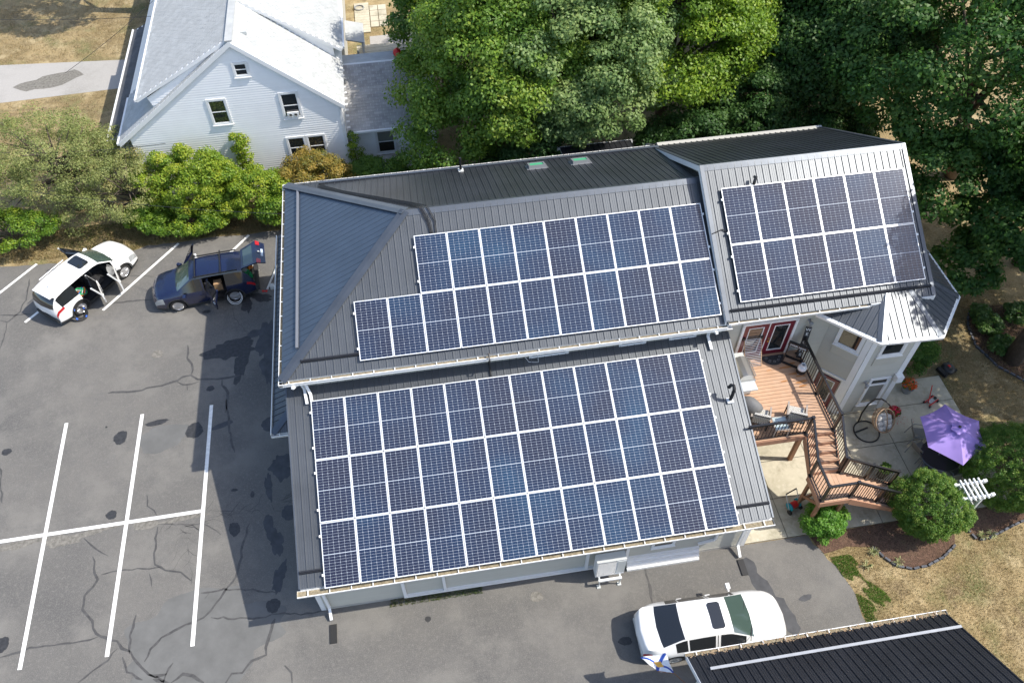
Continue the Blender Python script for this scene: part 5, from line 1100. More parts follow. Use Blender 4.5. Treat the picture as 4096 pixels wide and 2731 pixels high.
def tuft(c, r, h, n, seed, label, hue=.8, nm='garden_plant', m_='grass_blade'):
    rg = np.random.default_rng(seed); root = thing(nm, label, 'plant', c); mb = MB()
    for k in range(n):
        a = rg.uniform(0, 6.28); q = V((math.cos(a), math.sin(a), 0)); l = rg.uniform(.5, 1.) * r; w = .012
        s_ = V((-q.y, q.x, 0)) * w; mb.add([q * .02 - s_, q * .02 + s_, q * l * .6 + s_ + V((0, 0, h)), q * l * .6 - s_ + V((0, 0, h)), q * l + V((0, 0, h * .55))], [(0, 1, 2, 3), (3, 2, 4)])
    mb.build('leaves', mat('strap_leaf', (.17, .22, .07), .6, c2=(.42, .38, .2), vs=9) if 'strap_leaf' not in bpy.data.materials else bpy.data.materials['strap_leaf'], root); return root
for i, (x, y) in enumerate(((2005, 1268), (2062, 1292), (2255, 1232), (2275, 1228), (1990, 1300))):
    q = PO(x, y); tuft((q.x, q.y, .01), .26, .14, 26, i, ['strappy plant at the left end of the edged mulch bed', 'yellowing strappy plant in the middle of the edged mulch bed', 'pale strappy plant in front of the arbour bed, left one', 'pale strappy plant in front of the arbour bed, right one', 'green weed clump on the asphalt edge left of the mulch bed'][i])
# ground cover: grass on the lawns and along the lot edge
def scatter(name, n, region, size, hue, seed, m_='grass_blade'):
    rg = np.random.default_rng(seed); P_ = []
    while len(P_) < n:
        q = rg.uniform((region[0], region[2]), (region[1], region[3]), (n, 2))
        for a in q:
            if region[4](a[0], a[1]): P_.append(a)
            if len(P_) >= n: break
    a = np.array(P_[:n]); p = np.column_stack([a, np.full(n, size * .32)]); nr = rg.normal(0, 1, (n, 3)); nr[:, 2] *= .35
    pn = np.sin(a[:, 0] * 1.3 + np.sin(a[:, 1] * 2.1)) * .5 + np.sin(a[:, 1] * .9 + a[:, 0] * .4) * .5
    me = leaf_mesh(name, p, nr, size * rg.uniform(.5, 1.3, n), hue + pn * .28 + rg.normal(0, .2, n), m_, .16, seed); o = bpy.data.objects.new(name, me); COL.objects.link(o)
    return o
def inpoly(pts):
    def f(x, y):
        c = False; j = len(pts) - 1
        for i in range(len(pts)):
            if (pts[i][1] > y) != (pts[j][1] > y) and x < (pts[j][0] - pts[i][0]) * (y - pts[i][1]) / (pts[j][1] - pts[i][1]) + pts[i][0]: c = not c
            j = i
        return c
    return f
in_b1, in_b2, in_lot = inpoly(bed1), inpoly(bed2), inpoly(lot)
tag(scatter('grass', 60000, (18, 30, -6, 9.5, lambda x, y: not in_b1(x, y) and not in_b2(x, y) and not in_lot(x, y) and not (x < 25.3 and -.1 < y < 6.5)), .085, .12, 1), kind='stuff', label='dry grass of the right-hand lawn')
tag(scatter('grass', 22000, (-14, .6, 17.7, 19.6, lambda x, y: not in_lot(x, y)), .13, .42, 2), kind='stuff', label='rough grass along the far edge of the parking lot')
tag(scatter('grass', 16000, (-18, -5, 20, 40, lambda x, y: not (30 < y < 33.6)), .12, .15, 3), kind='stuff', label='dry grass beyond the shrubs')
tag(scatter('grass', 9000, (18.2, 20.2, -4.0, -.9, lambda x, y: not in_lot(x, y) and math.sin(x * 5 + y * 3) + math.sin(y * 4.3 - x * 2) + .5 * math.sin(x * 17 + y * 11) > -1.0 + abs(x - 18.6 + (y + 2.4) * .25) * 2.6), .07, .45, 4, 'fresh_leaf'), kind='stuff', label='green weeds at the edge of the driveway')
tag(scatter('grass', 1500, (3.6, 6.6, -.28, -.03, lambda x, y: True), .09, .8, 5), kind='stuff', label='grass strip along the foot of the wall')
# ================================================================== WHITE HOUSE
wh = thing('house', 'white clapboard house with pale shingle roofs and a steep front gable', 'house', (-1.4, 25, 0))
HX, HZ, HY = -.55, 7.78, 20.7; HR, HZR = 3.50, 4.31; HL, HZL = -6.34, 3.53; YB = 42
mR = (HZ - HZR) / (HR - HX); mL = (HZ - HZL) / (HX - HL)
core = [(-5.85, 0), (3.32, 0), (3.32, 4.25), (HX, HZ - .20), (-5.85, 3.75)]
gw = MB().add([(x, HY + .06, z) for x, z in core] + [(x, YB, z) for x, z in core], [(0, 1, 2, 3, 4), (9, 8, 7, 6, 5), (0, 5, 6, 1), (1, 6, 7, 2), (4, 9, 5, 0), (2, 7, 8, 3), (3, 8, 9, 4)]).build('wall', 'wall_core', wh, world=True)
siding(gw, (0, HY + .055, 0), (1, 0, 0), [(-5.85, .2), (3.32, .2), (3.32, 4.18), (HX, HZ - .25), (-5.85, 3.68)], .115, 'siding_w', nrm=(0, -1, 0))
siding(gw, (3.325, HY + .06, 0), (0, 1, 0), [(0, .2), (6, .2), (6, 4.2), (0, 4.2)], .23, 'siding_w', nrm=(1, 0, 0))
for x in (3.27, ): MB().box((x, HY + .03, 2.1), (.12, .05, 4.2)).build('corner_board', 'white', wh, world=True)
f0 = HY - .08
def roof_w(pts, nm='roof'): return roof_deck(wh, pts, .12, 'white', nm)
rR = roof_w([(HX, f0, HZ), (HR, f0, HZR), (HR, 24.2, HZR), (HX, 24.2, HZ)]); rR2 = roof_w([(HX, 24.2, HZ), (HR, 24.2, HZR), (HR, YB, HZR), (HX, YB, HZ)])
rL = roof_w([(HL, f0, HZL), (HX, f0, HZ), (HX, YB, HZ), (HL, YB, HZL)])
# dormers: left one begins just behind the gable, right one further back
DY = 20.95; DLx, DLz = -4.95, 5.46
dl = roof_w([(DLx, DY - .12, DLz), (HX, DY - .12, HZ + .05), (HX, YB, HZ + .05), (DLx, YB, DLz)], 'dormer_roof')
ck = MB().add([(-4.55, DY, 5.42), (-4.42, DY, HZL + (-4.42 - HL) * mL), (HX - .1, DY, HZ - .1), (HX - .1, DY, HZ - .06)], [(0, 1, 2, 3)]).add([(-4.55, DY, 5.42), (-4.55, YB, 5.42), (-4.42, YB, 4.9), (-4.42, DY, HZL + (-4.42 - HL) * mL)], [(0, 1, 2, 3)]).build('dormer_wall', 'siding_w', wh, world=True)
siding(ck, (0, DY - .004, 0), (1, 0, 0), [(-4.52, 5.40), (-4.42, 4.96), (-.75, 7.60), (-.75, 7.62)], .115, 'siding_w', nrm=(0, -1, 0))
MB().bar((DLx - .06, DY - .14, DLz - .05), (DLx - .06, YB, DLz - .05), .09, .10).build('gutter', 'white', wh, world=True)
DRY = 24.05; DRx, DRz = 3.62, 5.0
dr = roof_w([(HX, DRY - .12, HZ + .05), (DRx, DRY - .12, DRz), (DRx, YB, DRz), (HX, YB, HZ + .05)], 'dormer_roof')
MB().add([(3.2, DRY, DRz + .2), (3.2, DRY, HZR + (HR - 3.2) * mR), (HX + .1, DRY, HZ - .1), (HX + .1, DRY, HZ - .06)], [(3, 2, 1, 0)]).add([(3.2, DRY, DRz + .15), (3.2, YB, DRz + .15), (3.2, YB, 4.4), (3.2, DRY, 4.4)], [(0, 1, 2, 3)]).build('dormer_wall', 'siding_w', wh, world=True)
MB().bar((DRx + .04, DRY + .1, DRz - .05), (DRx + .04, 34, DRz - .05), .09, .10).build('gutter', 'white', wh, world=True)
# rakes
for a, b in (((HX, HZ), (HR, HZR)), ((HL, HZL), (HX, HZ))):
    MB().slab([(a[0], f0 - .005, a[1] + .02), (b[0], f0 - .005, b[1] + .02), (b[0], f0 - .005, b[1] - .20), (a[0], f0 - .005, a[1] - .20)], (0, -1, 0), .04).build('rake_board', 'white', wh, world=True)
MB().slab([(DLx, DY - .13, DLz + .01), (HX, DY - .13, HZ + .06), (HX, DY - .13, HZ - .1), (DLx, DY - .13, DLz - .14)], (0, -1, 0), .03).build('rake_board', 'white', wh, world=True)
MB().bar((HX, f0, HZ + .05), (HX, 40, HZ + .10), .30, .05).build('ridge_cap', 'shingle', wh, world=True)
MB().bar((HL - .05, f0, HZL - .04), (HL - .05, 24, HZL - .04), .09, .1).build('gutter', 'white', wh, world=True)
# shingles: single tabs where they can be told apart, further courses joined
def shingles(parent, O, u, v, w, h, m_, tw=.30, ex=.145, budget=300, seed=0, lim=None, th=.012):
    O = V(O); u = V(u).normalized(); v = V(v).normalized(); n = u.cross(v)
    if n.z < 0: n = -n
    r = random.Random(seed); base = MB().slab([u * .004 + n * (th + .004), u * (tw - .004) + n * (th + .004), u * (tw - .004) + v * (ex + .03) + n * .004, u * .004 + v * (ex + .03) + n * .004], n, th * .8).mesh('shingle', m_)
    rest = MB(); cnt = 0; inv = mw(parent).inverted(); nr = int(h / ex); nc = int(w / tw)
    bv = [tuple(x.co) for x in base.vertices]; bf = [tuple(p.vertices) for p in base.polygons]
    for j in range(nr):
        for i in range(-1, nc + 1):
            x = i * tw + (tw / 2 if j % 2 else 0); y = j * ex
            if x < -.01 or x + tw > w + .02: continue
            if lim and not lim(x + tw / 2, y + ex / 2): continue
            p_ = O + u * x + v * y + n * r.uniform(0, .004)
            if cnt < budget: inst('shingle', base, parent, inv @ Matrix.Translation(p_)); cnt += 1
            else: rest.add([V(q) + p_ for q in bv], bf)
    if rest.f: rest.build('shingle_courses', m_, parent, world=True, kind='stuff')
aR = math.atan(mR); vR = V((-math.cos(aR), 0, math.sin(aR))); LR = (HR - HX) / math.cos(aR)
shingles(rR, (HR, f0, HZR), (0, 1, 0), vR, 3.45, LR, 'shingle', budget=150, seed=1)
aL = math.atan(mL); vL = V((math.cos(aL), 0, math.sin(aL))); LL = (HX - HL) / math.cos(aL)
shingles(rL, (HL, f0, HZL), (0, 1, 0), vL, 3.6, LL, 'shingle', budget=60, seed=2, lim=lambda x, y: x < .62 or y < 2.6)
aD = math.atan((HZ + .05 - DLz) / (HX - DLx)); vD = V((math.cos(aD), 0, math.sin(aD))); shingles(dl, (DLx, DY - .12, DLz), (0, 1, 0), vD, 12, (HX - DLx) / math.cos(aD), 'shingle', budget=60, seed=3, tw=.3)
aE = math.atan((HZ + .05 - DRz) / (DRx - HX)); vE = V((-math.cos(aE), 0, math.sin(aE))); shingles(dr, (DRx, DRY - .12, DRz), (0, 1, 0), vE, 10, (DRx - HX) / math.cos(aE), 'shingle', budget=30, seed=4)
W0 = HY + .05
window(wh, (-.40, W0, 6.47), (1, 0, 0), (0, -1, 0), .66, .70, 'hung', fr=.085)
window(wh, (-1.80, W0, 4.56), (1, 0, 0), (0, -1, 0), .84, 1.30, 'hung', fr=.085)
window(wh, (1.22, W0, 4.54), (1, 0, 0), (0, -1, 0), .84, 1.34, 'hung', fr=.085)
window(wh, (1.06, W0, 2.30), (1, 0, 0), (0, -1, 0), .86, 1.22, 'hung', fr=.08); window(wh, (1.94, W0, 2.30), (1, 0, 0), (0, -1, 0), .86, 1.22, 'hung', fr=.08)
fb = MB().box((1.24, W0 - .08, 4.10), (.50, .06, .26)); fb.build('window_fan', 'white', wh, world=True)
for x in (1.13, 1.35): MB().lathe(None, [(.085, 0), (.085, .012), (.06, .012), (.06, .0)], 14, Matrix.Translation((x, W0 - .11, 4.10)) @ Matrix.Rotation(R_(90), 4, 'X')).build('fan_grille', 'ltgrey', wh, world=True)
MB().box((-.08, 21.9, 7.45), (.24, .28, .14)).build('roof_vent', 'ltgrey', wh, world=True)
# dark porch roof on the left
pd = roof_w([(-7.25, 21.9, 2.75), (-5.9, 21.9, 3.35), (-5.9, 31.2, 3.35), (-7.25, 31.2, 2.75)], 'porch_roof')
ap = math.atan(.6 / 1.35); shingles(pd, (-7.25, 21.9, 2.75), (0, 1, 0), (math.cos(ap), 0, math.sin(ap)), 9.3, 1.47, 'shingle_dk', budget=0, seed=5)
MB().bar((-7.31, 21.9, 2.75), (-7.31, 31.2, 2.75), .08, .09).build('gutter', 'white', wh, world=True)
MB().box((-6.4, 26.6, 1.33), (1.0, 9.0, 2.66)).build('porch_wall', 'siding_w', wh, world=True)
# annex
AY = 21.0; ta = .42
an = roof_w([(3.36, AY, 2.66), (7.6, AY, 2.66), (7.6, 24.3, 2.66 + 3.3 * ta), (3.36, 24.3, 2.66 + 3.3 * ta)], 'annex_roof')
aa = math.atan(ta); shingles(an, (3.38, AY, 2.66), (1, 0, 0), (0, math.cos(aa), math.sin(aa)), 3.6, 3.3 / math.cos(aa), 'shingle2', budget=300, seed=6, tw=.29, ex=.15)
MB().slab([(3.36, 24.3, 4.05), (7.6, 24.3, 4.05), (7.6, 25.3, 3.85), (3.36, 25.3, 3.85)], (0, 0, 1), .1).build('annex_roof', 'shingle', wh, world=True)
aw = MB().prism([(3.36, 21.32), (7.4, 21.32), (7.4, 25.0), (3.36, 25.0)], 0, 2.6).build('annex_wall', 'wall_core', wh, world=True)
siding(aw, (3.36, 21.315, 0), (1, 0, 0), [(0, .1), (4.0, .1), (4.0, 2.6), (0, 2.6)], .115, 'siding_w', nrm=(0, -1, 0))
window(wh, (5.02, 21.30, 1.72), (1, 0, 0), (0, -1, 0), .95, 1.35, 'hung', fr=.09, gl=('glass', 'glass_lt'))
MB().bar((3.34, AY - .06, 2.62), (7.6, AY - .06, 2.62), .10, .09).build('gutter', 'white', wh, world=True)
MB().lathe((3.50, 23.3, 3.68), [(.07, 0), (.07, .2), (.10, .22), (.03, .28)], 12).build('roof_vent', 'grey', wh, world=True)
# satellite dish and small hood on the right eave
MB().lathe(None, [(0, 0), (.15, .015), (.27, .06), (.28, .065), (.15, .03), (0, .012)], 20, Matrix.Translation((3.0, 31.6, 5.9)) @ Matrix.Rotation(R_(-35), 4, 'X') @ Matrix.Rotation(R_(20), 4, 'Y')).build('satellite_dish', 'ltgrey', wh, world=True)
MB().slab([(3.6, 27.4, 3.4), (4.5, 27.4, 3.15), (4.5, 29.2, 3.15), (3.6, 29.2, 3.4)], (0, 0, 1), .06).build('porch_hood', 'shingle', wh, world=True)
for y in (27.5, 29.1): MB().bar((4.4, y, 0), (4.4, y, 3.1), .1).build('porch_post', 'white', wh, world=True)
tag(MB().lathe((6.05, 24.5, 4.02), [(.02, 0), (.16, .05), (.20, .2), (.17, .34), (.06, .38), (.05, .44), (0, .46)], 16).build('lantern', 'redp', None, smooth=True), 'dark red globe lantern standing on the annex roof ridge', 'lantern')
# back terrace: railing, slabs, deck boards, hose, chairs
bt = thing('terrace', 'pale timber terrace with a railing behind the annex', 'terrace', (5.6, 28.5, 0))
for k in range(9): MB().box((5.6, 26.4 + k * .33, 1.9), (3.2, .31, .05)).build('terrace_board', 'concrete', bt, world=True)
for k in range(4): MB().bar((4.1, 27.6 + k * .38, 2.0 - k * .1), (7.1, 27.6 + k * .38, 2.0 - k * .1), .05, .09).build('rail_bar', 'ltgrey', bt, world=True)
for x in (4.1, 7.0): MB().bar((x, 27.6, 0), (x, 27.6, 2.6), .09).build('rail_post', 'ltgrey', bt, world=True)
sheet('path', [(4.6, 31.6), (9.5, 31.6), (9.5, 33.6), (5.2, 33.2), (4.6, 33.2)], .006, 'road', kind='structure')
ws = thing('wooden_walk', 'pale weathered board walk behind the white house', 'walkway', (4.2, 35, 0))
for k in range(12): MB().box((4.28, 33.7 + k * .27, .05), (.85, .255, .05)).build('plank', 'deck' if 0 else 'concrete', ws, world=True)
ps = thing('stepping_slabs', 'two columns of pale square paving slabs on the dry grass', 'paving', (5.2, 35.3, 0))
for i in range(2):
    for j in range(4): MB().box((4.98 + i * .50, 34.4 + j * .60, .03), (.46, .56, .05)).build('paving_slab', 'concrete', ps, world=True)
tag(MB().tube([(4.15 + .26 * math.cos(t) * (1 + .02 * t / 6), 36.2 + .26 * math.sin(t), .09 + t * .004) for t in [2 * math.pi * k / 20 for k in range(52)]], .02, 6).build('garden_hose', 'grey', None), 'grey garden hose coiled on the pale board walk', 'hose')
# overhead wires crossing the left of the picture
def wire(a, b, sag, label, r=.010): 
    a, b = V(a), V(b); tag(MB().tube([a.lerp(b, t / 16) - V((0, 0, sag * 4 * (t / 16) * (1 - t / 16))) for t in range(17)], r, 5).build('overhead_wire', 'black', None), label, 'wire', 'overhead wires on the left')
wire(PO(-60, 44, 5.5), PO(350, 38, 5.0), .1, 'upper overhead wire running to the white house eave'); wire(PO(150, 168, 4), PO(352, 2, 5), .1, 'slanting wire crossing the pale road')
wire(PO(-60, 350, 4.0), PO(380, 330, 4.6), .2, 'wire crossing in front of the sparse tree'); wire(PO(-30, 425, 3.2), PO(655, 492, 5.6), .25, 'lower dark wire reaching the left corner of the metal roof')

# ================================================================== GARAGE AND FLAG
ga = thing('garage', 'black metal roofed garage at the bottom right corner', 'garage', (15.6, -9, 0))
gz0 = 2.9; gl, gr = 11.84, 19.45; gy0 = -4.1
pt = PXp(4096, 2731 * 1565 / 1568., gr); tg_ = (pt.z - gz0) / (gy0 - pt.y); print('garage slope', tg_)
tg_ = max(.3, min(.9, tg_)); ag = math.atan(tg_); Yr = -9.6; Lg = (gy0 - Yr) / math.cos(ag)
gd = roof_deck(ga, [(gr, gy0, gz0), (gl, gy0, gz0), (gl, Yr, gz0 + (gy0 - Yr) * tg_), (gr, Yr, gz0 + (gy0 - Yr) * tg_)], .10, 'white', 'roof')
roof_sheets(gd, (gl, gy0, gz0), (1, 0, 0), (0, -math.cos(ag), math.sin(ag)), [(0, 0), (gr - gl, 0), (gr - gl, Lg), (0, Lg)], 'roof_black', pitch=.2286)
roof_deck(ga, [(gl, Yr, gz0 + (gy0 - Yr) * tg_), (gr, Yr, gz0 + (gy0 - Yr) * tg_), (gr, -15, gz0), (gl, -15, gz0)][::-1], .10, 'roof_black', 'roof')
gb = MB().prism([(gl + .35, gy0 - .4), (gr - .35, gy0 - .4), (gr - .35, -14.7), (gl + .35, -14.7)][::-1], 0, 2.85).build('wall', 'wall_core', ga, world=True)
siding(gb, (gl + .35, gy0 - .4, 0), (0, -1, 0), [(0, .1), (6, .1), (6, 2.85), (0, 2.85)], .105, nrm=(-1, 0, 0))
MB().slab([(gl + .35, gy0 - .4, 2.8), (gl + .35, -14.7, 2.8), (gl + .35, Yr, gz0 + (gy0 - Yr) * tg_ - .1)], (-1, 0, 0), .08).build('gable_wall', 'siding', ga, world=True)
gutter(ga, [(gl - .03, gy0 + .12, gz0 - .02), (gr + .03, gy0 + .12, gz0 - .02)], [(0, 1, 0)], w=.12)
MB().slab([(gl - .015, gy0, gz0 + .02), (gl - .015, Yr, gz0 + (gy0 - Yr) * tg_ + .02), (gl - .015, Yr, gz0 + (gy0 - Yr) * tg_ - .18), (gl - .015, gy0, gz0 - .18)], (-1, 0, 0), .03).build('rake_fascia', 'white', ga, world=True)
ys = -4.62; zs = gz0 + (gy0 - ys) * tg_ + .05
MB().bar((gl + .42, ys, zs), (gr - .04, ys, zs), .075, .05).build('snow_guard', 'bar_grey', ga, world=True)
r9 = random.Random(5)
lt = MB()
for k in range(300):
    x = gl + (gr - gl) * r9.random(); y = gy0 + r9.uniform(-.07, .08); z = gz0 + max(0, gy0 - y) * tg_ + .02; s_ = r9.uniform(.015, .04)
    lt.add([(x, y, z), (x + s_, y + r9.uniform(-.02, .02), z + .01), (x + s_ * .8, y + s_, z + .012), (x - s_ * .2, y + s_ * .7, z)], [(0, 1, 2, 3)])
lt.build('fallen_leaves', mat('dry_leaf', (.30, .17, .08), .9, c2=(.42, .33, .22), vs=20), ga, world=True, kind='stuff')
# flag: white with blue saltire and a gold field in the middle
fl = thing('flag', 'white flag with a blue diagonal cross and gold centre on a pole from the garage', 'flag', (11.9, -5.0, 2.4))
k6 = crop(2500, 2400, 4.737)
q = {n_: k6(x, y, z) for n_, x, y, z in (('tl', 285, 1085, 1.9), ('tr', 760, 1000, 1.95), ('br', 930, 1385, 2.05), ('bl', 615, 1345, 2.0))}
def fq(s_, t): 
    a = q['tl'].lerp(q['tr'], s_); b = q['bl'].lerp(q['br'], s_); p_ = a.lerp(b, t); return p_ + V((0, 0, .05 * math.sin(s_ * 7 + t * 3) + .03 * math.sin(t * 9)))
NF = 26; cl = {}
for i in range(NF):
    for j in range(NF):
        s_, t = (i + .5) / NF, (j + .5) / NF; w_f = abs(s_ - t) < .085 or abs(s_ + t - 1) < .085
        key = 'flag_emblem' if abs(s_ - .5) < .16 and abs(t - .5) < .16 else 'flag_cross' if w_f else 'flag_field'
        if key == 'flag_cross': key += str((s_ > .5) + 2 * (t > .5))
        cl.setdefault(key, MB()).add([fq(i / NF, j / NF), fq((i + 1) / NF, j / NF), fq((i + 1) / NF, (j + 1) / NF), fq(i / NF, (j + 1) / NF)], [(3, 2, 1, 0)])
for k, mb in cl.items(): mb.build(k.rstrip('0123'), mat('cloth_white', (.78, .79, .80), .8) if k == 'flag_field' else mat('cloth_blue', (.02, .07, .36), .8) if 'cross' in k else mat('cloth_gold', (.75, .42, .08), .8), fl, world=True, smooth=True)
pe = (12.19, -5.0, 1.95); MB().tube([V(pe), q['br'] + V((0, 0, .02)), q['bl'] + V((0, 0, .02))], .014, 8).build('flag_pole', 'wood', fl, world=True)
MB().box(pe, (.06, .10, .16)).build('pole_bracket', 'ltgrey', fl, world=True)

# ================================================================== DECK, STAIRS
z1 = crop(2800, 1200, 1.6505); z2 = crop(2850, 1600, 3.137); z3 = crop(3250, 1500, 2.8); z4 = crop(2850, 1230, 3.92)
D = 3.0; LD = 2.10
dk = thing('deck', 'brown composite deck with black railings and an L-shaped stair to the patio', 'deck', (17.2, 3.6, 0))
DX0, DX1, DY0, DY1 = 15.50, 18.70, 2.12, 5.53; bw = .137
n_b = int((DY1 - DY0) / bw)
for k in range(n_b):
    y = DY0 + (k + .5) * (DY1 - DY0) / n_b; MB().box(((DX0 + DX1) / 2 - .0, y, D - .0125), (DX1 - DX0 - .30, bw - .008, .025)).build('deck_board', 'wetwood' if k in (19, 20) and 0 else 'deck', dk, world=True)
for x in (DX0 + .068, DX1 - .068): MB().box((x, (DY0 + DY1) / 2, D - .012), (.136, DY1 - DY0, .028)).build('deck_board', 'deck', dk, world=True)
for k in (0, 1):
    MB().box(((DX0 + DX1) / 2, DY0 - .02 - .0 * k, D - .13), (DX1 - DX0 + .06, .03, .24)).build('deck_fascia', 'deckfascia', dk, world=True) if k == 0 else MB().box((DX1 + .02, (DY0 + DY1) / 2, D - .13), (.03, DY1 - DY0, .24)).build('deck_fascia', 'deckfascia', dk, world=True)
MB().box((17.1, 3.8, D - .16), (3.1, 3.3, .12)).build('deck_frame', 'wood', dk, world=True)
def post(x, y, a, b, w=.14): MB().box((x, y, (a + b) / 2), (w, w, b - a)).build('deck_post', 'wood', dk, world=True)
post(18.2, 2.88, 0, D - .2); post(15.9, 2.88, 0, D - .2); 
SX0, SX1 = 17.72, 18.68; LY0, LY1 = .12, 1.12
nst = 5; rise = (D - LD) / nst; tread = (DY0 - LY1) / (nst - 1)
for k in range(1, nst):
    y1_ = DY0 - (k - 1) * tread; y0_ = y1_ - tread; z = D - k * rise
    for h_ in (.26, .74): MB().box(((SX0 + SX1) / 2, y0_ + tread * h_ - .01, z - .0125), (SX1 - SX0 + .05, tread * .48, .025)).build('stair_tread', 'deck', dk, world=True)
    MB().box(((SX0 + SX1) / 2, y1_ - .012, z + rise / 2 - .02), (SX1 - SX0, .02, rise - .02)).build('stair_riser', 'deckfascia', dk, world=True)
MB().box(((SX0 + SX1) / 2, LY1 - .01, LD + rise / 2 - .02), (SX1 - SX0, .02, rise - .02)).build('stair_riser', 'deckfascia', dk, world=True)
for x in (SX0 - .02, SX1 + .02): MB().add([(x - .02, DY0, D - .03), (x + .02, DY0, D - .03), (x - .02, DY0, D - .40), (x + .02, DY0, D - .40), (x - .02, LY1, LD + .12), (x + .02, LY1, LD + .12), (x - .02, LY1, LD - .25), (x + .02, LY1, LD - .25)], [(0, 1, 3, 2), (4, 6, 7, 5), (0, 4, 5, 1), (2, 3, 7, 6), (0, 2, 6, 4), (1, 5, 7, 3)]).build('stringer', 'deckfascia', dk, world=True)
LX0 = SX0 - .08; LX1 = 18.66
for k in range(7):
    w_ = (LX1 - LX0) / 7; MB().box((LX0 + (k + .5) * w_, (LY0 + LY1) / 2, LD - .0125), (w_ - .008, LY1 - LY0, .025)).build('deck_board', 'deck', dk, world=True)
MB().box(((LX0 + LX1) / 2, LY0 - .02, LD - .13), (LX1 - LX0 + .06, .03, .24)).build('deck_fascia', 'deckfascia', dk, world=True); MB().box((LX0 - .02, (LY0 + LY1) / 2, LD - .13), (.03, LY1 - LY0, .24)).build('deck_fascia', 'deckfascia', dk, world=True)
MB().box(((LX0 + LX1) / 2, (LY0 + LY1) / 2, LD - .14), (LX1 - LX0 - .06, LY1 - LY0 - .06, .10)).build('deck_frame', 'wood', dk, world=True)
post(LX0 + .1, LY1 - .1, 0, LD - .1, .10); post(LX0 + .1, LY0 + .1, 0, LD - .1, .10); post(LX1 - .1, LY0 + .1, 0, LD - .1, .10)
MB().bar((LX0 + .08, LY1 - .1, .9), (LX0 + .08, LY0 + .1, 1.75), .06, .09).bar((LX0 + .1, LY1 - .05, .35), (LX1 - .1, LY1 - .05, 1.2), .06, .09).build('brace', 'wood', dk, world=True)
n2_ = 12; r2 = LD / n2_; t2_ = .272
for k in range(1, n2_):
    x0 = LX1 + (k - 1) * t2_; z = LD - k * r2
    for h_ in (.26, .74): MB().box((x0 + t2_ * h_ + .01, (LY0 + LY1) / 2, z - .0125), (t2_ * .48, LY1 - LY0 + .05, .025)).build('stair_tread', 'deck', dk, world=True)
    MB().box((x0 + .012, (LY0 + LY1) / 2, z + r2 / 2 - .02), (.02, LY1 - LY0, r2 - .02)).build('stair_riser', 'deckfascia', dk, world=True)
XE = LX1 + (n2_ - 1) * t2_
for y in (LY0 - .02, LY1 + .02): MB().add([(LX1, y - .02, LD - .02), (LX1, y + .02, LD - .02), (LX1, y - .02, LD - .34), (LX1, y + .02, LD - .34), (XE, y - .02, r2), (XE, y + .02, r2), (XE, y - .02, .01), (XE, y + .02, .01)], [(0, 1, 3, 2), (4, 6, 7, 5), (0, 4, 5, 1), (2, 3, 7, 6), (0, 2, 6, 4), (1, 5, 7, 3)]).build('stringer', 'deckfascia', dk, world=True)
def railing(a, b, h=.92, posts=(True, True), step=.118, foot=.06):
    """top rail, bottom rail, balusters and newels between floor points a and b"""
    a, b = V(a), V(b); up = V((0, 0, 1)); root = MB().bar(a + up * h, b + up * h, .07, .045).build('handrail', 'rail', dk, world=True)
    MB().bar(a + up * foot, b + up * foot, .04, .03).build('bottom_rail', 'rail', root, world=True)
    MB().bar(a + up * (h - .07), b + up * (h - .07), .035, .03).build('top_rail', 'rail', root, world=True)
    n = max(2, int((b - a).length / step)); bal = MB().box((0, 0, (h - .08 + foot) / 2), (.019, .019, h - .10 - foot)).mesh('baluster', 'rail'); inv = mw(root).inverted()
    for k in range(1, n): inst('baluster', bal, root, inv @ Matrix.Translation(a.lerp(b, k / n)))
    for p_, f in ((a, posts[0]), (b, posts[1])):
        if f: MB().box(p_ + up * (h / 2 + .01), (.078, .078, h + .04)).box(p_ + up * (h + .045), (.10, .10, .03)).box(p_ + up * .015, (.13, .13, .03)).build('newel_post', 'rail', root, world=True)
E_ = .06
railing((15.55, DY0 + E_, D), (SX0 - .03, DY0 + E_, D), posts=(False, True))
railing((DX1 - E_, 5.35, D), (DX1 - E_, 3.62, D), posts=(True, True)); railing((DX1 - E_, 3.62, D), (DX1 - E_, DY0 + E_, D), posts=(False, True))
for x in (SX0 - .03, DX1 - E_):
    railing((x, DY0 + .0, D), (x, LY1 - .02, LD), posts=(False, True))
railing((LX0 + E_, LY1 - .05, LD), (LX0 + E_, LY0 + E_, LD), posts=(False, True)); railing((LX0 + E_, LY0 + E_, LD), (LX1, LY0 + E_, LD), posts=(False, True))
for y in (LY0 + E_, LY1 - E_):
    railing((LX1 + .04, y, LD - .02), (LX1 + 1.15, y, LD - .02 - 1.15 * r2 / t2_), posts=(y > 1, True)); railing((LX1 + 1.15, y, LD - .02 - 1.15 * r2 / t2_), (LX1 + 2.3, y, LD - .02 - 2.3 * r2 / t2_), posts=(False, True))
# wet marks on the deck
for i, (x, y, a, b, r_) in enumerate(((1220, 880, .20, .045, .3), (1180, 930, .35, .05, .1), (1300, 1030, .26, .05, .2), (1380, 1065, .18, .045, .2), (1400, 1160, .24, .05, .2), (1120, 1155, .14, .03, .1), (1420, 1225, .18, .03, .2), (880, 985, .10, .02, .1))):
    q_ = z4(x, y, D); rg = random.Random(i); pts = [(q_.x + a * math.cos(t) * rg.uniform(.8, 1.1), q_.y + b * math.sin(t) * rg.uniform(.8, 1.2) + .1 * r_ * math.cos(t), D + .0045) for t in [2 * math.pi * k / 16 for k in range(16)]]
    MB().poly(pts).build('wet_mark', 'wetwood', dk, world=True)

# ================================================================== THINGS ON THE DECK
def gz_(f, x, y, z): return f(x, y, z)
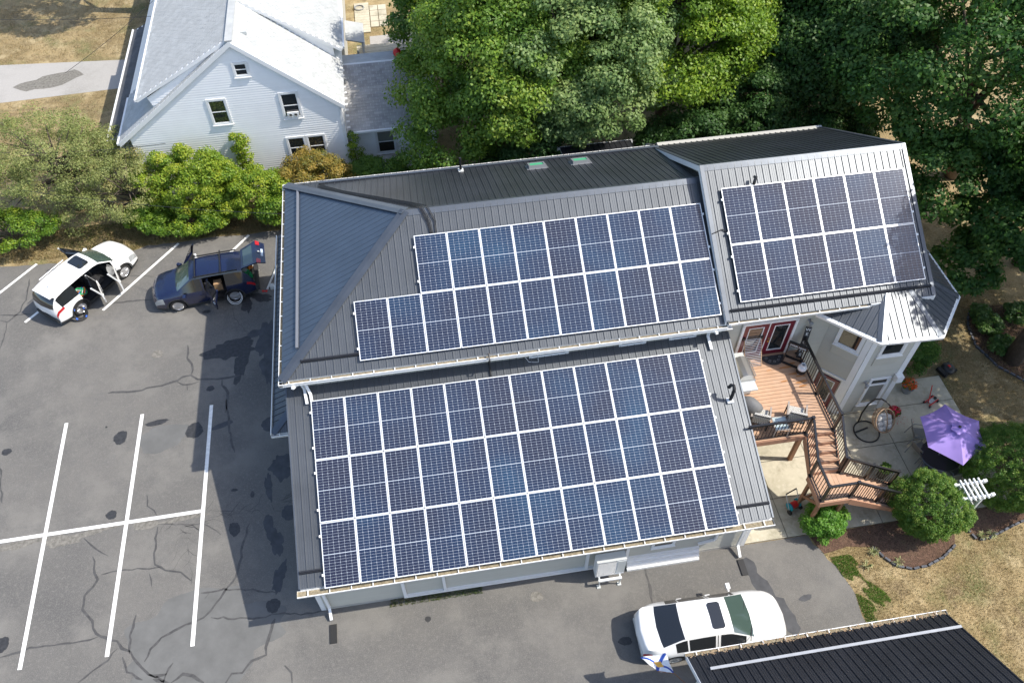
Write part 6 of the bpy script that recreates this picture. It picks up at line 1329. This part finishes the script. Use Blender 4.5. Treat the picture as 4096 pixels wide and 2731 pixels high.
# barbecue
bq = thing('barbecue', 'stainless gas barbecue with a domed lid against the shed roof edge', 'barbecue', (16.12, 4.35, D))
MB().box((.02, .0, .42), (.52, 1.30 * .62, .70)).build('cabinet', 'ltgrey', bq)
for s_1 in (-1, 1): MB().box((0, s_1 * .60, .82), (.50, .36, .05)).build('side_shelf', 'ltgrey', bq)
MB().box((.02, 0, .82), (.54, .84, .10)).build('firebox', 'grey', bq)
lidp = [(-.25, 0), (-.25, .16), (-.18, .26), (-.04, .31), (.12, .28), (.23, .18), (.26, 0)]
mb = MB(); 
for (x0, h0_), (x1, h1_) in zip(lidp, lidp[1:]): mb.quad((x0, -.40, .87 + h0_), (x0, .40, .87 + h0_), (x1, .40, .87 + h1_), (x1, -.40, .87 + h1_))
for y in (-.40, .40): mb.poly([(x, y, .87 + h_) for x, h_ in lidp])
ld_ = mb.build('lid', 'steel', bq); MB().bar((.30, -.34, .98), (.30, .34, .98), .025).bar((.25, -.32, .97), (.30, -.32, .98), .02).bar((.25, .32, .97), (.30, .32, .98), .02).build('handle', 'steel', ld_)
for y in (-.32, -.42): MB().lathe((.30, y + .1, .80), [(.03, -.02), (.03, .02)], 8).build('knob', 'gold', bq)
for x in (-.2, .22):
    for y in (-.38, .38): MB().lathe(None, [(.05, -.02), (.05, .02)], 10, Matrix.Translation((x, y, .05)) @ Matrix.Rotation(R_(90), 4, 'X')).build('castor', 'black', bq)
# covered item
cv = thing('covered_grill', 'grey fabric covered object half hidden by the shed roof edge', 'cover', (16.02, 3.15, D))
mb = MB().lathe((0, 0, 0), [(.34, .02), (.36, .3), (.33, .55), (.36, .62), (.24, .80), (.10, .88), (0, .90)], 14); mb.v = [(x + .04 * math.sin(9 * y + 5 * z), y + .04 * math.sin(8 * x + 4 * z), z) for x, y, z in mb.v]; mb.build('fabric_cover', mat('cover_cloth', (.14, .14, .14), .8), cv, smooth=True)
# drying rack
dr_ = thing('drying_rack', 'folded silver drying rack leaning on the left door leaf', 'rack', (16.85, 5.05, D)); u_ = V((1, 0, 0)); top = V((-.10, .42, 1.10))
for s_1 in (-.30, .30): MB().bar(V((s_1 + .05, 0, 0)), V((s_1 + .05, 0, 0)) + top, .025).build('rack_leg', 'cardboard', dr_)
for k in range(17): f_ = .04 + k * .058; MB().tube([V((-.25, -.01, 0)) + top * f_, V((.35, -.01, 0)) + top * f_], .008, 6).build('rack_bar', 'alu', dr_)
for s_1 in (-.27, .37): MB().box(V((s_1, 0, 0)) + top, (.08, .06, .12)).build('rack_joint', 'black', dr_)
# door mat, half round
dm = z4(985, 700, D); mb = MB(); pts = [(17.72 + .42 * math.cos(t), 5.42 - .42 * math.sin(t), 0) for t in [math.pi * k / 20 for k in range(21)]]
o = MB().prism([(a, b) for a, b, _c in pts][::-1], D + .002, D + .016).build('doormat', mat('mat_rubber', (.035, .037, .04), .8, var=.4, vs=25, bump=1, bs=50), None); tag(o, 'half-round dark doormat in front of the red doors', 'doormat')
mt = o
for k in range(5):
    a = math.pi * (k + .5) / 5; c_m = V((17.72 + .26 * math.cos(a), 5.40 - .26 * math.sin(a), D + .018)); MB().tube([c_m + V((.055 * math.cos(t) * (1 - t / 14), .055 * math.sin(t) * (1 - t / 14), 0)) for t in [.5 * j for j in range(18)]], .006, 4).build('scroll_pattern', 'grey', mt)
# black frame stand, welcome sign
st = thing('frame_stand', 'black wooden frame stand with white lettering by the railing', 'stand', (18.30, 5.02, D)); rot = Matrix.Rotation(R_(-38), 4, 'Z')
mb = MB()
for x in (-.30, .30):
    mb.bar(rot @ V((x, -.16, 0)), rot @ V((x, 0, .92)), .05).bar(rot @ V((x, .18, 0)), rot @ V((x, 0, .92)), .05)
mb.bar(rot @ V((-.34, 0, .92)), rot @ V((.34, 0, .92)), .10, .16).bar(rot @ V((-.3, -.16, .04)), rot @ V((.3, -.16, .04)), .06).bar(rot @ V((-.3, .16, .04)), rot @ V((.3, .16, .04)), .06); mb.build('frame', 'black', st)
def text(body, size, m4, parent, name='lettering', m_='white', ext=.002):
    cu = bpy.data.curves.new(name, 'FONT'); cu.body = body; cu.size = size; cu.extrude = ext; cu.align_x = 'CENTER'; cu.align_y = 'CENTER'
    to = bpy.data.objects.new(name, cu); COL.objects.link(to); dg = bpy.context.evaluated_depsgraph_get(); me = bpy.data.meshes.new_from_object(to.evaluated_get(dg)); bpy.data.objects.remove(to)
    me.materials.clear(); me.materials.append(M[m_]); o_ = bpy.data.objects.new(name, me); COL.objects.link(o_); o_.parent = parent; o_.matrix_basis = m4; return o_
text('sweet home', .11, rot @ Matrix.Translation((0, -.055, .93)) @ Matrix.Rotation(R_(70), 4, 'X'), st)
sg_ = thing('welcome_sign', 'tall dark board reading WELCOME leaning in the corner by the tower', 'sign', (18.62, 5.18, D)); sa = Matrix.Rotation(R_(-18), 4, 'Z') @ Matrix.Rotation(R_(-10), 4, 'X')
MB().box(None, (.20, .025, 1.42), mat4=sa @ Matrix.Translation((0, 0, .71))).build('board', mat('grey_board', (.045, .045, .047), .7, var=.3, vs=10), sg_)
for k, ch in enumerate('WELCOME'): text(ch, .17, sa @ Matrix.Translation((0, -.016, 1.30 - k * .19)) @ Matrix.Rotation(R_(90), 4, 'X'), sg_, 'letter')
# propane tank
tk = thing('propane_tank', 'white propane cylinder with a black sleeve beside the railing', 'gas cylinder', (18.42, 4.55, D))
MB().lathe((0, 0, 0), [(.11, 0), (.11, .03), (.15, .05), (.155, .30), (.13, .37), (.06, .40), (0, .41)], 20).build('cylinder', 'white', tk, smooth=True)
MB().lathe((0, 0, 0), [(.157, .07), (.159, .08), (.159, .24), (.157, .25)], 20).build('sleeve', 'black', tk); MB().lathe((0, 0, .40), [(.08, 0), (.085, .08), (.075, .08), (.07, 0)], 14).build('collar', 'white', tk); MB().lathe((0, 0, .40), [(.025, 0), (.03, .05), (.02, .07)], 8).build('valve', 'grey', tk)
# patterned fabric for the chairs
def pattern():
    m, nt, b = _new('lattice_fabric'); N, L = nt.nodes, nt.links; tc = N.new('ShaderNodeTexCoord'); mp = N.new('ShaderNodeMapping'); mp.inputs['Scale'].default_value = (14, 14, 14)
    L.new(tc.outputs['Object'], mp.inputs[0]); sx_ = N.new('ShaderNodeSeparateXYZ'); L.new(mp.outputs[0], sx_.inputs[0]); outs = []
    for i_ in (0, 1):
        ad = N.new('ShaderNodeMath'); ad.operation = 'SINE'; ml = N.new('ShaderNodeMath'); ml.operation = 'MULTIPLY'; ml.inputs[1].default_value = 6.283; L.new(sx_.outputs[i_], ml.inputs[0]); L.new(ml.outputs[0], ad.inputs[0]); outs.append(ad.outputs[0])
    s = N.new('ShaderNodeMath'); s.operation = 'ADD'; L.new(outs[0], s.inputs[0]); L.new(outs[1], s.inputs[1]); a = N.new('ShaderNodeMath'); a.operation = 'ABSOLUTE'; L.new(s.outputs[0], a.inputs[0])
    a2 = N.new('ShaderNodeMath'); a2.operation = 'PINGPONG'; a2.inputs[1].default_value = .55; L.new(a.outputs[0], a2.inputs[0]); gt = N.new('ShaderNodeMath'); gt.operation = 'GREATER_THAN'; gt.inputs[1].default_value = .22; L.new(a2.outputs[0], gt.inputs[0])
    mx = N.new('ShaderNodeMix'); mx.data_type = 'RGBA'; mx.inputs[6].default_value = rgb((.10, .10, .095)); mx.inputs[7].default_value = rgb((.62, .60, .55)); L.new(gt.outputs[0], mx.inputs[0]); L.new(mx.outputs[2], b.inputs['Base Color']); b.inputs['Roughness'].default_value = .9; return m
M['lattice'] = pattern()
def deck_chair(c, rz, label):
    r = thing('patio_chair', label, 'chair', c, rz, 'patterned deck chairs')
    MB().box((0, 0, .40), (.50, .52, .11)).build('seat_cushion', 'lattice', r); MB().box(None, (.50, .10, .58), mat4=Matrix.Translation((0, .28, .68)) @ Matrix.Rotation(R_(-16), 4, 'X')).build('back_cushion', 'lattice', r)
    for s_1 in (-.29, .29):
        MB().box((s_1, -.02, .60), (.055, .56, .03)).build('armrest', mat('grey_wood', (.30, .26, .23), .7) if 'grey_wood' not in bpy.data.materials else bpy.data.materials['grey_wood'], r)
        for y in (-.24, .24): MB().bar((s_1, y, 0), (s_1, y, .60), .035).build('leg', 'black', r)
    MB().box((0, 0, .33), (.56, .54, .03)).build('seat_frame', 'black', r); MB().bar((-.27, .42, .98), (.27, .42, .98), .03).build('top_bar', 'black', r); return r
q_ = z2(600, 190, D + .45); deck_chair((q_.x, q_.y, D), R_(-205), 'patterned cushioned chair nearest the shed roof edge'); q_ = z2(1050, 165, D + .45); deck_chair((q_.x, q_.y, D), R_(155), 'patterned cushioned chair on the stair side of the glass table')
tb = thing('side_table', 'small glass-topped table between the two patterned chairs', 'table', (*z2(855, 290, D + .45).xy, D), R_(-4))
MB().box((0, 0, .44), (.44, .48, .012)).build('glass_top', mat('frosted_glass', (.42, .50, .50), .15, coat=.5, var=.15, vs=30), tb)
for a_, b_2 in (((-.23, -.25), (.23, -.25)), ((.23, -.25), (.23, .25)), ((.23, .25), (-.23, .25)), ((-.23, .25), (-.23, -.25))): MB().bar((*a_, .44), (*b_2, .44), .03).bar((*a_, 0), (*a_, .44), .025).build('table_frame', bpy.data.materials['grey_wood'], tb)

# ================================================================== THINGS ON THE PATIO
# hose reel
hr = thing('hose_reel', 'teal hose reel cart with black wheels under the stair landing', 'hose reel', (*z2(1010, 1325, .2).xy, .035), R_(20))
for x in (-.18, .18): MB().lathe(None, [(.0, -.02), (.16, -.02), (.16, .02), (.0, .02)], 18, Matrix.Translation((x, 0, .26)) @ Matrix.Rotation(R_(90), 4, 'Y')).build('reel_flange', 'teal', hr)
MB().lathe(None, [(.09, -.15), (.12, -.1), (.12, .1), (.09, .15)], 14, Matrix.Translation((0, 0, .26)) @ Matrix.Rotation(R_(90), 4, 'Y')).build('hose', 'redp', hr)
for x in (-.23, .23): MB().lathe(None, [(.0, -.03), (.10, -.03), (.10, .03), (.0, .03)], 14, Matrix.Translation((x, -.12, .10)) @ Matrix.Rotation(R_(90), 4, 'Y')).build('wheel', 'black', hr); MB().bar((x, -.12, .10), (x, .12, .45), .02).bar((x, .12, .45), (x, .30, .72), .02).build('cart_frame', 'ltgrey', hr)
MB().bar((-.23, .30, .72), (.23, .30, .72), .035).build('handle', 'black', hr)
# hanging egg chair
ec = thing('egg_chair', 'hanging wicker egg chair with grey cushion on a dark round stand', 'swing chair', (*z3(600, 640, 0).xy, .035))
MB().tube([(.46 * math.cos(t), .46 * math.sin(t), .03) for t in [2 * math.pi * k / 36 for k in range(37)]], .026, 8).build('base_ring', 'rail', ec, smooth=True)
MB().bar((-.45, .02, .03), (.1, .15, .03), .045).build('base_bar', 'rail', ec)
bk = V((-.14, .44, .03)); MB().tube([bk, bk + V((.0, .06, .5)), bk + V((.02, .04, 1.1)), bk + V((.08, -.06, 1.55)), bk + V((.18, -.22, 1.78)), bk + V((.30, -.40, 1.80)), bk + V((.38, -.50, 1.72))], .03, 10).build('stand_pole', 'rail', ec, smooth=True)
ctr = V((.24, -.16, .98)); MB().tube([ctr + V((-.06, .10, .50)), bk + V((.38, -.50, 1.72))], .008, 6).build('hanging_chain', 'steel', ec)
face = V((.10, -.72, .55)).normalized(); mo = Matrix.Translation(ctr) @ face.to_track_quat('Z', 'Y').to_matrix().to_4x4()
RA, RB = .40, .47
def es(t, ph): return mo @ V((RA * math.sin(t) * math.cos(ph), RB * math.sin(t) * math.sin(ph), -.36 * math.cos(t)))
for k in range(16): MB().tube([es(t, 2 * math.pi * k / 16) for t in [math.pi * .58 * j / 9 for j in range(10)]], .009, 5).build('wicker_rib', 'wicker', ec)
for k in range(1, 8): MB().tube([es(math.pi * .56 * k / 8, ph) for ph in [2 * math.pi * j / 30 for j in range(31)]], .008, 5).build('wicker_hoop', 'wicker', ec)
MB().tube([es(math.pi * .58, ph) for ph in [2 * math.pi * j / 40 for j in range(41)]], .026, 8).build('rim', 'wicker', ec, smooth=True)
MB().tube([es(math.pi * .58, math.pi / 2) + face * .0, mo @ V((.04, .25, .16)), mo @ V((.02, -.10, .17)), es(math.pi * .58, -math.pi / 2)], .018, 8).build('wicker_band', 'wicker', ec, smooth=True)
mb = MB().lathe(None, [(0, -.16), (.30, -.12), (.36, -.02), (.34, .03), (0, .05)], 22, mo @ Matrix.Translation((0, -.10, -.02))); mb.build('cushion', 'cushion', ec, smooth=True)
for i in range(-1, 2):
    for j in range(-1, 2): MB().lathe(None, [(0, -.04), (.09, -.025), (.108, .01), (.09, .04), (0, .055)], 12, mo @ Matrix.Translation((i * .19, -.10 + j * .19, .04))).build('cushion_tuft', 'cushion', ec, smooth=True)
# flower pots
def pot(c, r, h, label, hue, seed, m_='grey', fl_=True):
    rt = thing('flower_pot', label, 'flower pot', c); MB().lathe((0, 0, 0), [(r * .72, 0), (r, h * .9), (r * 1.08, h * .92), (r * 1.08, h), (r * .95, h), (r * .9, h * .85), (0, h * .85)], 22).build('pot', m_, rt)
    rg = np.random.default_rng(seed); a = crown_points(rg, (0, 0, h + r * .4), (r * 1.1, r * 1.1, r * .8), 30, 30, r * .35, 0, .1); me = leaf_mesh('foliage', a[0], a[1], .07 * rg.uniform(.6, 1.2, len(a[0])), a[2], 'hedge_leaf', seed=seed); o_ = bpy.data.objects.new('foliage', me); COL.objects.link(o_); o_.parent = rt
    if fl_:
        n = 170; d = unit(rg, n); d[:, 2] = abs(d[:, 2]); pp = np.array([0, 0, h + r * .45]) + d * r * rg.uniform(1.05, 1.4, (n, 1)); me = leaf_mesh('flowers', pp, d + rg.normal(0, .4, (n, 3)), .06 * rg.uniform(.7, 1.2, n), hue + rg.normal(0, .12, n), 'flower', .9, seed); o_ = bpy.data.objects.new('flowers', me); COL.objects.link(o_); o_.parent = rt; o_['kind'] = 'stuff'; o_['kind'] = 'stuff'
    return rt
pot((*z3(1045, 175, .05).xy, .035), .22, .30, 'grey pot with orange and red flowers at the back wall of the patio', .85, 1)
pot((*z3(885, 455, .05).xy, .035), .18, .20, 'pot spilling magenta flowers behind the egg chair', .05, 2, 'black')
pot((*z3(765, 1120, .05).xy, .035), .20, .42, 'dark pot of green leaves standing by the stair railing', .05, 3, 'black', False)
rg = np.random.default_rng(9); n = 26; c0 = z3(960, 500, .045); pp = np.column_stack([c0.x + rg.normal(0, .22, n), c0.y + rg.normal(0, .16, n), np.full(n, .045)]); nr = np.tile([0, 0, 1.], (n, 1)) + rg.normal(0, .1, (n, 3))
me = leaf_mesh('fallen_petals', pp, nr, .04 * rg.uniform(.6, 1.2, n), np.full(n, .05), 'flower', .8, 9); o = bpy.data.objects.new('fallen_petals', me); COL.objects.link(o); tag(o, 'magenta petals fallen on the patio', kind='stuff')
# floor jack
fj = thing('floor_jack', 'red and black trolley jack with its handle up on the patio', 'jack', (*z3(1325, 300, .05).xy, .035), R_(25))
for y in (-.10, .10): MB().box((0, y, .09), (.50, .025, .09)).build('side_plate', 'redp', fj)
MB().box((.0, 0, .07), (.25, .16, .05)).build('frame', 'ltgrey', fj); MB().lathe((.18, 0, .10), [(.05, 0), (.06, .05)], 12).build('saddle', 'black', fj)
for x in (-.24, .22):
    for y in (-.14, .14): MB().lathe(None, [(.05, -.025), (.05, .025)], 12, Matrix.Translation((x, y, .05)) @ Matrix.Rotation(R_(90), 4, 'X')).build('wheel', 'black', fj)
MB().tube([(-.2, 0, .12), (-.02, .22, .55), (.04, .30, .72)], .018, 8).build('handle', 'redp', fj)
# mower
mq = z1(1635, 455, .1); mo_ = thing('lawn_mower', 'black lawn mower with a red mark parked on the lawn by the hedge', 'mower', (mq.x, mq.y, 0), R_(20))
MB().lathe((0, 0, 0), [(.22, .04), (.27, .08), (.26, .18), (.16, .25), (0, .27)], 20).build('shell', 'black', mo_, smooth=True); MB().box((-.25, 0, .12), (.3, .34, .14)).build('body', 'black', mo_); MB().box((.02, .02, .272), (.08, .10, .02)).build('badge', 'redp', mo_)
for x, y in ((-.3, .2), (-.3, -.2), (.2, .2), (.2, -.2)): MB().lathe(None, [(.09, -.03), (.09, .03)], 12, Matrix.Translation((x, y, .09)) @ Matrix.Rotation(R_(90), 4, 'X')).build('wheel', 'rubber', mo_)
# parasol with table and chairs
us = [z3(x, y, 2.0) for x, y in ((1485, 325), (1865, 512), (1945, 800), (1688, 1010), (1295, 805), (1205, 465))]; uc = sum(us, V((0, 0, 0))) / 6
ut = z3(1636, 598, 2.42); um = thing('parasol', 'large purple six-sided parasol shading the patio table', 'parasol', (ut.x, ut.y, .035))
for i in range(6):
    a, b = us[i], us[(i + 1) % 6]; mb = MB(); N_ = 6
    g = []
    for s_ in range(N_ + 1):
        row = []
        for t in range(N_ + 1):
            e_ = a.lerp(b, t / N_); w_ = math.sin(math.pi * t / N_); e_ = e_.lerp(V((uc.x, uc.y, e_.z)), .045 * w_); p_ = ut.lerp(e_, s_ / N_); p_.z -= .05 * w_ * (s_ / N_) + .04 * math.sin(math.pi * s_ / N_) * -1; row.append(p_)
        g.append(row)
    for s_ in range(N_):
        for t in range(N_): mb.quad(g[s_][t], g[s_ + 1][t], g[s_ + 1][t + 1], g[s_][t + 1])
    o = mb.build('canopy_panel', 'purple', um, world=True); weld(o)
    MB().tube([ut - V((0, 0, .03)), a - V((0, 0, .02))], .010, 6).build('rib', 'grey', um, world=True)
mb = MB(); k0 = ut + V((0, 0, .03))
rimv = [k0 + V((.24 * (1 + .12 * math.cos(6 * t)) * math.cos(t), .24 * (1 + .12 * math.cos(6 * t)) * math.sin(t), -.01)) for t in [2 * math.pi * k / 36 for k in range(36)]]
mb.add([k0 + V((0, 0, .08))] + rimv, [(0, 1 + k, 1 + (k + 1) % 36) for k in range(36)]).build('vent_cap', 'purple', um, world=True); MB().lathe(k0 + V((0, 0, .07)), [(.05, 0), (.05, .03), (0, .06)], 10).build('finial', 'black', um, world=True)
MB().tube([(ut.x, ut.y, .04), (ut.x, ut.y, 2.42)], .022, 8).build('pole', 'grey', um, world=True); MB().lathe((ut.x, ut.y, .035), [(.25, 0), (.25, .05), (.05, .10), (.04, .2)], 20).build('base', 'grey', um, world=True)
M['dark_glass'] = glass_mat('table_glass', (.05, .05, .05), .1); M['sling'] = mat('grey_sling', (.25, .24, .22), .8)
pt_ = thing('patio_table', 'dark oval glass table mostly hidden under the purple parasol', 'table', (ut.x + .05, ut.y - .05, .035))
MB().lathe(None, [(0, .0), (.62, 0), (.64, .012), (.62, .024), (0, .024)], 32, Matrix.Translation((0, 0, .68)) @ Matrix.Diagonal((1.1, 1, 1, 1))).build('table_top', 'dark_glass', pt_)
for a in range(4): MB().tube([(.45 * math.cos(a * 1.57 + .8), .45 * math.sin(a * 1.57 + .8), 0), (.30 * math.cos(a * 1.57 + .8), .30 * math.sin(a * 1.57 + .8), .68)], .018, 6).build('leg', 'grey', pt_)
def sling_chair(c, rz, label):
    r = thing('garden_chair', label, 'chair', c, rz, 'grey sling chairs round the patio table')
    MB().box((0, 0, .40), (.48, .46, .02)).build('seat', 'sling', r); MB().box(None, (.48, .02, .50), mat4=Matrix.Translation((0, .30, .64)) @ Matrix.Rotation(R_(-22), 4, 'X')).build('backrest', 'sling', r)
    for s_1 in (-.26, .26): MB().tube([(s_1, -.24, 0), (s_1, -.24, .58), (s_1, .2, .60), (s_1, .26, .42), (s_1, .34, 0)], .014, 6).tube([(s_1, .2, .42), (s_1, .40, .90)], .014, 6).build('side_frame', 'grey', r)
    return r
for (x, y), a, lb in (((1190, 660), 75, 'sling chair left of the purple parasol'), ((1215, 830), 105, 'sling chair under the left lower edge of the parasol'), ((1310, 1060), 165, 'sling chair in the open below the purple parasol'), ((1560, 1060), 200, 'sling chair in the shade by the arbour side of the parasol')):
    q_ = z3(x, y, .4); sling_chair((q_.x, q_.y, .035), R_(a), lb)
# arbour
ar = thing('arbour', 'white lattice arbour standing between the two clipped shrubs', 'arbour', (22.7, -.25, 0)); ax0, ax1, ay0, ay1, az = 22.32, 23.0, -.52, .02, 2.12
for x in (ax0 + .06, ax1 - .06):
    for y in (ay0 + .05, ay1 - .05): MB().bar((x, y, 0), (x, y, az - .05), .07).build('post', 'white', ar, world=True)
for y in (ay0 + .02, ay1 - .02): MB().bar((ax0 - .16, y, az), (ax1 + .20, y, az), .05, .11).box((ax0 - .16, y, az + .02), (.10, .09, .12)).box((ax1 + .18, y, az + .02), (.12, .09, .12)).build('beam', 'white', ar, world=True)
for k in range(5): x = ax0 + .04 + k * .155; MB().bar((x, ay0 - .10, az + .07), (x, ay1 + .10, az + .07), .045, .06).build('rafter', 'white', ar, world=True)
for x in (ax0 + .06, ax1 - .06):
    for k in range(7): MB().bar((x, ay0 + .05, .25 + k * .27), (x, ay1 - .05, .25 + k * .27), .02).build('lattice_slat', 'white', ar, world=True)
    MB().bar((x, (ay0 + ay1) / 2, .1), (x, (ay0 + ay1) / 2, az - .05), .02).build('lattice_slat', 'white', ar, world=True)
# heat pump
hp = thing('heat_pump', 'white outdoor heat pump unit on a stand against the lower wall', 'heat pump', (10.7, -.40, 0))
MB().box((0, 0, 1.06), (.94, .29, 1.06)).build('casing', 'white', hp); MB().box((0, 0, 1.60), (.95, .30, .03)).build('top_cover', 'ltgrey', hp)
for k in range(18): MB().box((-.14, -.153, .60 + k * .054), (.60, .008, .020)).build('grille_slat', 'white', hp)
MB().box((-.14, -.1485, 1.06), (.60, .006, .98)).build('grille_shadow', 'black', hp); MB().box((.33, -.152, 1.10), (.26, .012, .85)).build('service_panel', 'ltgrey', hp)
for x in (-.34, .34): MB().box((x, -.05, .50), (.05, .50, .05)).bar((x, -.27, .5), (x, -.27, .03), .03).bar((x, .1, .5), (x, .1, .03), .03).box((x, -.27, .02), (.12, .12, .04)).build('stand_leg', 'ltgrey', hp)
MB().bar((-.38, -.27, .50), (.38, -.27, .50), .07).build('stand_bar', 'white', hp)
# dark shed in the shade behind the right wing
sd = thing('shed', 'dark weathered wooden shed half hidden beneath the oak', 'shed', (27.2, 13.6, 0)); M['oldwood'] = mat('old_boards', (.16, .12, .09), .9, var=.35, vs=5, objvar=.2, bump=.4); M['tarpaper'] = mat('shed_roof', (.075, .05, .04), .9, var=.3, vs=4, objvar=.15)
sA, sB, sC = PO(2092, 400, 2.4), PO(2205, 385, 2.4), PO(2250, 455, 2.4)
for k in range(13): MB().box((25.6 + .0, 12.2 + k * .26, 2.35 - abs(k - 6) * .11 * 0 + .0), (3.4, .25, .03)).build('roof_board', 'tarpaper' if k < 8 else 'oldwood', sd, world=True)
MB().prism([(24.1, 12.2), (27.1, 12.2), (27.1, 15.4), (24.1, 15.4)], 0, 2.3).build('wall', 'oldwood', sd, world=True)
